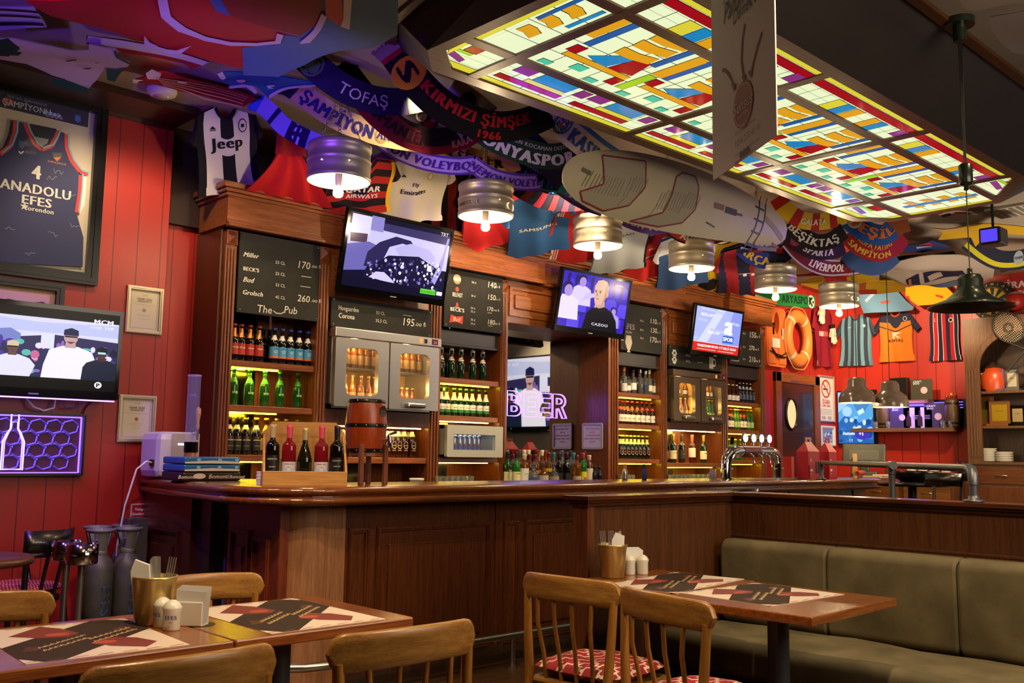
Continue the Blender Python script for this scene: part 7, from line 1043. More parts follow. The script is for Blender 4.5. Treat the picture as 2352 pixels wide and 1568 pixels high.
scarf('white and blue scarf beside the surfboard nose', [(1268, 256), (1300, 290), (1332, 318), (1375, 352), (1420, 380), (1450, 395)], .2, 'c4bcc0', [('b', 0, 1, .34, .5, '2a5cae'), ('d', .13, .0, .4, '2a5a9a'), ('d', .13, 0, .3, 'c4bcc0'), ('d', .13, 0, .24, '2a5a9a'), ('d', .13, 0, .12, 'b82a30'), ('t', 'KASIMPAŞA', .62, -.3, .5, '2450a0', dict(bold=.06, shear=-.1))], z1=3.4)
scarf('dark violet scarf with pale lettering under the surfboard nose', [(1272, 412), (1300, 432), (1330, 452), (1370, 470), (1420, 482), (1455, 484)], .15, '38206e', [('t', 'BÜYÜK ANKARA', .45, -.25, .5, 'b8a8e8', dict(bold=.07, shear=.1)), ('b', 0, 1, -.5, -.4, '181030')], z0=3.3, z1=3.3)
scarf('violet scarf with white lettering under the middle of the surfboard', [(1408, 486), (1450, 508), (1494, 521), (1536, 518), (1570, 508)], .125, '6a4aa8', [('t', 'ANEMON VOLEYBOL', .5, -.24, .46, 'd8d0e8', dict(bold=.06, shear=.1))], z0=3.25, z1=3.25)
scarf('navy and red diagonally striped scarf between the second and third keg lamps', [(1172, 422), (1216, 448), (1258, 464), (1315, 468), (1345, 462)], .12, '1c1c34', [('p', [(k/6, -.5), (k/6+.08, -.5), (k/6+.12, .5), (k/6+.04, .5)], ['a82a44', '7a2430'][k % 2]) for k in range(6)], z0=3.3, z1=3.3)
scarf('pale blue and navy banded scarf falling from the ceiling to the first keg lamp', [(598, 238), (622, 258), (650, 288), (690, 312), (738, 334)], .12, '8a92d8', [('b', .22, .28, -.5, .5, '1a1a4a'), ('b', .5, .8, -.5, .5, '1a1a4a'), ('b', .58, .62, -.5, .5, 'b0b0e8'), ('b', .66, .7, -.5, .5, 'b0b0e8')], fringe=('3a6ad0', None), z1=3.2)
scarf('yellow and red banded scarf at the tail of the surfboard', [(1786, 452), (1806, 482), (1842, 505), (1880, 509), (1912, 504), (1945, 494)], .15, 'd0a828', [('b', k/4, k/4+.1, -.5, .5, 'a82420') for k in range(4)]+[('t', 'GALATA', .52, -.2, .36, 'e8d8b0', dict(bold=.05))], z1=3.5)
scarf('black scarf with white capitals right of the surfboard tail', [(1812, 512), (1838, 538), (1874, 556), (1909, 552), (1940, 530)], .15, '1c181c', [('t', 'BEŞİKTAŞ', .45, -.24, .48, 'c8c4cc', dict(bold=.05))], z1=3.35, z0=3.4)
scarf('dark plum scarf just under the black one by the surfboard tail', [(1806, 536), (1840, 562), (1874, 578), (1917, 576), (1940, 566)], .15, '2a1830', [('d', .16, 0, .34, '8a3a5a'), ('t', 'SPARTA', .55, -.24, .44, 'c8bcd8', dict(bold=.06, shear=.1))], z0=3.35, z1=3.3)
scarf('claret scarf with pale edges, lowest of three right of the surfboard tail', [(1812, 552), (1838, 582), (1869, 604), (1905, 615), (1960, 612), (2000, 604)], .16, '6a1c34', [('t', 'LIVERPOOL', .45, -.25, .5, 'd8ccd8', dict(bold=.06)), ('b', 0, 1, .4, .5, 'a8a0c8'), ('b', 0, 1, -.5, -.4, 'a8a0c8')], z0=3.3, z1=3.3)
scarf('red scarf with yellow lettering left of the blue and orange one', [(1926, 500), (1948, 534), (1978, 564), (2020, 578), (2050, 566), (2076, 540)], .19, '901c24', [('t', 'AVRUPA FATİHİ', .5, .08, .26, 'd09a38', dict(bold=.05)), ('t', 'SAMPİYON', .5, -.34, .3, 'd09a38', dict(bold=.06)), ('d', .1, 0, .4, 'd8c8b8'), ('d', .1, 0, .3, '901c24')], z0=3.5, z1=3.4)
scarf('blue scarf with orange capitals by the corner of the stained glass light', [(1946, 498), (1974, 522), (2004, 537), (2034, 539), (2058, 518), (2086, 508)], .19, '2a58b0', [('t', 'YEŞİL', .42, -.15, .46, 'd8702a', dict(bold=.07, sx=1.2)), ('d', .12, .1, .36, 'd8d4cc'), ('t', 'VAN', .12, .02, .16, 'b04a3a', dict(bold=.05)), ('b', .75, 1, -.5, .5, '8a4a2a')], z0=3.5, z1=3.45)
scarf('blue scarf with yellow lettering left of the fifth keg lamp', [(1680, 536), (1703, 566), (1728, 588), (1762, 598), (1800, 584), (1822, 560)], .16, '2a3a9a', [('t', 'BARÇA', .36, -.26, .5, 'c8a848', dict(bold=.06)), ('d', .1, 0, .36, 'a84a5a'), ('b', .6, 1, -.5, .5, '20243c')], z0=3.4, z1=3.35)
scarf('dull violet and white scarf just under the surfboard tail', [(1690, 538), (1720, 552), (1755, 560), (1790, 554)], .1, '6a5aa0', [('t', 'ORDUSPOR', .5, -.22, .44, 'd0c8e0', dict(bold=.06))], z0=3.3, z1=3.3)
scarf('red and orange scarf lettered with white script right of the violet one', [(1530, 514), (1560, 536), (1590, 546), (1625, 546), (1660, 538)], .13, 'a83420', [('t', 'ADANA', .5, -.25, .46, 'd8c8d8', dict(bold=.06)), ('b', 0, 1, -.5, -.38, '1a1a34')], z0=3.25, z1=3.25)
scarf('rumpled blue mesh scarf between the two grey pendant cords', [(1946, 580), (1966, 602), (2000, 614), (2030, 608), (2058, 586)], .16, '34508c', [('b', 0, 1, .35, .5, '2a4070')], z0=3.3, z1=3.3)
scarf('navy and yellow club scarf at the right edge under the ceiling', [(2225, 552), (2262, 582), (2300, 598), (2352, 594), (2400, 570)], .2, '1e2236', [('b', 0, 1, -.35, -.1, 'b0a828'), ('d', .62, .12, .36, '8a94a0'), ('t', 'FENER', .62, .05, .14, '1e2236', dict(bold=.05))], z0=3.5, z1=3.5)
# ================================================================ surfboard
a0, a1 = at(1306, 398, y=4.25), at(1818, 538, y=4.25); ax = (a1-a0).normalized(); Lb = (a1-a0).length; wv = V((0, -.25, .97)); wv = (wv-ax*wv.dot(ax)).normalized(); nb_ = ax.cross(wv)
sb = thing('surfboard', 'worn cream surfboard with red edged grip pads hanging under the stained glass light', 'surfboard', (a0+a1)/2)
def bw(s): return .26*(max(0., sin(pi*min(1, s/1.12)**.62))**.62) if s < .56 else .26*(max(0., sin(pi*(.5*min(1, (.56/1.12))**.62/.5 if False else (s/1.12)**.62)))**.62)*(1 if s < .94 else max(.0, 1-((s-.94)/.06)**2.2*.55))
def SB(x, y, n=0.): s = x/Lb; w_ = max(.001, bw(s)); return a0+ax*x+wv*(y+.035*sin(pi*s))+nb_*(n+.03*(1-min(1, (y/w_)**2))*min(1, s*8)*min(1, (1-s)*10)-.05*(2*s-1)**2)
SBM = M('c4b894', .45, var=.06, bs=3.); b = B(); sg = [0]+[.5*(1-cos(pi*k/40)) for k in range(1, 40)]+[1]
b.grid(lambda u, v: SB(sg[int(round(u*40))]*Lb, (2*v-1)*bw(sg[int(round(u*40))]), 0), 40, 12, SBM); b.grid(lambda u, v: SB(sg[int(round(u*40))]*Lb, (1-2*v)*bw(sg[int(round(u*40))]), 0)-nb_*(.06*min(1, bw(sg[int(round(u*40))])*6)*sqrt(max(0, 1-(2*v-1)**2))), 40, 12, SBM); b.build('deck', sb)
def bdraw(fn, nm): f2 = B(); fn(f2); refine(f2, .05); bend(f2, SB); f2.build(nm, sb)
def pads(f2):
    PG = M('a89f88', .8); RE = M('8a3038', .6); GL = M('6a6452', .8)
    for pts in ([(.30, .17), (.72, .20), (.74, .02), (.62, -.13), (.40, -.20), (.20, -.16), (.16, -.10), (.34, -.02)], [(1.06, .15), (1.13, .19), (1.28, .19), (1.33, .12), (1.33, -.05), (1.22, -.17), (.98, -.235), (.68, -.235), (.98, -.13), (1.03, 0)]):
        k = Lb/2.72; q = [(a*k, c) for a, c in pts]; f2.poly(q, PG, ID, .003); f2.line(q+[q[0]], .012, RE, ID, .005); xs = [p[0] for p in q]; x = min(xs)
        while x < max(xs):
            col = [p for p in q if abs(p[0]-x) < .2]
            if col: lo, hi = min(p[1] for p in col), max(p[1] for p in col); f2.line([(x, lo*.7+hi*.3), (x+.05, lo*.35+hi*.65)], .0035, GL, ID, .0045)
            x += .03
def stripes(f2):
    DK = M('3a3630', .5); k = Lb/2.72
    for d in (0, .1): f2.line([(k*(2.1+d), -.24), (k*(2.16+d), -.05), (k*(2.2+d), .22)], .016, DK, ID, .003)
    for c in (-.18, -.08, .02, .12): f2.line([(k*2.12, c), (k*2.26, c-.01)], .016, DK, ID, .0032)
    f2.rect(k*1.55, .0, k*1.68, .045, M('8a6a5a', .6), ID, .003); f2.rect(k*1.70, -.01, k*1.86, .04, M('4a4844', .6), ID, .003); f2.text('NAISH', k*1.9, 0, .03, DK, ID, .003, bold=.04); f2.line([(k*1.5, -.12), (k*1.62, -.14)], .012, DK, ID, .003); f2.line([(k*2.3, -.2), (k*2.6, -.16)], .03, M('7a7a6c', .6), ID, .003); f2.line([(k*2.3, .05), (k*2.66, -.06)], .05, M('9a957c', .6), ID, .003); f2.line([(k*2.5, -.12), (k*2.62, -.14)], .02, M('9a4a3a', .6), ID, .0034); f2.line([(.14*k, .05), (.22*k, .03)], .03, M('6a6a5e', .7), ID, .003)
bdraw(pads, 'grip_pads'); bdraw(stripes, 'print')
for s in (.36, .8):
    p = SB(s*Lb, bw(s)*.95, -.02); b = B(); top_ = 3.5; n = int((top_-p.z)/.035)
    for j in range(n): c0 = p+V((0, 0, (j+.5)*(top_-p.z)/n)); sd = V((1, 0, 0)) if j % 2 else V((0, 1, 0)); b.tube([c0+V((0, 0, .022*cos(m)))+sd*(.008*sin(m)) for m in [q*pi/4 for q in range(8)]], .0026, CHN, 4, True)
    b.build('chain', sb)
# ================================================================ hanging paper sign
c0, c1 = at(1640, 415, z=2.35), at(1787, 310, z=2.35); wd = (c1-c0).length; fs = Fr(c0, c1-c0, (0, 0, 1)); hs = 3.56-2.35
sg_ = thing('hanging_sign', 'tall white hanging card sign with a red round logo before the stained glass light', 'sign', (c0+c1)/2); b = B(); b.rect(0, 0, wd, hs, M('dedad4', .5), fs, 0, .004); b.build('card', sg_)
DKG = M('3c3a38', .6); q = lambda u, v: ((u-1640)/147*wd, (lambda x: x)((415-(u-1640)*.714-v)/415*hs*.0)+0)
def spx(u, v):
    r = FW+RT*((u-1176)/FPX)-UP*((v-784)/FPX); t_ = (c0-CAM_POS).dot(fs.n)/r.dot(fs.n); p = CAM_POS+r*t_-c0; return p.dot(fs.r), p.dot(fs.u)
b = B()
for s, u, v, h_ in (('Pahalı', 1664, 58, .085), ('Demek Değil', 1686, 60, .06), ('Ay', 1664, 12, .08)): x, y = spx(u, v); b.text(s, x, y, h_*1.3, DKG, fs, .006, 'l', shear=.3, sx=.72)
x, y = spx(1710, 240); b.disc(x, y, .085, M('a03028', .5), fs, .006, 28, .085); b.disc(x, y, .077, M('e0d8d0', .5), fs, .007, 28, None, .96); b.text('Sensus', x, y-.02, .062, M('e8e0dc', .5), fs, .008, shear=.25); b.text('ŞARAP BUTİĞİ', x, y-.04, .014, M('e8e0dc', .5), fs, .008)
for pts in ([(1662, 160), (1672, 165), (1682, 180), (1689, 204)], [(1714, 55), (1708, 90), (1706, 140), (1712, 184)], [(1753, 75), (1742, 110), (1732, 150), (1727, 173)]): b.line([spx(*p) for p in pts], .012, M('8a5048', .6), fs, .006); e = spx(*pts[-1]); b.poly([(e[0]-.018, e[1]+.02), (e[0]+.02, e[1]+.015), (e[0]+.004, e[1]-.015)][::-1], M('8a5048', .6), fs, .007)
x, y = spx(1692, 340); [b.text(s, x+.0, y+d, z_, M('8a8886', .6), fs, .006, 'l') for s, d, z_ in (('0236 233 41 41', 0, .034), ('lezzet şarapla buluşuyor', .045, .018), ('www.sensuswinegallery.com', -.035, .018))]; [b.disc(spx(1706+7*k, 356-5*k)[0], spx(1706+7*k, 356-5*k)[1], .015, DKG, fs, .006, 12) for k in range(3)]; b.poly([spx(1691, 381), spx(1732, 352), spx(1732, 344), spx(1691, 373)], M('a03038', .5), fs, .006); b.build('print', sg_)
b = B(); [b.tube([fs(wd*k, hs, 0), fs(wd*k, hs, 0)+V((0, 0, .05))], .002, STEEL, 5) for k in (.15, .85)]; b.build('hanging_wire', sg_)
# ================================================================ pendant lamps
LG = M('1e2a20', .3, .3, coat=.4); p = at(2203, 45, z=3.6); z1 = at(2229, 690, y=p.y).z; zz = lambda v: at(2225, v, x=p.x, y=None).z
t = thing('pendant_lamp', 'dark green bell shaped pendant lamp on a pulley cord at the right', 'pendant lamp', p); b = B(); b.cyl(p+V((0, 0, -.035)), .075, .035, LG, 28); b.cyl(p+V((0, 0, -.12)), .033, .09, LG, 20); b.build('ceiling_rose', t)
zt = zz(630); zr = zz(705); Rb = .205; hgt = zt-zr; b = B(); b.lathe([(.012, hgt+.03), (.014, hgt), (.05, hgt-.005), (.062, hgt-.03), (.062, hgt*.62), (.075, hgt*.45), (.12, hgt*.22), (.165, hgt*.12), (.17, hgt*.09), (Rb, .0), (Rb, -.006), (.165, .012), (.1, .05), (.055, hgt*.5)], (p.x, p.y, zr), LG, 44); b.build('shade', t); b = B(); b.lathe([(0, 0), (.02, .005), (.03, .03), (.02, .06), (0, .07)], (p.x, p.y, zr+.02), M('c8c0a8', .2, t=.3), 14); b.build('bulb', t)
zw = zz(400); b = B(); [b.tube([(p.x+dx, p.y, p.z-.1), (p.x+dx*.6, p.y, zw+.07)], .0028, BLACK, 6) for dx in (-.02, 0, .02)]; b.tube([(p.x, p.y, zw-.03), (p.x, p.y, zt)], .003, BLACK, 6); b.build('cord', t); b = B(); b.lathe([(0, .06), (.02, .06), (.034, .05), (.034, -.04), (.03, -.055), (.01, -.06), (.012, -.08), (0, -.085)], (p.x, p.y, zw), LG, 20); b.build('counterweight', t)
GP2 = M('6a5a50', .2, coat=.5)
for u, vt, vb, lb in ((1969, 866, 925, 'glossy taupe pendant lamp over the right end of the bar, left one'), (2045, 874, 935, 'glossy taupe pendant lamp over the right end of the bar, right one')):
    p = at(u, vb, d=9.45); zt = p.z+(vb-vt)/2216*9.45; h_ = zt-p.z; R_p = .175 if u < 2000 else .168; t = thing('pendant_lamp', lb, 'pendant lamp', p, 0, 'taupe pendant lamps'); b = B(); b.lathe([(.0, h_), (.06, h_-.004), (.085, h_-.03), (.09, h_*.62), (.1, h_*.58), (.15, h_*.42), (.172, h_*.2), (R_p, .0)], p, GP2, 40); b.build('shade', t); b = B(); b.lathe([(R_p, 0), (R_p-.006, .0), (R_p-.012, h_*.2), (.14, h_*.4), (.08, h_*.56)], p, M('f0d8a8', .5), 40); b.build('inner_shade', t); b = B(); b.lathe([(0, .03), (.025, .04), (.03, .07), (.015, .1)], p, M('ffdca0', .3, e=14.), 14); b.build('bulb', t); b = B(); b.tube([(p.x, p.y, zt), (p.x, p.y, 3.6)], .004, BLACK, 6); b.build('cord', t); lamp('pendant_light', 'POINT', p+V((0, 0, .02)), 9, (1, .75, .45), .03)
# ================================================================ cloths under the ceiling at the left
hung('striped_cloth', 'black and white striped cloth at the top left corner', 'cloth', [('a8a0b8', [(0, 0), (80, 0), (108, 66), (0, 64)])]+[('141018', [(0, v), (84+v*.3, v+6), (88+v*.3, v+14), (0, v+8)]) for v in (4, 24, 46)], 3.5)
hung('basketball_jersey', 'white sleeveless jersey with green trim lying under the ceiling at the left', 'jersey', [('b0a494', [(-40, 60), (30, 66), (100, 84), (165, 100), (205, 100), (206, 86), (266, 95), (272, 112), (302, 128), (290, 150), (280, 152), (264, 184), (246, 180), (246, 158), (222, 180), (204, 190), (175, 184), (150, 172), (120, 164), (60, 140), (-40, 120)]), ('14351f', [(-40, 68), (20, 64), (48, 86), (40, 96), (52, 98), (44, 112), (22, 110), (24, 116), (-40, 112)]), ('1c4a34', [(267, 96), (273, 112), (302, 128), (299, 132), (268, 114), (262, 98)]), ('1c4a34', [(244, 156), (266, 160), (292, 148), (288, 154), (264, 184), (246, 180)]), ('1c4a34', [(120, 166), (160, 174), (205, 188), (220, 178), (204, 192), (150, 184), (120, 174)]), ('1e1e24', [(152, 130), (175, 124), (178, 128), (154, 135)]), ('1e1e24', [(220, 136), (234, 131), (222, 133), (221, 130)]), ('20402c', [(190, 153), (210, 152), (206, 156), (195, 156)])], 3.47)
hung('red_garment', 'long red and white garment under the ceiling, beside the big flag', 'cloth', [('8e1830', [(200, 58), (280, 74), (370, 96), (482, 136), (462, 152), (440, 160), (420, 148), (330, 128), (280, 118), (262, 96), (200, 82)]), ('c0b4d0', [(204, 57), (280, 74), (370, 96), (482, 136), (465, 150), (420, 138), (330, 116), (270, 98), (200, 74)])], 3.52)
hung('striped_shirt', 'dark red shirt with thin white stripes and white collar lying under the ceiling', 'shirt', [('861420', [(310, 166), (340, 150), (376, 148), (450, 172), (500, 186), (560, 206), (592, 222), (562, 242), (520, 234), (420, 210), (340, 182), (308, 180)]), ('c8b8c0', [(336, 146), (350, 140), (372, 150), (366, 166), (340, 163)]), ('d0c4b8', [(306, 160), (332, 166), (318, 172), (316, 180), (306, 178)])]+[('c89a90', [(360+k*4, 158+k*6), (470, 186+k*9), (570-k*4, 218+k*5), (570-k*4, 220+k*5), (470, 188.5+k*9), (360+k*4, 160+k*6)]) for k in range(5)]+[('c0a8b0', [(408, 166), (430, 170), (432, 174), (424, 178), (410, 172)])], 3.56)
hung('blue_shirt', 'blue shirt with white trim and a white 5 lying under the ceiling', 'shirt', [('1c5a9c', [(500, 150), (520, 146), (566, 150), (640, 160), (738, 174), (700, 190), (655, 204), (618, 220), (606, 214), (586, 198), (530, 194), (505, 178)]), ('c0b8d0', [(500, 150), (512, 144), (520, 168), (512, 176), (505, 166)]), ('c0b8d0', [(525, 193), (560, 191), (580, 196), (592, 210), (586, 212), (566, 198), (528, 198)]), ('b0a8d8', [(738, 174), (700, 182), (655, 200), (618, 216), (618, 222), (660, 206), (704, 192)]), ('c8c0d8', [(542, 174), (560, 172), (566, 178), (556, 185), (546, 182)]), ('c8c0d8', [(612, 194), (630, 192), (632, 196), (620, 198), (630, 203), (616, 202)])], 3.48)
hung('club_flag', 'huge red flag with white edged crest shapes and blue border under the ceiling', 'flag', [('9a1416', [(60, -40), (120, 10), (220, 45), (330, 86), (440, 120), (530, 145), (640, 166), (700, 148), (760, 100), (830, 70), (912, 46), (916, -40)]), ('3a5878', [(560, 160), (556, 112), (640, 104), (650, 68), (715, 76), (775, 112), (700, 150), (640, 168)]), ('3a5878', [(470, -40), (500, 4), (600, 40), (700, 74), (775, 110), (860, 84), (914, 46), (916, -40)]), ('7a1218', [(500, -40), (530, 14), (600, 40), (690, 66), (745, 10), (740, -40)]), ('b4a8a0', [(362, -40), (372, 10), (410, 56), (470, 88), (530, 104), (590, 106), (644, 98), (652, 66), (637, 62), (632, 90), (590, 98), (530, 94), (474, 76), (430, 46), (394, 8), (384, -40)]), ('b4a8a0', [(332, 66), (344, 84), (372, 100), (406, 106), (440, 98), (418, 112), (386, 112), (356, 98), (332, 92)]), ('b4a8a0', [(690, 92), (712, 84), (738, 40), (752, 8), (740, 0), (722, 40), (690, 84)]), ('b03c2c', [(750, 6), (784, 26), (790, 6), (786, -40), (748, -40)]), ('c0b0a8', [(784, 26), (804, 32), (810, -40), (790, -40), (790, 6)])], 3.36, .035, k=2.6)
p = at(372, 203, z=3.6); t = thing('smoke_detector', 'round white ceiling detector above the red wall', 'smoke detector', p); b = B(); b.lathe([(0, -.055), (.06, -.055), (.088, -.04), (.095, -.02), (.09, 0)], p, M('c8bfae', .4), 32); b.build('body', t); b = B(); b.lathe([(0, -.0565), (.052, -.0565), (.052, -.055)], p, M('b0a898', .4), 28); b.disc(.0, 0, .004, M('a0ff60', .4, e=2.), Fr(p+V((.03, -.03, -.058)), (1, 0, 0), (0, -1, 0)), 0, 8); b.build('grille', t)
# under the ceiling at the right
hung('yellow_shirt', 'yellow shirt spread under the ceiling at the right behind the projector', 'shirt', [('b08c18', [(2140, 510), (2170, 508), (2235, 500), (2300, 508), (2352, 512), (2352, 528), (2310, 530), (2285, 540), (2270, 555), (2262, 546), (2240, 558), (2230, 545), (2155, 542), (2165, 530)])], 3.45)
hung('white_shirt', 'red and white shirt with black shoulder lying under the ceiling beyond the stained glass', 'shirt', [('b8aca8', [(2150, 486), (2172, 478), (2200, 473), (2232, 478), (2246, 490), (2200, 494), (2165, 500)]), ('8a1c20', [(2146, 476), (2150, 468), (2200, 462), (2180, 476), (2160, 492), (2148, 488)]), ('1c1618', [(2160, 494), (2182, 488), (2184, 496), (2166, 499)]), ('8a2a2c', [(2188, 480), (2220, 480), (2230, 487), (2196, 490)])], 3.5)
hung('blue_red_shirt', 'navy shirt with red piping lying under the ceiling beside the scarves', 'shirt', [('22306c', [(2058, 558), (2090, 552), (2140, 542), (2170, 552), (2184, 560), (2168, 572), (2120, 578), (2065, 574)]), ('8a2030', [(2062, 560), (2068, 558), (2076, 572), (2070, 575)]), ('8a2030', [(2112, 548), (2134, 544), (2148, 556), (2140, 558)]), ('9aa0c0', [(2104, 566), (2140, 562), (2140, 566), (2106, 571)])], 3.42)
hung('white_shirt', 'white sports shirt with a navy number and orange trim hanging under the ceiling', 'shirt', [('b4a8a0', [(2016, 596), (2060, 590), (2140, 580), (2204, 582), (2240, 592), (2262, 600), (2284, 606), (2280, 630), (2220, 640), (2150, 652), (2085, 660), (2076, 644), (2050, 644), (2020, 630)]), ('1c2444', [(2080, 632), (2110, 626), (2114, 644), (2086, 646)]), ('1c2444', [(2120, 626), (2210, 612), (2222, 628), (2170, 634), (2124, 640)]), ('b8a89a', [(2130, 632), (2160, 624), (2166, 632), (2136, 638)]), ('b87a3a', [(2086, 632), (2092, 631), (2094, 646), (2088, 646)]), ('5a7a9a', [(2134, 646), (2200, 636), (2222, 630), (2200, 642), (2150, 650)])], 3.38)
hung('black_banner', 'black cloth strip above the white sports shirt', 'cloth', [('16161a', [(2056, 588), (2120, 578), (2190, 570), (2204, 584), (2130, 588), (2066, 600)]), ('6a5a2a', [(2080, 590), (2096, 587), (2098, 594), (2082, 596)])], 3.44)
hung('red_shirt', 'red cloth between yellow shirts over the right end of the bar', 'shirt', [('a02420', [(1825, 616), (1900, 612), (1950, 620), (1952, 650), (1900, 650), (1890, 634), (1830, 632)])], 3.3)
hung('yellow_shirt', 'yellow shirt with red hem hanging left of the sixth keg lamp', 'shirt', [('c09c1c', [(1834, 636), (1862, 630), (1890, 630), (1896, 650), (1900, 668), (1872, 664), (1842, 656)]), ('a02a20', [(1842, 654), (1872, 661), (1900, 665), (1900, 669), (1872, 665), (1842, 658)])], 3.22)
hung('yellow_shirt', 'yellow shirt with red print hanging right of the sixth keg lamp', 'shirt', [('bc981c', [(1944, 622), (1990, 618), (2020, 634), (2050, 636), (2078, 650), (2080, 662), (2020, 666), (1950, 664)]), ('a83020', [(1956, 656), (2014, 660), (2014, 666), (1956, 664)]), ('a04a20', [(1972, 650), (1990, 648), (1988, 658), (1976, 658)])], 3.28)
hung('red_cap_cloth', 'red cloth with white print lying above the yellow shirts', 'cloth', [('9a1c20', [(1974, 600), (1990, 594), (2018, 596), (2020, 608), (1980, 610)]), ('c8b0a8', [(1998, 600), (2012, 600), (2010, 604), (2000, 605)])], 3.42)
hung('red_white_cloth', 'red and white cloth at the right edge above the banner', 'cloth', [('a89c94', [(2290, 614), (2300, 602), (2352, 600), (2352, 618), (2300, 622)]), ('7a1a20', [(2298, 602), (2318, 600), (2352, 598), (2352, 603), (2300, 606)]), ('7a1a20', [(2296, 620), (2330, 616), (2330, 620), (2300, 624)])], 3.45)
hung('white_cloth', 'pale cloth hanging at the top right corner, upper piece', 'cloth', [('9a928c', [(2204, -60), (2204, 0), (2216, 22), (2240, 28), (2300, 14), (2380, -4), (2380, -60)])], 3.4, k=3.)
hung('white_cloth', 'pale cloth hanging at the right edge, lower piece', 'cloth', [('908a8c', [(2272, 16), (2276, 60), (2300, 104), (2330, 126), (2352, 128), (2400, 120), (2400, -10), (2340, 4)])], 3.3, k=3.)
p = at(2107, 496, z=3.6); b = B(); b.lathe([(0, -.012), (.09, -.012), (.115, -.004), (.115, 0)], p, M('b0a89c', .5), 28); solo(b, 'ceiling_speaker', 'round white ceiling speaker beyond the stained glass', 'speaker', p)
p = at(2278, 462, z=3.58); t = thing('spot_projector', 'black ceiling projector with a violet glowing lens at the right', 'projector', p); b = B(); b.box((p.x-.02, p.y-.05, 3.56), (p.x+.02, p.y+.05, 3.6), BLACK); b.tube([(p.x, p.y, 3.57), (p.x, p.y, 3.3)], .012, BLACK, 8); b.build('bracket', t); b = B(); b.box((p.x-.1, p.y-.09, 3.18), (p.x+.1, p.y+.09, 3.33), BLACK, .015); b.build('housing', t); b = B(); f = fx(p.x-.1, 0, 0); b.rect(-p.y-.07, 3.2, -p.y+.07, 3.31, M('4a3ad0', .3, e=1.5), f, .002); b.build('lens', t)
p = at(2345, 478, z=3.6); b = B(); b.box((p.x-.2, p.y-.25, 3.575), (p.x+.2, p.y+.25, 3.599), M('a8a098', .5), .004); [b.box((p.x-.17, p.y-.22+.06*k, 3.57), (p.x+.17, p.y-.19+.06*k, 3.576), M('6a645c', .5)) for k in range(8)]; solo(b, 'ceiling_vent', 'square white slatted ceiling vent at the right edge', 'vent', p)
# ================================================================ door end of the back wall
t = thing('wall_scarf', 'green scarf pinned high on the back wall above the lifebuoy', 'scarf', (11.2, 6.6, 3.2)); f = fy(0, 6.605, 0); P = lambda u, v: (at(u, v, y=6.605).x, at(u, v, y=6.605).z)
b = B(); b.poly([P(1732, 690), P(1736, 660), P(1786, 670), P(1872, 680), P(1872, 708), P(1790, 702)], CL('1f7a3c'), f, 0, .006); b.poly([P(1730, 694), P(1734, 676), P(1778, 690), P(1776, 704)], CL('c8c4b0'), f, .007); a_, c_ = P(1795, 694), P(1850, 699); fr3 = Fr((a_[0], 6.605, a_[1]), V((c_[0]-a_[0], 0, (c_[1]-a_[1])+.0)), (0, 0, 1)); b.text('ARYASPOR', 0, 0, .15, CL('123a20'), fr3, .009, 'l', bold=.05, sx=.95); q = P(1862, 693); b.disc(q[0], q[1], .09, CL('d8d8d0'), f, .008, 18); [b.disc(q[0]+.05*cos(k*1.26), q[1]+.05*sin(k*1.26), .022, CL('14301c'), f, .009, 6) for k in range(5)]; b.build('knit', t)
OR = M('d86a28', .6, bump=.1, bs=30.); OR2 = M('c8581e', .6)
p = at(1780, 778, y=6.58); t = thing('life_vest', 'orange life vest with black straps hung on the red wall', 'life vest', p); b = B(); f = fy(p.x, 6.61, p.z); polyh(b, rrect(-.24, -.36, .22, .40, .07), [(.06*cos(k*pi/10)-.0, .2+.14*sin(k*pi/10)) for k in range(20)][::-1], OR, f, 0, .06); b.build('body', t)
b = B(); b.box((p.x-.22, 6.535, p.z-.33), (p.x-.02, 6.56, p.z+.05), OR, .03); b.box((p.x+.03, 6.535, p.z-.33), (p.x+.2, 6.56, p.z+.05), OR, .03); b.build('float_panel', t); b = B(); g = fy(p.x, 6.533, p.z); b.rect(-.14, -.12, .04, .0, M('d8d0c4', .5), g, .001); b.rect(-.1, .05, -.06, .2, M('c0b8b0', .4), g, -.02, .003); b.rect(.1, 0, .14, .14, M('c0b8b0', .4), g, -.001, .003); b.build('patch', t); b = B(); b.tube([g(-.2, -.17), g(-.1, -.2, .01), g(.05, -.22, .02), g(.2, -.16, 0)], .018, BLACK, 8, flat=.4); b.tube([g(-.16, -.13), g(-.05, -.24, .02), g(.16, -.23, .01)], .012, BLACK, 6); b.build('strap', t)
p = at(1834, 777, y=6.52); t = thing('lifebuoy', 'orange lifebuoy ring with pale tape bands on the red wall', 'lifebuoy', p); R1, r1 = .27, .085; b = B(); n = 40
b.grid(lambda u, v: (p.x+(R1+r1*.95*cos(2*pi*v))*cos(2*pi*u)*.92, 6.535+r1*.75*sin(2*pi*v), p.z+(R1+r1*.95*cos(2*pi*v))*sin(2*pi*u)*1.08), 44, 14, M('dc7a30', .45)); b.build('ring', t)
for a in (.9, 2.3, 3.9, 5.3): b = B(); b.grid(lambda u, v: (p.x+(R1+(r1+.003)*.95*cos(2*pi*v))*cos(a+.14*u)*.92, 6.535+(r1+.003)*.75*sin(2*pi*v), p.z+(R1+(r1+.003)*.95*cos(2*pi*v))*sin(a+.14*u)*1.08), 3, 14, M('c8b89a', .5)); b.build('tape_band', t)
b = B(); b.tube([(p.x+.375*.92*cos(k*pi/20), 6.52, p.z+(.375+.02*sin(k*pi/5)**2)*1.08*sin(k*pi/20)) for k in range(40)], .007, M('c89a50', .7), 6, True); b.build('grab_rope', t)
T, Bo = at(1888, 702, y=6.56), at(1892, 842, y=6.58); H = (T-Bo).length
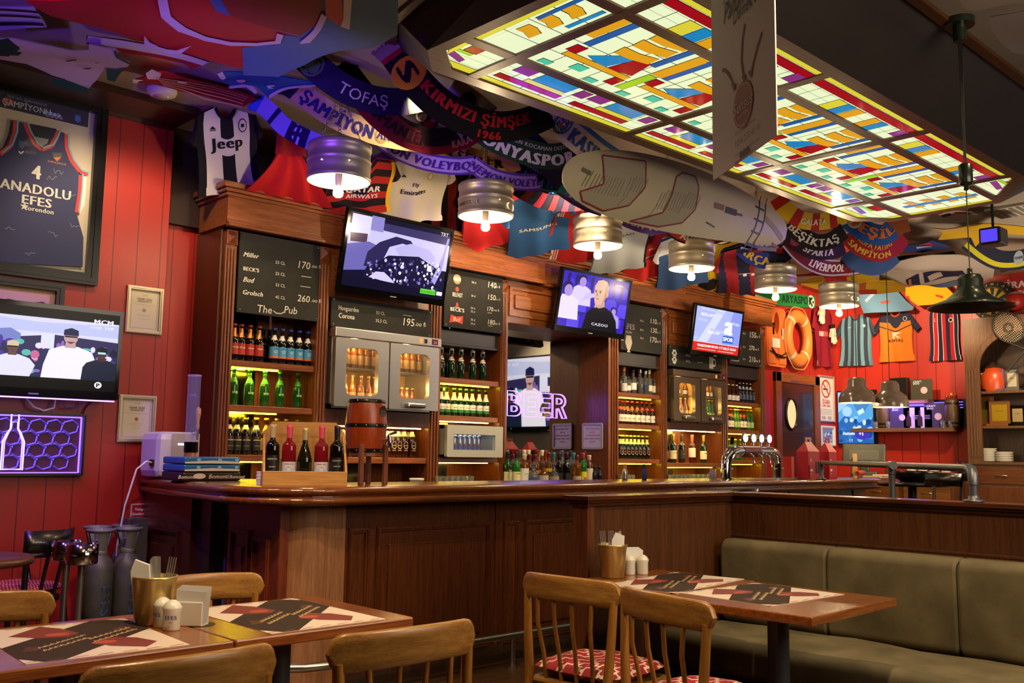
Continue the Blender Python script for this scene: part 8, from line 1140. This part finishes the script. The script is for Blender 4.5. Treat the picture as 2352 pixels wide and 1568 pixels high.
jersey('football_shirt', 'claret football shirt hung on the back wall in the corner by the door', T, Bo, .25, '7a1428', sleeve='7a1428', collar='5a0e1c', group='shirts on the walls', seed=20, lean=0, sl=1.15, decals=[dp([(-.12, H*.5), (.02, H*.5), (.02, H*.58), (-.12, H*.58)], 'b8a8a0'), dp([(.02, H*.5), (.14, H*.5), (.14, H*.58), (.02, H*.58)], 'a84a4a'), dp([(-.22, H*.02), (-.2, H*.02), (-.2, H*.1), (-.22, H*.1)], 'c8b8a8')])
def glove(u, v, y, lb, a):
    p = at(u, v, y=y); t = thing('glove', lb, 'glove', p, 0, 'goalkeeper gloves'); F = Fr(p, (cos(a), 0, sin(a)), (-sin(a), 0, cos(a))); b = B(); b.box((-.055, -.09, -.025), (.055, .03, .025), M('c8bca8', .7), .02, F); b.build('palm', t)
    for k in range(4): b = B(); x = -.042+.028*k; b.tube([F(x, .02), F(x*1.2, .07+.015*(k in (1, 2))), F(x*1.35, .11+.02*(k in (1, 2)))], .017, M('c8bca8', .7), 8); b.build('finger', t)
    b = B(); b.tube([F(.05, -.05), F(.085, -.01), F(.095, .03)], .018, M('b09a80', .7), 8); b.build('thumb', t); b = B(); b.box((-.05, -.14, -.02), (.05, -.085, .02), BLACK, .01, F); b.build('cuff', t)
glove(1888, 722, 6.51, 'white goalkeeper glove hanging on the collar of the claret shirt', pi-.1); glove(1914, 768, 6.53, 'small pale glove hanging at the sleeve of the claret shirt', pi+.2)
xa, xb = 11.99, 12.40; t, fp, f = picture_frame('no_smoking_sign', 'framed white no smoking sign beside the door', 'sign', xa, xb, 1.80, 2.43, 6.62, .02, M('c0b8b0', .35, .5), None, .02); xm = (xa+xb)/2; RS = M('b02028', .5)
b = B(); b.rect(xa+.01, 1.81, xb-.01, 2.42, M('d4ccc4', .5), fp); b.disc(xm, 2.25, .125, RS, fp, .001, 32, None, .82); b.line([(xm-.085, 2.335), (xm+.085, 2.165)], .022, RS, fp, .0014); b.rect(xm-.075, 2.235, xm+.05, 2.255, BLACK, fp, .0012); b.line([(xm+.03, 2.27), (xm+.05, 2.29), (xm+.035, 2.31), (xm+.055, 2.33)], .008, BLACK, fp, .0012); b.text('SİGARA', xm, 2.045, .085, RS, fp, .001, bold=.04, sx=.62); b.text('İÇİLMEZ', xm, 1.985, .085, RS, fp, .001, bold=.04, sx=.62) if False else b.text('İÇMEK YASAK', xm, 2.005, .04, RS, fp, .001, bold=.04, sx=.8); [b.line([(xa+.05, 1.97-.022*k), (xb-.05, 1.97-.022*k)], .006, M('8a8684', .6), fp) for k in range(4)]; b.text('153 - 153', xm, 1.835, .06, M('5a3a6a', .5), fp, .001, bold=.04); b.build('print', t)
t, fp, f = picture_frame('white_framed_picture', 'white framed blue toned crowd picture under the no smoking sign', 'picture', 12.02, 12.40, 1.47, 1.745, 6.62, .03, M('d0ccc8', .4), None, .02); b = B(); b.rect(12.03, 1.48, 12.39, 1.735, M('c8ccd4', .6), fp); b.rect(12.08, 1.52, 12.34, 1.70, M('6a84b8', .6), fp, .001); rs = random.Random(4)
for k in range(22): b.disc(rs.uniform(12.1, 12.32), rs.uniform(1.54, 1.67), rs.uniform(.01, .025), M(['a8bcdc', '3a4a78', '8aa0cc', 'd0d8e8'][k % 4], .6), fp, .0012+.00005*k, 8)
b.text('motto!', 12.17, 1.55, .04, M('e8ecf4', .5), fp, .003, bold=.05); b.build('print', t)
# ================================================================ right wall (x = 12.5)
WX = 12.5
def wshirt(label, ut, vt, ub, vb, W_, base, **k):
    T, Bo = at(ut, vt, x=WX-.06), at(ub, vb, x=WX-.04); Bo.y = Bo.y*.5+T.y*.5; return jersey('football_shirt', label, T, Bo, W_, base, right=(0, -1, 0), group='shirts on the walls', lean=0, fold=.01, **k)
H = (at(1965, 722, x=WX-.06)-at(1962, 840, x=WX-.04)).length
wshirt('light blue and dark grey striped football shirt on the right wall', 1965, 722, 1962, 840, .235, '5a8094', pattern=lambda u, v: CL(['5f8ca0', '33384a'][int(u*9) % 2]), sleeve='33384a', collar='33384a', seed=21, sl=1.3, neck=.07, decals=[dt('spor', -.09, H*.74, .018, 'c8d0d0', bold=.04), dc(.12, H*.77, .022, '8ab0c0')])
H = (at(2056, 712, x=WX-.06)-at(2056, 830, x=WX-.04)).length
wshirt('orange football shirt with navy shoulders on the right wall', 2056, 714, 2058, 830, .24, 'd0661c', pattern=lambda u, v: CL('23263a') if v > .72+.45*abs(u-.5)*-0+.14*(abs(u-.5)*2) - .12 + .12 else CL('d0661c'), sleeve='23263a', collar='b0481a', seed=22, sl=1.4, neck=.07, decals=[dt('KİPTAŞ', 0, H*.38, .035, '2a1a14', bold=.05, sx=1.1), dp([(-.05, H*.44), (-.02, H*.44), (-.02, H*.5), (.03, H*.45), (.06, H*.45), (.0, H*.52), (.08, H*.56), (-.05, H*.57)], 'c8a898'), dp([(-.22, H*.76), (0, H*.64), (.22, H*.76), (.22, H*.72), (0, H*.6), (-.22, H*.72)], 'd0661c'), dp([(-.22, H*.71), (0, H*.59), (.22, H*.71), (.22, H*.69), (0, H*.57), (-.22, H*.69)], '23263a', .004), dc(.13, H*.82, .028, 'a8a0a0', .032), dc(.13, H*.82, .02, '23263a', .024, .0042)])
H = (at(2166, 700, x=WX-.06)-at(2166, 828, x=WX-.04)).length
wshirt('red and navy striped sleeveless shirt with white piping on the right wall', 2166, 702, 2170, 828, .2, 'a01c28', pattern=lambda u, v: CL('d0c0b8') if (u*7.0) % 1 > .9 else CL(['22243c', 'b0202c'][int(u*7) % 2]), nosleeve=True, collar='d0c0b8', seed=23, neck=.08, decals=[dc(.09, H*.72, .03, 'c8b8a8'), dc(.09, H*.72, .02, '1a1a1a', None, .0042), dt('K', -.11, H*.7, .05, 'c87070', bold=.05)])
hung_ = lambda *a, **k: hung(*a, **k)
def wallcloth(name, label, cat, px_, pts, cols=(), wave=.03):
    q = [at(u, v, x=px_) for u, v in pts]; c = sum(q, V())/len(q); t = thing(name, label, cat, c, 0, 'cloths at the right wall'); b = B(); f = fx(0, 0, 0); b.poly([(-p.y, p.z) for p in q][::1], CL(cols[0]), ID, 0)
    for k, (col, pp) in enumerate(cols[1:]): b.poly([(-at(u, v, x=px_).y, at(u, v, x=px_).z) for u, v in pp], CL(col), ID, .004+.001*k)
    refine(b, .06); W_ = lambda x, y, n: V((px_-n-wave*(sin(x*7)+.6*sin(x*11+y*9)), -x, y)); b2 = B(); b2.v = [p.copy() for p in b.v]; b2.f, b2.mi, b2.ms, b2.sm = b.f, b.mi, b.ms, b.sm; bend(b, W_); b.build('cloth', t); bb = B(); bb.poly([(-p.y, p.z) for p in q], CL(cols[0]), ID, -.012); refine(bb, .06); bend(bb, W_); bb.build('back', t)
wallcloth('light_blue_shirt', 'pale blue mesh shirt hanging by one edge above the striped and orange shirts', 'shirt', 12.3, [(1972, 664), (2010, 662), (2056, 664), (2080, 690), (2100, 706), (2096, 712), (2040, 716), (1986, 720), (1976, 690)], ['5a7e9c', ('8aa4b8', [(1990, 690), (2012, 664), (2020, 664), (1994, 696)]), ('a04a3a', [(2022, 692), (2040, 688), (2042, 694), (2024, 697)])])
wallcloth('yellow_shirt', 'yellow football shirt with red cuffs hanging above the red and navy striped shirt', 'shirt', 12.3, [(2078, 660), (2090, 656), (2150, 652), (2166, 650), (2192, 676), (2176, 690), (2140, 700), (2110, 702), (2092, 690), (2088, 682), (2080, 684)], ['b89414', ('a83a28', [(2078, 680), (2088, 679), (2088, 685), (2080, 685)]), ('a83a28', [(2150, 676), (2168, 680), (2167, 686), (2151, 681)])])
b = B(); f = fx(WX-.004, 0, 0); q = [at(u, v, x=WX-.004) for u, v in ((2256, 648), (2256, 690), (2420, 674), (2420, 626))]; y0, y1 = -q[0].y, -q[2].y; t = thing('bank_banner', 'red bank banner with white lettering high on the right wall', 'banner', (WX, 4.2, 3.3)); z0, z1 = 3.28, 3.54; b.rect(y0, z0, y1, z1, M('a01420', .6), f, 0, .004); b.text('ZİRAAT BANKASI', y0+.1+.1, z0+.13, .12, M('d8c8c4', .5), f, .006, 'l', bold=.05); b.text('Bir Taksitle', y0+.42, z0+.045, .075, M('d8c8c4', .5), f, .006, 'l', bold=.04); b.disc(y0+.12, z1-.04, .1, M('c88a70', .5), f, .0052, 20, .03); b.build('cloth', t)
p = at(2282, 692, x=WX-.06); t = thing('dartboard', 'dartboard with yellow and black sectors on the right wall behind the green pendant', 'dartboard', p); f = fx(WX-.05, 0, 0); cy, cz = -p.y, p.z; b = B(); b.poly([(cy+.25*cos(k*pi/20), cz+.25*sin(k*pi/20)) for k in range(40)], M('141412', .7), f, 0, .035); b.build('board', t); b = B()
for k in range(20):
    a0, a1 = (k-.5)*pi/10, (k+.5)*pi/10; g = lambda r, a: (cy+r*cos(a), cz+r*sin(a)); b.poly([g(.02, a0), g(.17, a0), g(.17, a1), g(.02, a1)], M(['b8a030', '1a1a18'][k % 2], .7), f, .036); b.poly([g(.165, a0), g(.18, a0), g(.18, a1), g(.165, a1)], M(['8a2418', '2a5a2a'][k % 2], .7), f, .0365); a = k*pi/10; b.text(str([6, 13, 4, 18, 1, 20, 5, 12, 9, 14, 11, 8, 16, 7, 19, 3, 17, 2, 15, 10][k]), cy+.215*cos(a), cz+.215*sin(a)-.014, .038, M('c0a838', .6), f, .0365, bold=.03)
b.disc(cy, cz, .02, M('8a2418', .7), f, .037, 12); b.build('face', t)
p = at(2338, 712, x=WX-.25); b = B(); sph = [(.12*sin(pi*k/12), -.12*cos(pi*k/12)) for k in range(13)]; t = thing('football', 'red and white football on top of the arched cabinet', 'ball', p); p = V((12.2, p.y, 3.2)); b.lathe(sph, p, M('a8241c', .4), 24); b.build('shell', t); b = B(); b.lathe([(.1205*sin(pi*k/12), .1205*cos(pi*k/12)) for k in range(4)], p, M('d0c4b8', .4), 24); b.build('panel', t)
# arched cabinet on the right wall
AX, y0, y1 = 12.05, at(2220, 900, x=12.05).y, 3.25; t = thing('arched_cabinet', 'tall brown display cabinet with an arched opening against the right wall', 'cabinet', (12.3, (y0+y1)/2, 0)); f = fx(AX, 0, 0); zt = at(2225, 733, x=AX).z; zs = [at(2270, v, x=AX).z for v in (898, 978, 1060)]
w = .17; o = [(-y0, zs[2]-.03), (-y1, zs[2]-.03), (-y1, zt), (-y0, zt)]; ya, yb = -y0+w, -y1-w; zsp = at(2245, 845, x=AX).z; arch = [(ya, zs[2]), (yb, zs[2]), (yb, zsp)]+[((ya+yb)/2+(yb-ya)/2*cos(k*pi/16), zsp+.42*sin(k*pi/16)) for k in range(1, 16)]+[(ya, zsp)]
b = B(); polyh(b, o, arch[::-1], ARCHW, f, 0, .03); b.line([(ya-.04, zsp)]+[((ya+yb)/2-((yb-ya)/2+.06)*cos(k*pi/16), zsp+.5*sin(k*pi/16)) for k in range(1, 16)], .012, wood('3a2412', '543820', 'z'), f, .0305); [b.box((-y0+.04+.035*k, zs[2]+.05, .03), (-y0+.06+.035*k, zsp-.02, .04), ARCHW, .004, f) for k in range(3)]; b.build('arched_front', t)
b = B(); b.box((AX, y0-.02, .0), (12.48, y0, zt), ARCHW); b.box((AX, y1, 0), (12.48, y1+.02, zt), ARCHW); b.box((AX, y1, zt-.02), (12.48, y0, zt), ARCHW); b.build('side', t); b = B(); b.box((12.44, y1, zs[2]), (12.47, y0, zt), DARKW); b.build('back_panel', t)
for z in zs: b = B(); b.box((AX+.01, y1+.02, z-.03), (12.44, y0-.02, z), ARCHW, .004); b.build('shelf', t)
b = B(); b.box((AX-.02, y1, zs[2]-.04), (12.48, y0, zs[2]), ARCHW, .006); b.box((AX, y1, 0), (AX+.02, y0, zs[2]-.04), ARCHW); b.build('base', t)
for k in range(2):
    ys0 = y0-.05-k*.75; b = B(); b.box((AX-.018, ys0-.68, zs[2]-.26), (AX, ys0, zs[2]-.07), wood('4a2410', '6c3a1a', 'y'), .006); d = b.build('drawer', t); b = B(); b.tube([(AX-.018, ys0-.38, zs[2]-.16), (AX-.035, ys0-.36, zs[2]-.16), (AX-.035, ys0-.26, zs[2]-.16), (AX-.018, ys0-.24, zs[2]-.16)], .007, STEEL, 8); b.build('handle', d); b = B(); b.box((AX-.018, ys0-.68, .1), (AX, ys0, zs[2]-.29), wood('4a2410', '6c3a1a', 'z'), .006); d = b.build('door', t); b = B(); b.lathe([(0, -.02), (.012, -.015), (.012, 0)], (AX-.02, ys0-.62, zs[2]-.4), STEEL, 10, 'x'); b.build('knob', d)
# trophies, plaques, plates on its shelves
def on(u, z, dx=.12): x = AX+dx; return V((x, at(u, 900, x=x).y, z+.001))
def plaque(u, z, w, h, mat_, face, label, kind='plaque', base=True, dx=.12):
    p = on(u, z, dx); t = thing('award_'+kind, label, 'award', p, 0, 'awards in the arched cabinet'); f = fx(p.x, 0, 0); b = B(); b.rect(-p.y-w/2, p.z+(.03 if base else 0), -p.y+w/2, p.z+h, mat_, f, -.015, .02); b.build('board', t); b = B(); b.rect(-p.y-w*.36, p.z+h*.2, -p.y+w*.36, p.z+h*.85, face, f, .006); b.line([(-p.y-w*.2, p.z+h*.6), (-p.y+w*.2, p.z+h*.6)], .006, M('5a4420', .5), f, .007); b.build('plate', t)
    if base: b = B(); b.box((p.x-.05, p.y-w*.6, p.z), (p.x+.05, p.y+w*.6, p.z+.03), mat_, .004); b.build('stand', t)
z1_, z2_, z3_ = zs
plaque(2264, z1_, .12, .27, GLOSSB, M('c8c0b0', .3, .3), 'black award block with a round silver emblem on the top shelf'); plaque(2292, z1_, .16, .26, M('8a6a8a', .1, .4), M('b08a9a', .15, .4), 'pinkish glass award on the top shelf'); plaque(2326, z1_, .14, .25, M('6a645a', .2, .3), M('b0a890', .3, .2), 'pale glass award at the right of the top shelf')
p = on(2285, z1_, .2); t = thing('cycle_helmet', 'orange ball shaped helmet behind the glass awards', 'helmet', p); b = B(); b.lathe([(.0, .3), (.1, .28), (.15, .2), (.16, .1), (.14, 0)], p, M('b8441a', .35), 24); b.build('shell', t)
plaque(2258, z2_, .24, .36, M('6a3416', .4), M('6a5a1a', .35, .5), 'brown wooden plaque with a dull gold plate on the middle shelf', dx=.2); plaque(2294, z2_, .24, .3, M('7a4a1a', .3, .2), M('b8981c', .25, .6), 'plaque with a bright gold plate on the middle shelf'); plaque(2335, z2_, .16, .24, GLOSSB, M('a89468', .3, .5), 'black plaque with a star shaped medal on the middle shelf')
for u, n, lb in ((2263, 8, 'left stack of white plates on the low shelf of the arched cabinet'), (2300, 6, 'right stack of white plates on the low shelf of the arched cabinet')):
    p = on(u, z3_, .18)
    for k in range(n): b = B(); q = p+V((0, 0, .016*k*1.25)); b.lathe([(0, 0), (.07, 0), (.1, .012), (.1, .018), (.09, .014), (0, .006)], q, CER, 24); solo(b, 'plate', 'white plate, %s from the bottom of the %s' % (ORD[k], lb.replace(' of white plates on the low shelf of the arched cabinet', ' on the low shelf')), 'plate', q, 'stacked white plates')
# racket hung on the cabinet
p = at(2316, 752, x=AX-.05); t = thing('tennis_racket', 'tennis racket hung on the front of the arched cabinet', 'racket', p); f = fx(AX-.05, 0, 0); cy, cz = -p.y, p.z; d = V((.55, -.83)); n_ = V((.83, .55)); E_ = lambda a, rx=.2, ry=.155: (cy+d.x*rx*cos(a)+n_.x*ry*sin(a), cz+d.y*rx*cos(a)+n_.y*ry*sin(a)); b = B(); b.tube([f(*E_(k*pi/18)) for k in range(36)], .012, M('26241f', .35), 8, True); b.build('rim', t); b = B()
for k in range(-7, 8): s = k/8; c_ = sqrt(1-s*s); b.tube([f(cy+d.x*.2*s+n_.x*.155*c_, cz+d.y*.2*s+n_.y*.155*c_), f(cy+d.x*.2*s-n_.x*.155*c_, cz+d.y*.2*s-n_.y*.155*c_)], .0013, M('d8ccb0', .5), 4); b.tube([f(cy+n_.x*.155*s+d.x*.2*c_, cz+n_.y*.155*s+d.y*.2*c_), f(cy+n_.x*.155*s-d.x*.2*c_, cz+n_.y*.155*s-d.y*.2*c_)], .0013, M('d8ccb0', .5), 4)
b.disc(cy, cz, .06, M('3a3024', .6), f, .003, 20, None, .6); b.build('strings', t); b = B(); e = (cy+d.x*.33, cz+d.y*.33); [b.tube([f(*E_(s*.7)), f(e[0], e[1])], .011, M('26241f', .35), 8) for s in (-1, 1)]; b.build('throat', t); b = B(); b.tube([f(e[0], e[1]), f(e[0]-.22, e[1]-.24)], .016, M('2a2c28', .6), 8); b.build('grip', t)
# blue lit poster, shelf with barrels and cards
y0, y1, z0, z1 = at(1930, 970, x=WX).y, at(2010, 970, x=WX).y, at(1970, 1018, x=WX).z, at(1970, 900, x=WX).z; t = thing('lit_poster', 'blue lit poster screen of a man blowing a horn', 'screen', (WX, (y0+y1)/2, z0)); f = fx(WX-.04, 0, 0); b = B(); b.rect(-y0-.01, z0-.02, -y1+.05, z1+.02, BLACK, f, -.02, .03); b.build('casing', t); b = B(); g = lambda x, y, n=0: f(-y0+(y0-y1)*x, z0+(z1-z0)*y, .011+n); quad(b, g, '5aa8e8', 0, 0, 1, 1, 0); pol(b, g, '9ad0f8', [(0, .6), (.5, .9), (.5, 1), (0, 1)], .0003); pol(b, g, '2a68b8', [(0, 0), (1, 0), (1, .5), (.6, .4), (.2, .55), (0, .4)], .0005); pol(b, g, '4a88c8', [(.45, 1), (.45, .75), (.55, .62), (.75, .6), (.9, .75), (.9, 1)], .0007); pol(b, g, '1c3a6a', [(.5, .85), (.58, .87), (.58, .82), (.52, .8)], .0009); pol(b, g, 'c8e8ff', [(.55, .62), (.72, .68), (.76, .6), (.6, .54)], .001); ell(b, g, 'a8d4f8', .26, .62, .14, .1, .001); rs = random.Random(2)
for k in range(26): ell(b, g, ['8ac8f4', '1c4a90', 'c8e4fa', '3a78c8'][k % 4], rs.uniform(.03, .97), rs.uniform(.04, .5), rs.uniform(.03, .09), rs.uniform(.02, .06), .0012+.00004*k, 1, 8)
ell(b, g, '4a3ac0', .68, .18, .22, .11, .003); b.text('+1', .66, .15, .12, E('ffffff', 1.4), lambda x, y, n=0: g(x, y*1., n), .0034, bold=.05); b.text('Atatteme', .3, .165, .09, E('e8f0ff', 1.2), lambda x, y, n=0: g(.3+(x-.3)*.9, y, n), .0034, bold=.05); b.text('! !', .36, .03, .08, E('e8f0ff', 1.2), g, .0034, bold=.08); b.build('picture', t)
y0, y1 = at(1990, 985, x=WX).y+.1, at(2208, 985, x=WX).y; zs_ = at(2100, 983, x=WX-.12).z; SHW = wood('5a3a1c', '7a5430', 'y', .5)
t = thing('display_shelf', 'long brown wall shelf carrying barrels, cards and glasses on the right wall', 'shelf', (WX, (y0+y1)/2, zs_-.04)); b = B(); b.box((12.25, y1, zs_-.05), (12.49, y0, zs_), SHW, .004); b.build('board', t); b = B(); b.box((12.46, y1-.12, zs_), (12.49, y0-.2, at(2150, 918, x=WX).z), BLACK); b.build('back_board', t)
b = B(); za = at(2150, 922, x=WX).z; [b.box((12.445, y1-.05, za-.02-.035*k), (12.452, y1+.9, za-.012-.035*k), M('6a50ff', .3, e=4.)) for k in range(3)]; [b.box((12.445, y1+.35, zs_+.30), (12.452, y1+.95, zs_+.31), M('6a50ff', .3, e=5.)) for k in range(1)]; b.build('led_strip', t); lamp('shelf_led', 'AREA', (12.33, y1+.6, zs_+.34), 16, (.25, .12, 1), .5, (12.3, y1+.6, zs_))
yu0, yu1 = at(2040, 945, x=WX).y, at(2150, 945, x=WX).y; zu = zs_+.36; b = B(); b.box((12.26, yu1, zu-.05), (12.45, yu0, zu), SHW, .004); solo(b, 'small_shelf', 'short upper brown shelf between the two small barrels', 'shelf', (12.35, (yu0+yu1)/2, zu-.05))
BRM = wood('3a2814', '5c4424', 'z', .45)
for u, lb in ((2032, 'small dark barrel at the left end of the wall shelf'), (2188, 'small dark barrel at the right end of the wall shelf')):
    p = V((12.34, at(u, 980, x=12.34).y, zs_+.001)); t = thing('barrel', lb, 'barrel', p, 0, 'barrels on the wall shelf'); b = B(); rr = lambda k: .075+.025*sin(pi*k); b.lathe([(0, 0)]+[(rr(k/10), .36*k/10) for k in range(11)]+[(0, .36)], p, BRM, 24); b.build('staves', t)
    for k in (.12, .8): b = B(); b.lathe([(rr(k)+.002, .36*k), (rr(k+.06)+.002, .36*(k+.06))], p, HOOP, 24); b.build('hoop', t)
for k, (c_, s) in enumerate((('b02030', 'red'), ('c8a030', 'gold'), ('b0283a', 'dark red'))): p = V((12.36+.0, at(2178+10*k, 980, x=12.36).y, zs_+.362)); bb_ = bottle('miniature_bottle', '%s topped miniature bottle on the right barrel' % s, dict(p=(.018, .07, .45, .7, .01), g=AMBD, c=M(c_, .4), cz=.6), p)
def card(u, w, h, z, base, label, bottle_=False, y=None):
    p = V((12.3, at(u, 960, x=12.3).y, z+.001)); t = thing('table_card', label, 'card', p, 0, 'cards on the wall shelf'); f = fx(12.29, 0, 0); b = B(); b.rect(-p.y-w/2, p.z, -p.y+w/2, p.z+h, M(base, .5), f, 0, .006); b.build('board', t); b = B()
    if bottle_: b.poly([(-p.y-w*.35, p.z+.02), (-p.y-w*.05, p.z+.02), (-p.y-w*.05, p.z+h*.5), (-p.y-w*.15, p.z+h*.62), (-p.y-w*.15, p.z+h*.85), (-p.y-w*.25, p.z+h*.85), (-p.y-w*.25, p.z+h*.62), (-p.y-w*.35, p.z+h*.5)], M('2a1420', .5), f, .008); [b.line([(-p.y+.01, p.z+h*(.6-.08*k)), (-p.y+w*.4, p.z+h*(.6-.08*k))], .008, M('8a7ab0', .5), f, .008) for k in range(3)]
    else: b.text('CRAFT', -p.y-w*.38, p.z+h*.84, .035, M('d0ccd8', .5), f, .008, 'l', bold=.04); b.text('DUO', -p.y-w*.38, p.z+h*.74, .035, M('d0ccd8', .5), f, .008, 'l', bold=.04); b.disc(-p.y+w*.12, p.z+h*.45, w*.16, M('c8a8b0', .5), f, .008, 14)
    b.build('print', t)
card(2068, .26, .3, zs_, '3a3258', 'dark printed card at the left on the wall shelf'); card(2096, .22, .26, zs_, 'b8a8d0', 'pale card with a bottle, left one of two on the wall shelf', True); card(2122, .22, .26, zs_, 'b8a8d0', 'pale card with a bottle, right one of two on the wall shelf', True); card(2150, .28, .31, zs_, '3a3258', 'dark printed card at the right on the wall shelf'); card(2120, .28, .26, zu, '3a382c', 'dark olive folded card on the short upper shelf')
for k, u in enumerate((2012, 2040, 2166, 2184)): p = V((12.28, at(u, 980, x=12.28).y, zs_+.001)); dup(tp, p, None, 'small tumbler on the wall shelf, %s from the left' % ORD[k], 'tumblers on the wall shelf')
p = V((12.4, at(2068, 930, x=12.4).y, zu)); b = B(); b.box((12.36, p.y-.12, zu), (12.44, p.y+.12, zu+.3), BLACK, .01); solo(b, 'black_box', 'black box standing behind the right taupe pendant lamp', 'box', p)
# till counter
zc = 1.06; yT0, yT1 = at(1990, 1100, x=11.6).y+.55, at(2195, 1100, x=11.6).y; CTW = wood('5a3014', '84501f', 'y', .35)
t = thing('till_counter', 'brown wooden till counter before the right wall', 'counter', (11.8, 5.2, 0)); b = B(); b.box((11.5, yT1, zc-.04), (12.3, 6.3, zc), CTW, .006); b.build('worktop', t); b = B(); b.box((11.55, yT1, 0), (12.3, 6.25, zc-.04), wood('4a2410', '6c3a1a', 'z')); b.build('body', t)
for k in range(3): ys = yT1+.04+k*.62; b = B(); b.box((11.53, ys, zc-.24), (11.55, ys+.56, zc-.07), CTW, .006); d = b.build('drawer', t); b = B(); b.tube([(11.53, ys+.22, zc-.15), (11.512, ys+.24, zc-.15), (11.512, ys+.32, zc-.15), (11.53, ys+.34, zc-.15)], .006, STEEL, 8); b.build('handle', d); b = B(); b.box((11.53, ys, .1), (11.55, ys+.56, zc-.27), CTW, .006); b.build('door', t)
p = at(1985, 1060, x=11.75); p.z = zc+.001; GRN_ = M('5a5c4e', .4); t = thing('cash_register', 'grey touch screen cash register turned away on the till counter', 'cash register', p); F = Fr(p, V((.35, -.93, 0)), (0, 0, 1)); b = B(); b.box((-.16, 0, -.16), (.16, .09, .1), GRN_, .02, F); b.box((-.06, .08, -.08), (.06, .2, .0), GRN_, .02, F); b.build('base', t); F2 = Fr(p+V((0, 0, .30)), F.r, Matrix.Rotation(.0, 3, 'Z') @ (V((0, 0, 1))*.9+F.n*-.35)); b = B(); b.box((-.26, -.14, -.04), (.26, .14, .03), GRN_, .02, F2); b.box((-.18, -.09, .03), (.18, .05, .036), M('6c6e60', .4), .004, F2); b.build('screen_back', t)
b = B(); p = V((11.8, at(2140, 1060, x=11.8).y, zc+.001)); t = thing('wicker_basket', 'wicker basket of folded napkins on the till counter', 'basket', p); b.box((p.x-.1, p.y-.28, p.z), (p.x+.1, p.y+.28, p.z+.1), nodemat('wicker', '5a3416', '8a5a28', 'mottle', 40, .7, .5), .02); b.build('basket', t); [B().box((p.x-.05, p.y-.22+.14*k, p.z+.08), (p.x+.05, p.y-.12+.14*k, p.z+.17+.01*(k % 2)), WHITE, .03).build('napkin', t) for k in range(4)]
p = V((11.75, at(2210, 1050, x=11.75).y, zc+.001)); b = B().lathe([(0, 0), (.06, 0), (.065, .22), (.055, .22), (.05, .02)], p, BLACK, 20); solo(b, 'black_pot', 'black cylindrical pot at the right end of the till counter', 'pot', p)
p = V((9.0, 4.72, ZB)); t = thing('wooden_fork', 'large slotted wooden serving fork standing in a holder at the right end of the bar', 'utensil', at(1963, 1100, y=4.6).xy.to_3d()+V((0, 0, ZB))); q = MW[t.name].translation; b = B(); f = fy(q.x, q.y, q.z); PW = M('c8a468', .5); [b.rect(-.045+.026*k, .02, -.033+.026*k, .2, PW, f, 0, .008) for k in range(4)]; b.rect(-.045, .14, .046, .24, PW, f, -.0005, .009); b.rect(-.045, .0, .046, .04, PW, f, -.0005, .009); b.build('tines', t)
p = at(1965, 1092, y=4.55).xy.to_3d()+V((.1, 0, ZB)); b = B().tube([p+V((-.06, 0, .05)), p+V((0, 0, .055)), p+V((.08, 0, .06))], [.02, .024, .014], M('a83a28', .6), 10); b.tube([p+V((-.04, 0, 0)), p+V((-.04, 0, .05))], .012, M('a83a28', .6), 8); solo(b, 'red_brush', 'red brush beside the wooden fork at the right end of the bar', 'brush', p)
p = V((8.9, 4.6, ZB)); p.x = at(2050, 1095, y=4.6).x-.3; b = B(); b.box((p.x-.15, 4.52, ZB), (p.x+.15, 4.7, ZB+.02), M('b8a888', .5), .004); b.box((p.x-.1, 4.5, ZB+.02), (p.x+.12, 4.62, ZB+.035), M('d0c4a8', .5), .004); solo(b, 'paper_pad', 'stack of pale paper pads on the right end of the bar', 'paper', p)
p = at(2095, 1090, x=8.9); p.z = 1.1; t = thing('round_bowl', 'dark round serving bowl standing on a high table beyond the bar', 'bowl', p); b = B(); b.lathe([(0, 0), (.1, 0), (.2, .06), (.23, .1), (.21, .1), (.12, .03), (0, .02)], p, M('2a221c', .25, .3), 32); b.build('bowl', t); t2_ = thing('high_table', 'dark round high table under the serving bowl', 'table', (p.x, p.y, 0)); b = B(); b.lathe([(0, 1.06), (.3, 1.06), (.31, 1.08), (.3, 1.099), (0, 1.099)], (p.x, p.y, 0), BK, 32); b.build('tabletop', t2_); b = B(); b.cyl((p.x, p.y, .02), .04, 1.04, BK, 16); b.build('column', t2_); b = B(); b.cyl((p.x, p.y, 0), .22, .02, BK, 28); b.build('base', t2_)
# television on the far wall that the bar mirror shows
def pic_m(b, g): pic_music(b, lambda x, y, n=0: g(x, min(max((y-.12)/.76, 0), 1), n))
n_ = Matrix.Rotation(-pi/2, 3, 'Z'); television('large screen on the grey wall opposite, seen only in the bar mirror', 12.25, 1.25, 2.4, 2.55, 1.36, 0, -pi/2, pic_m)
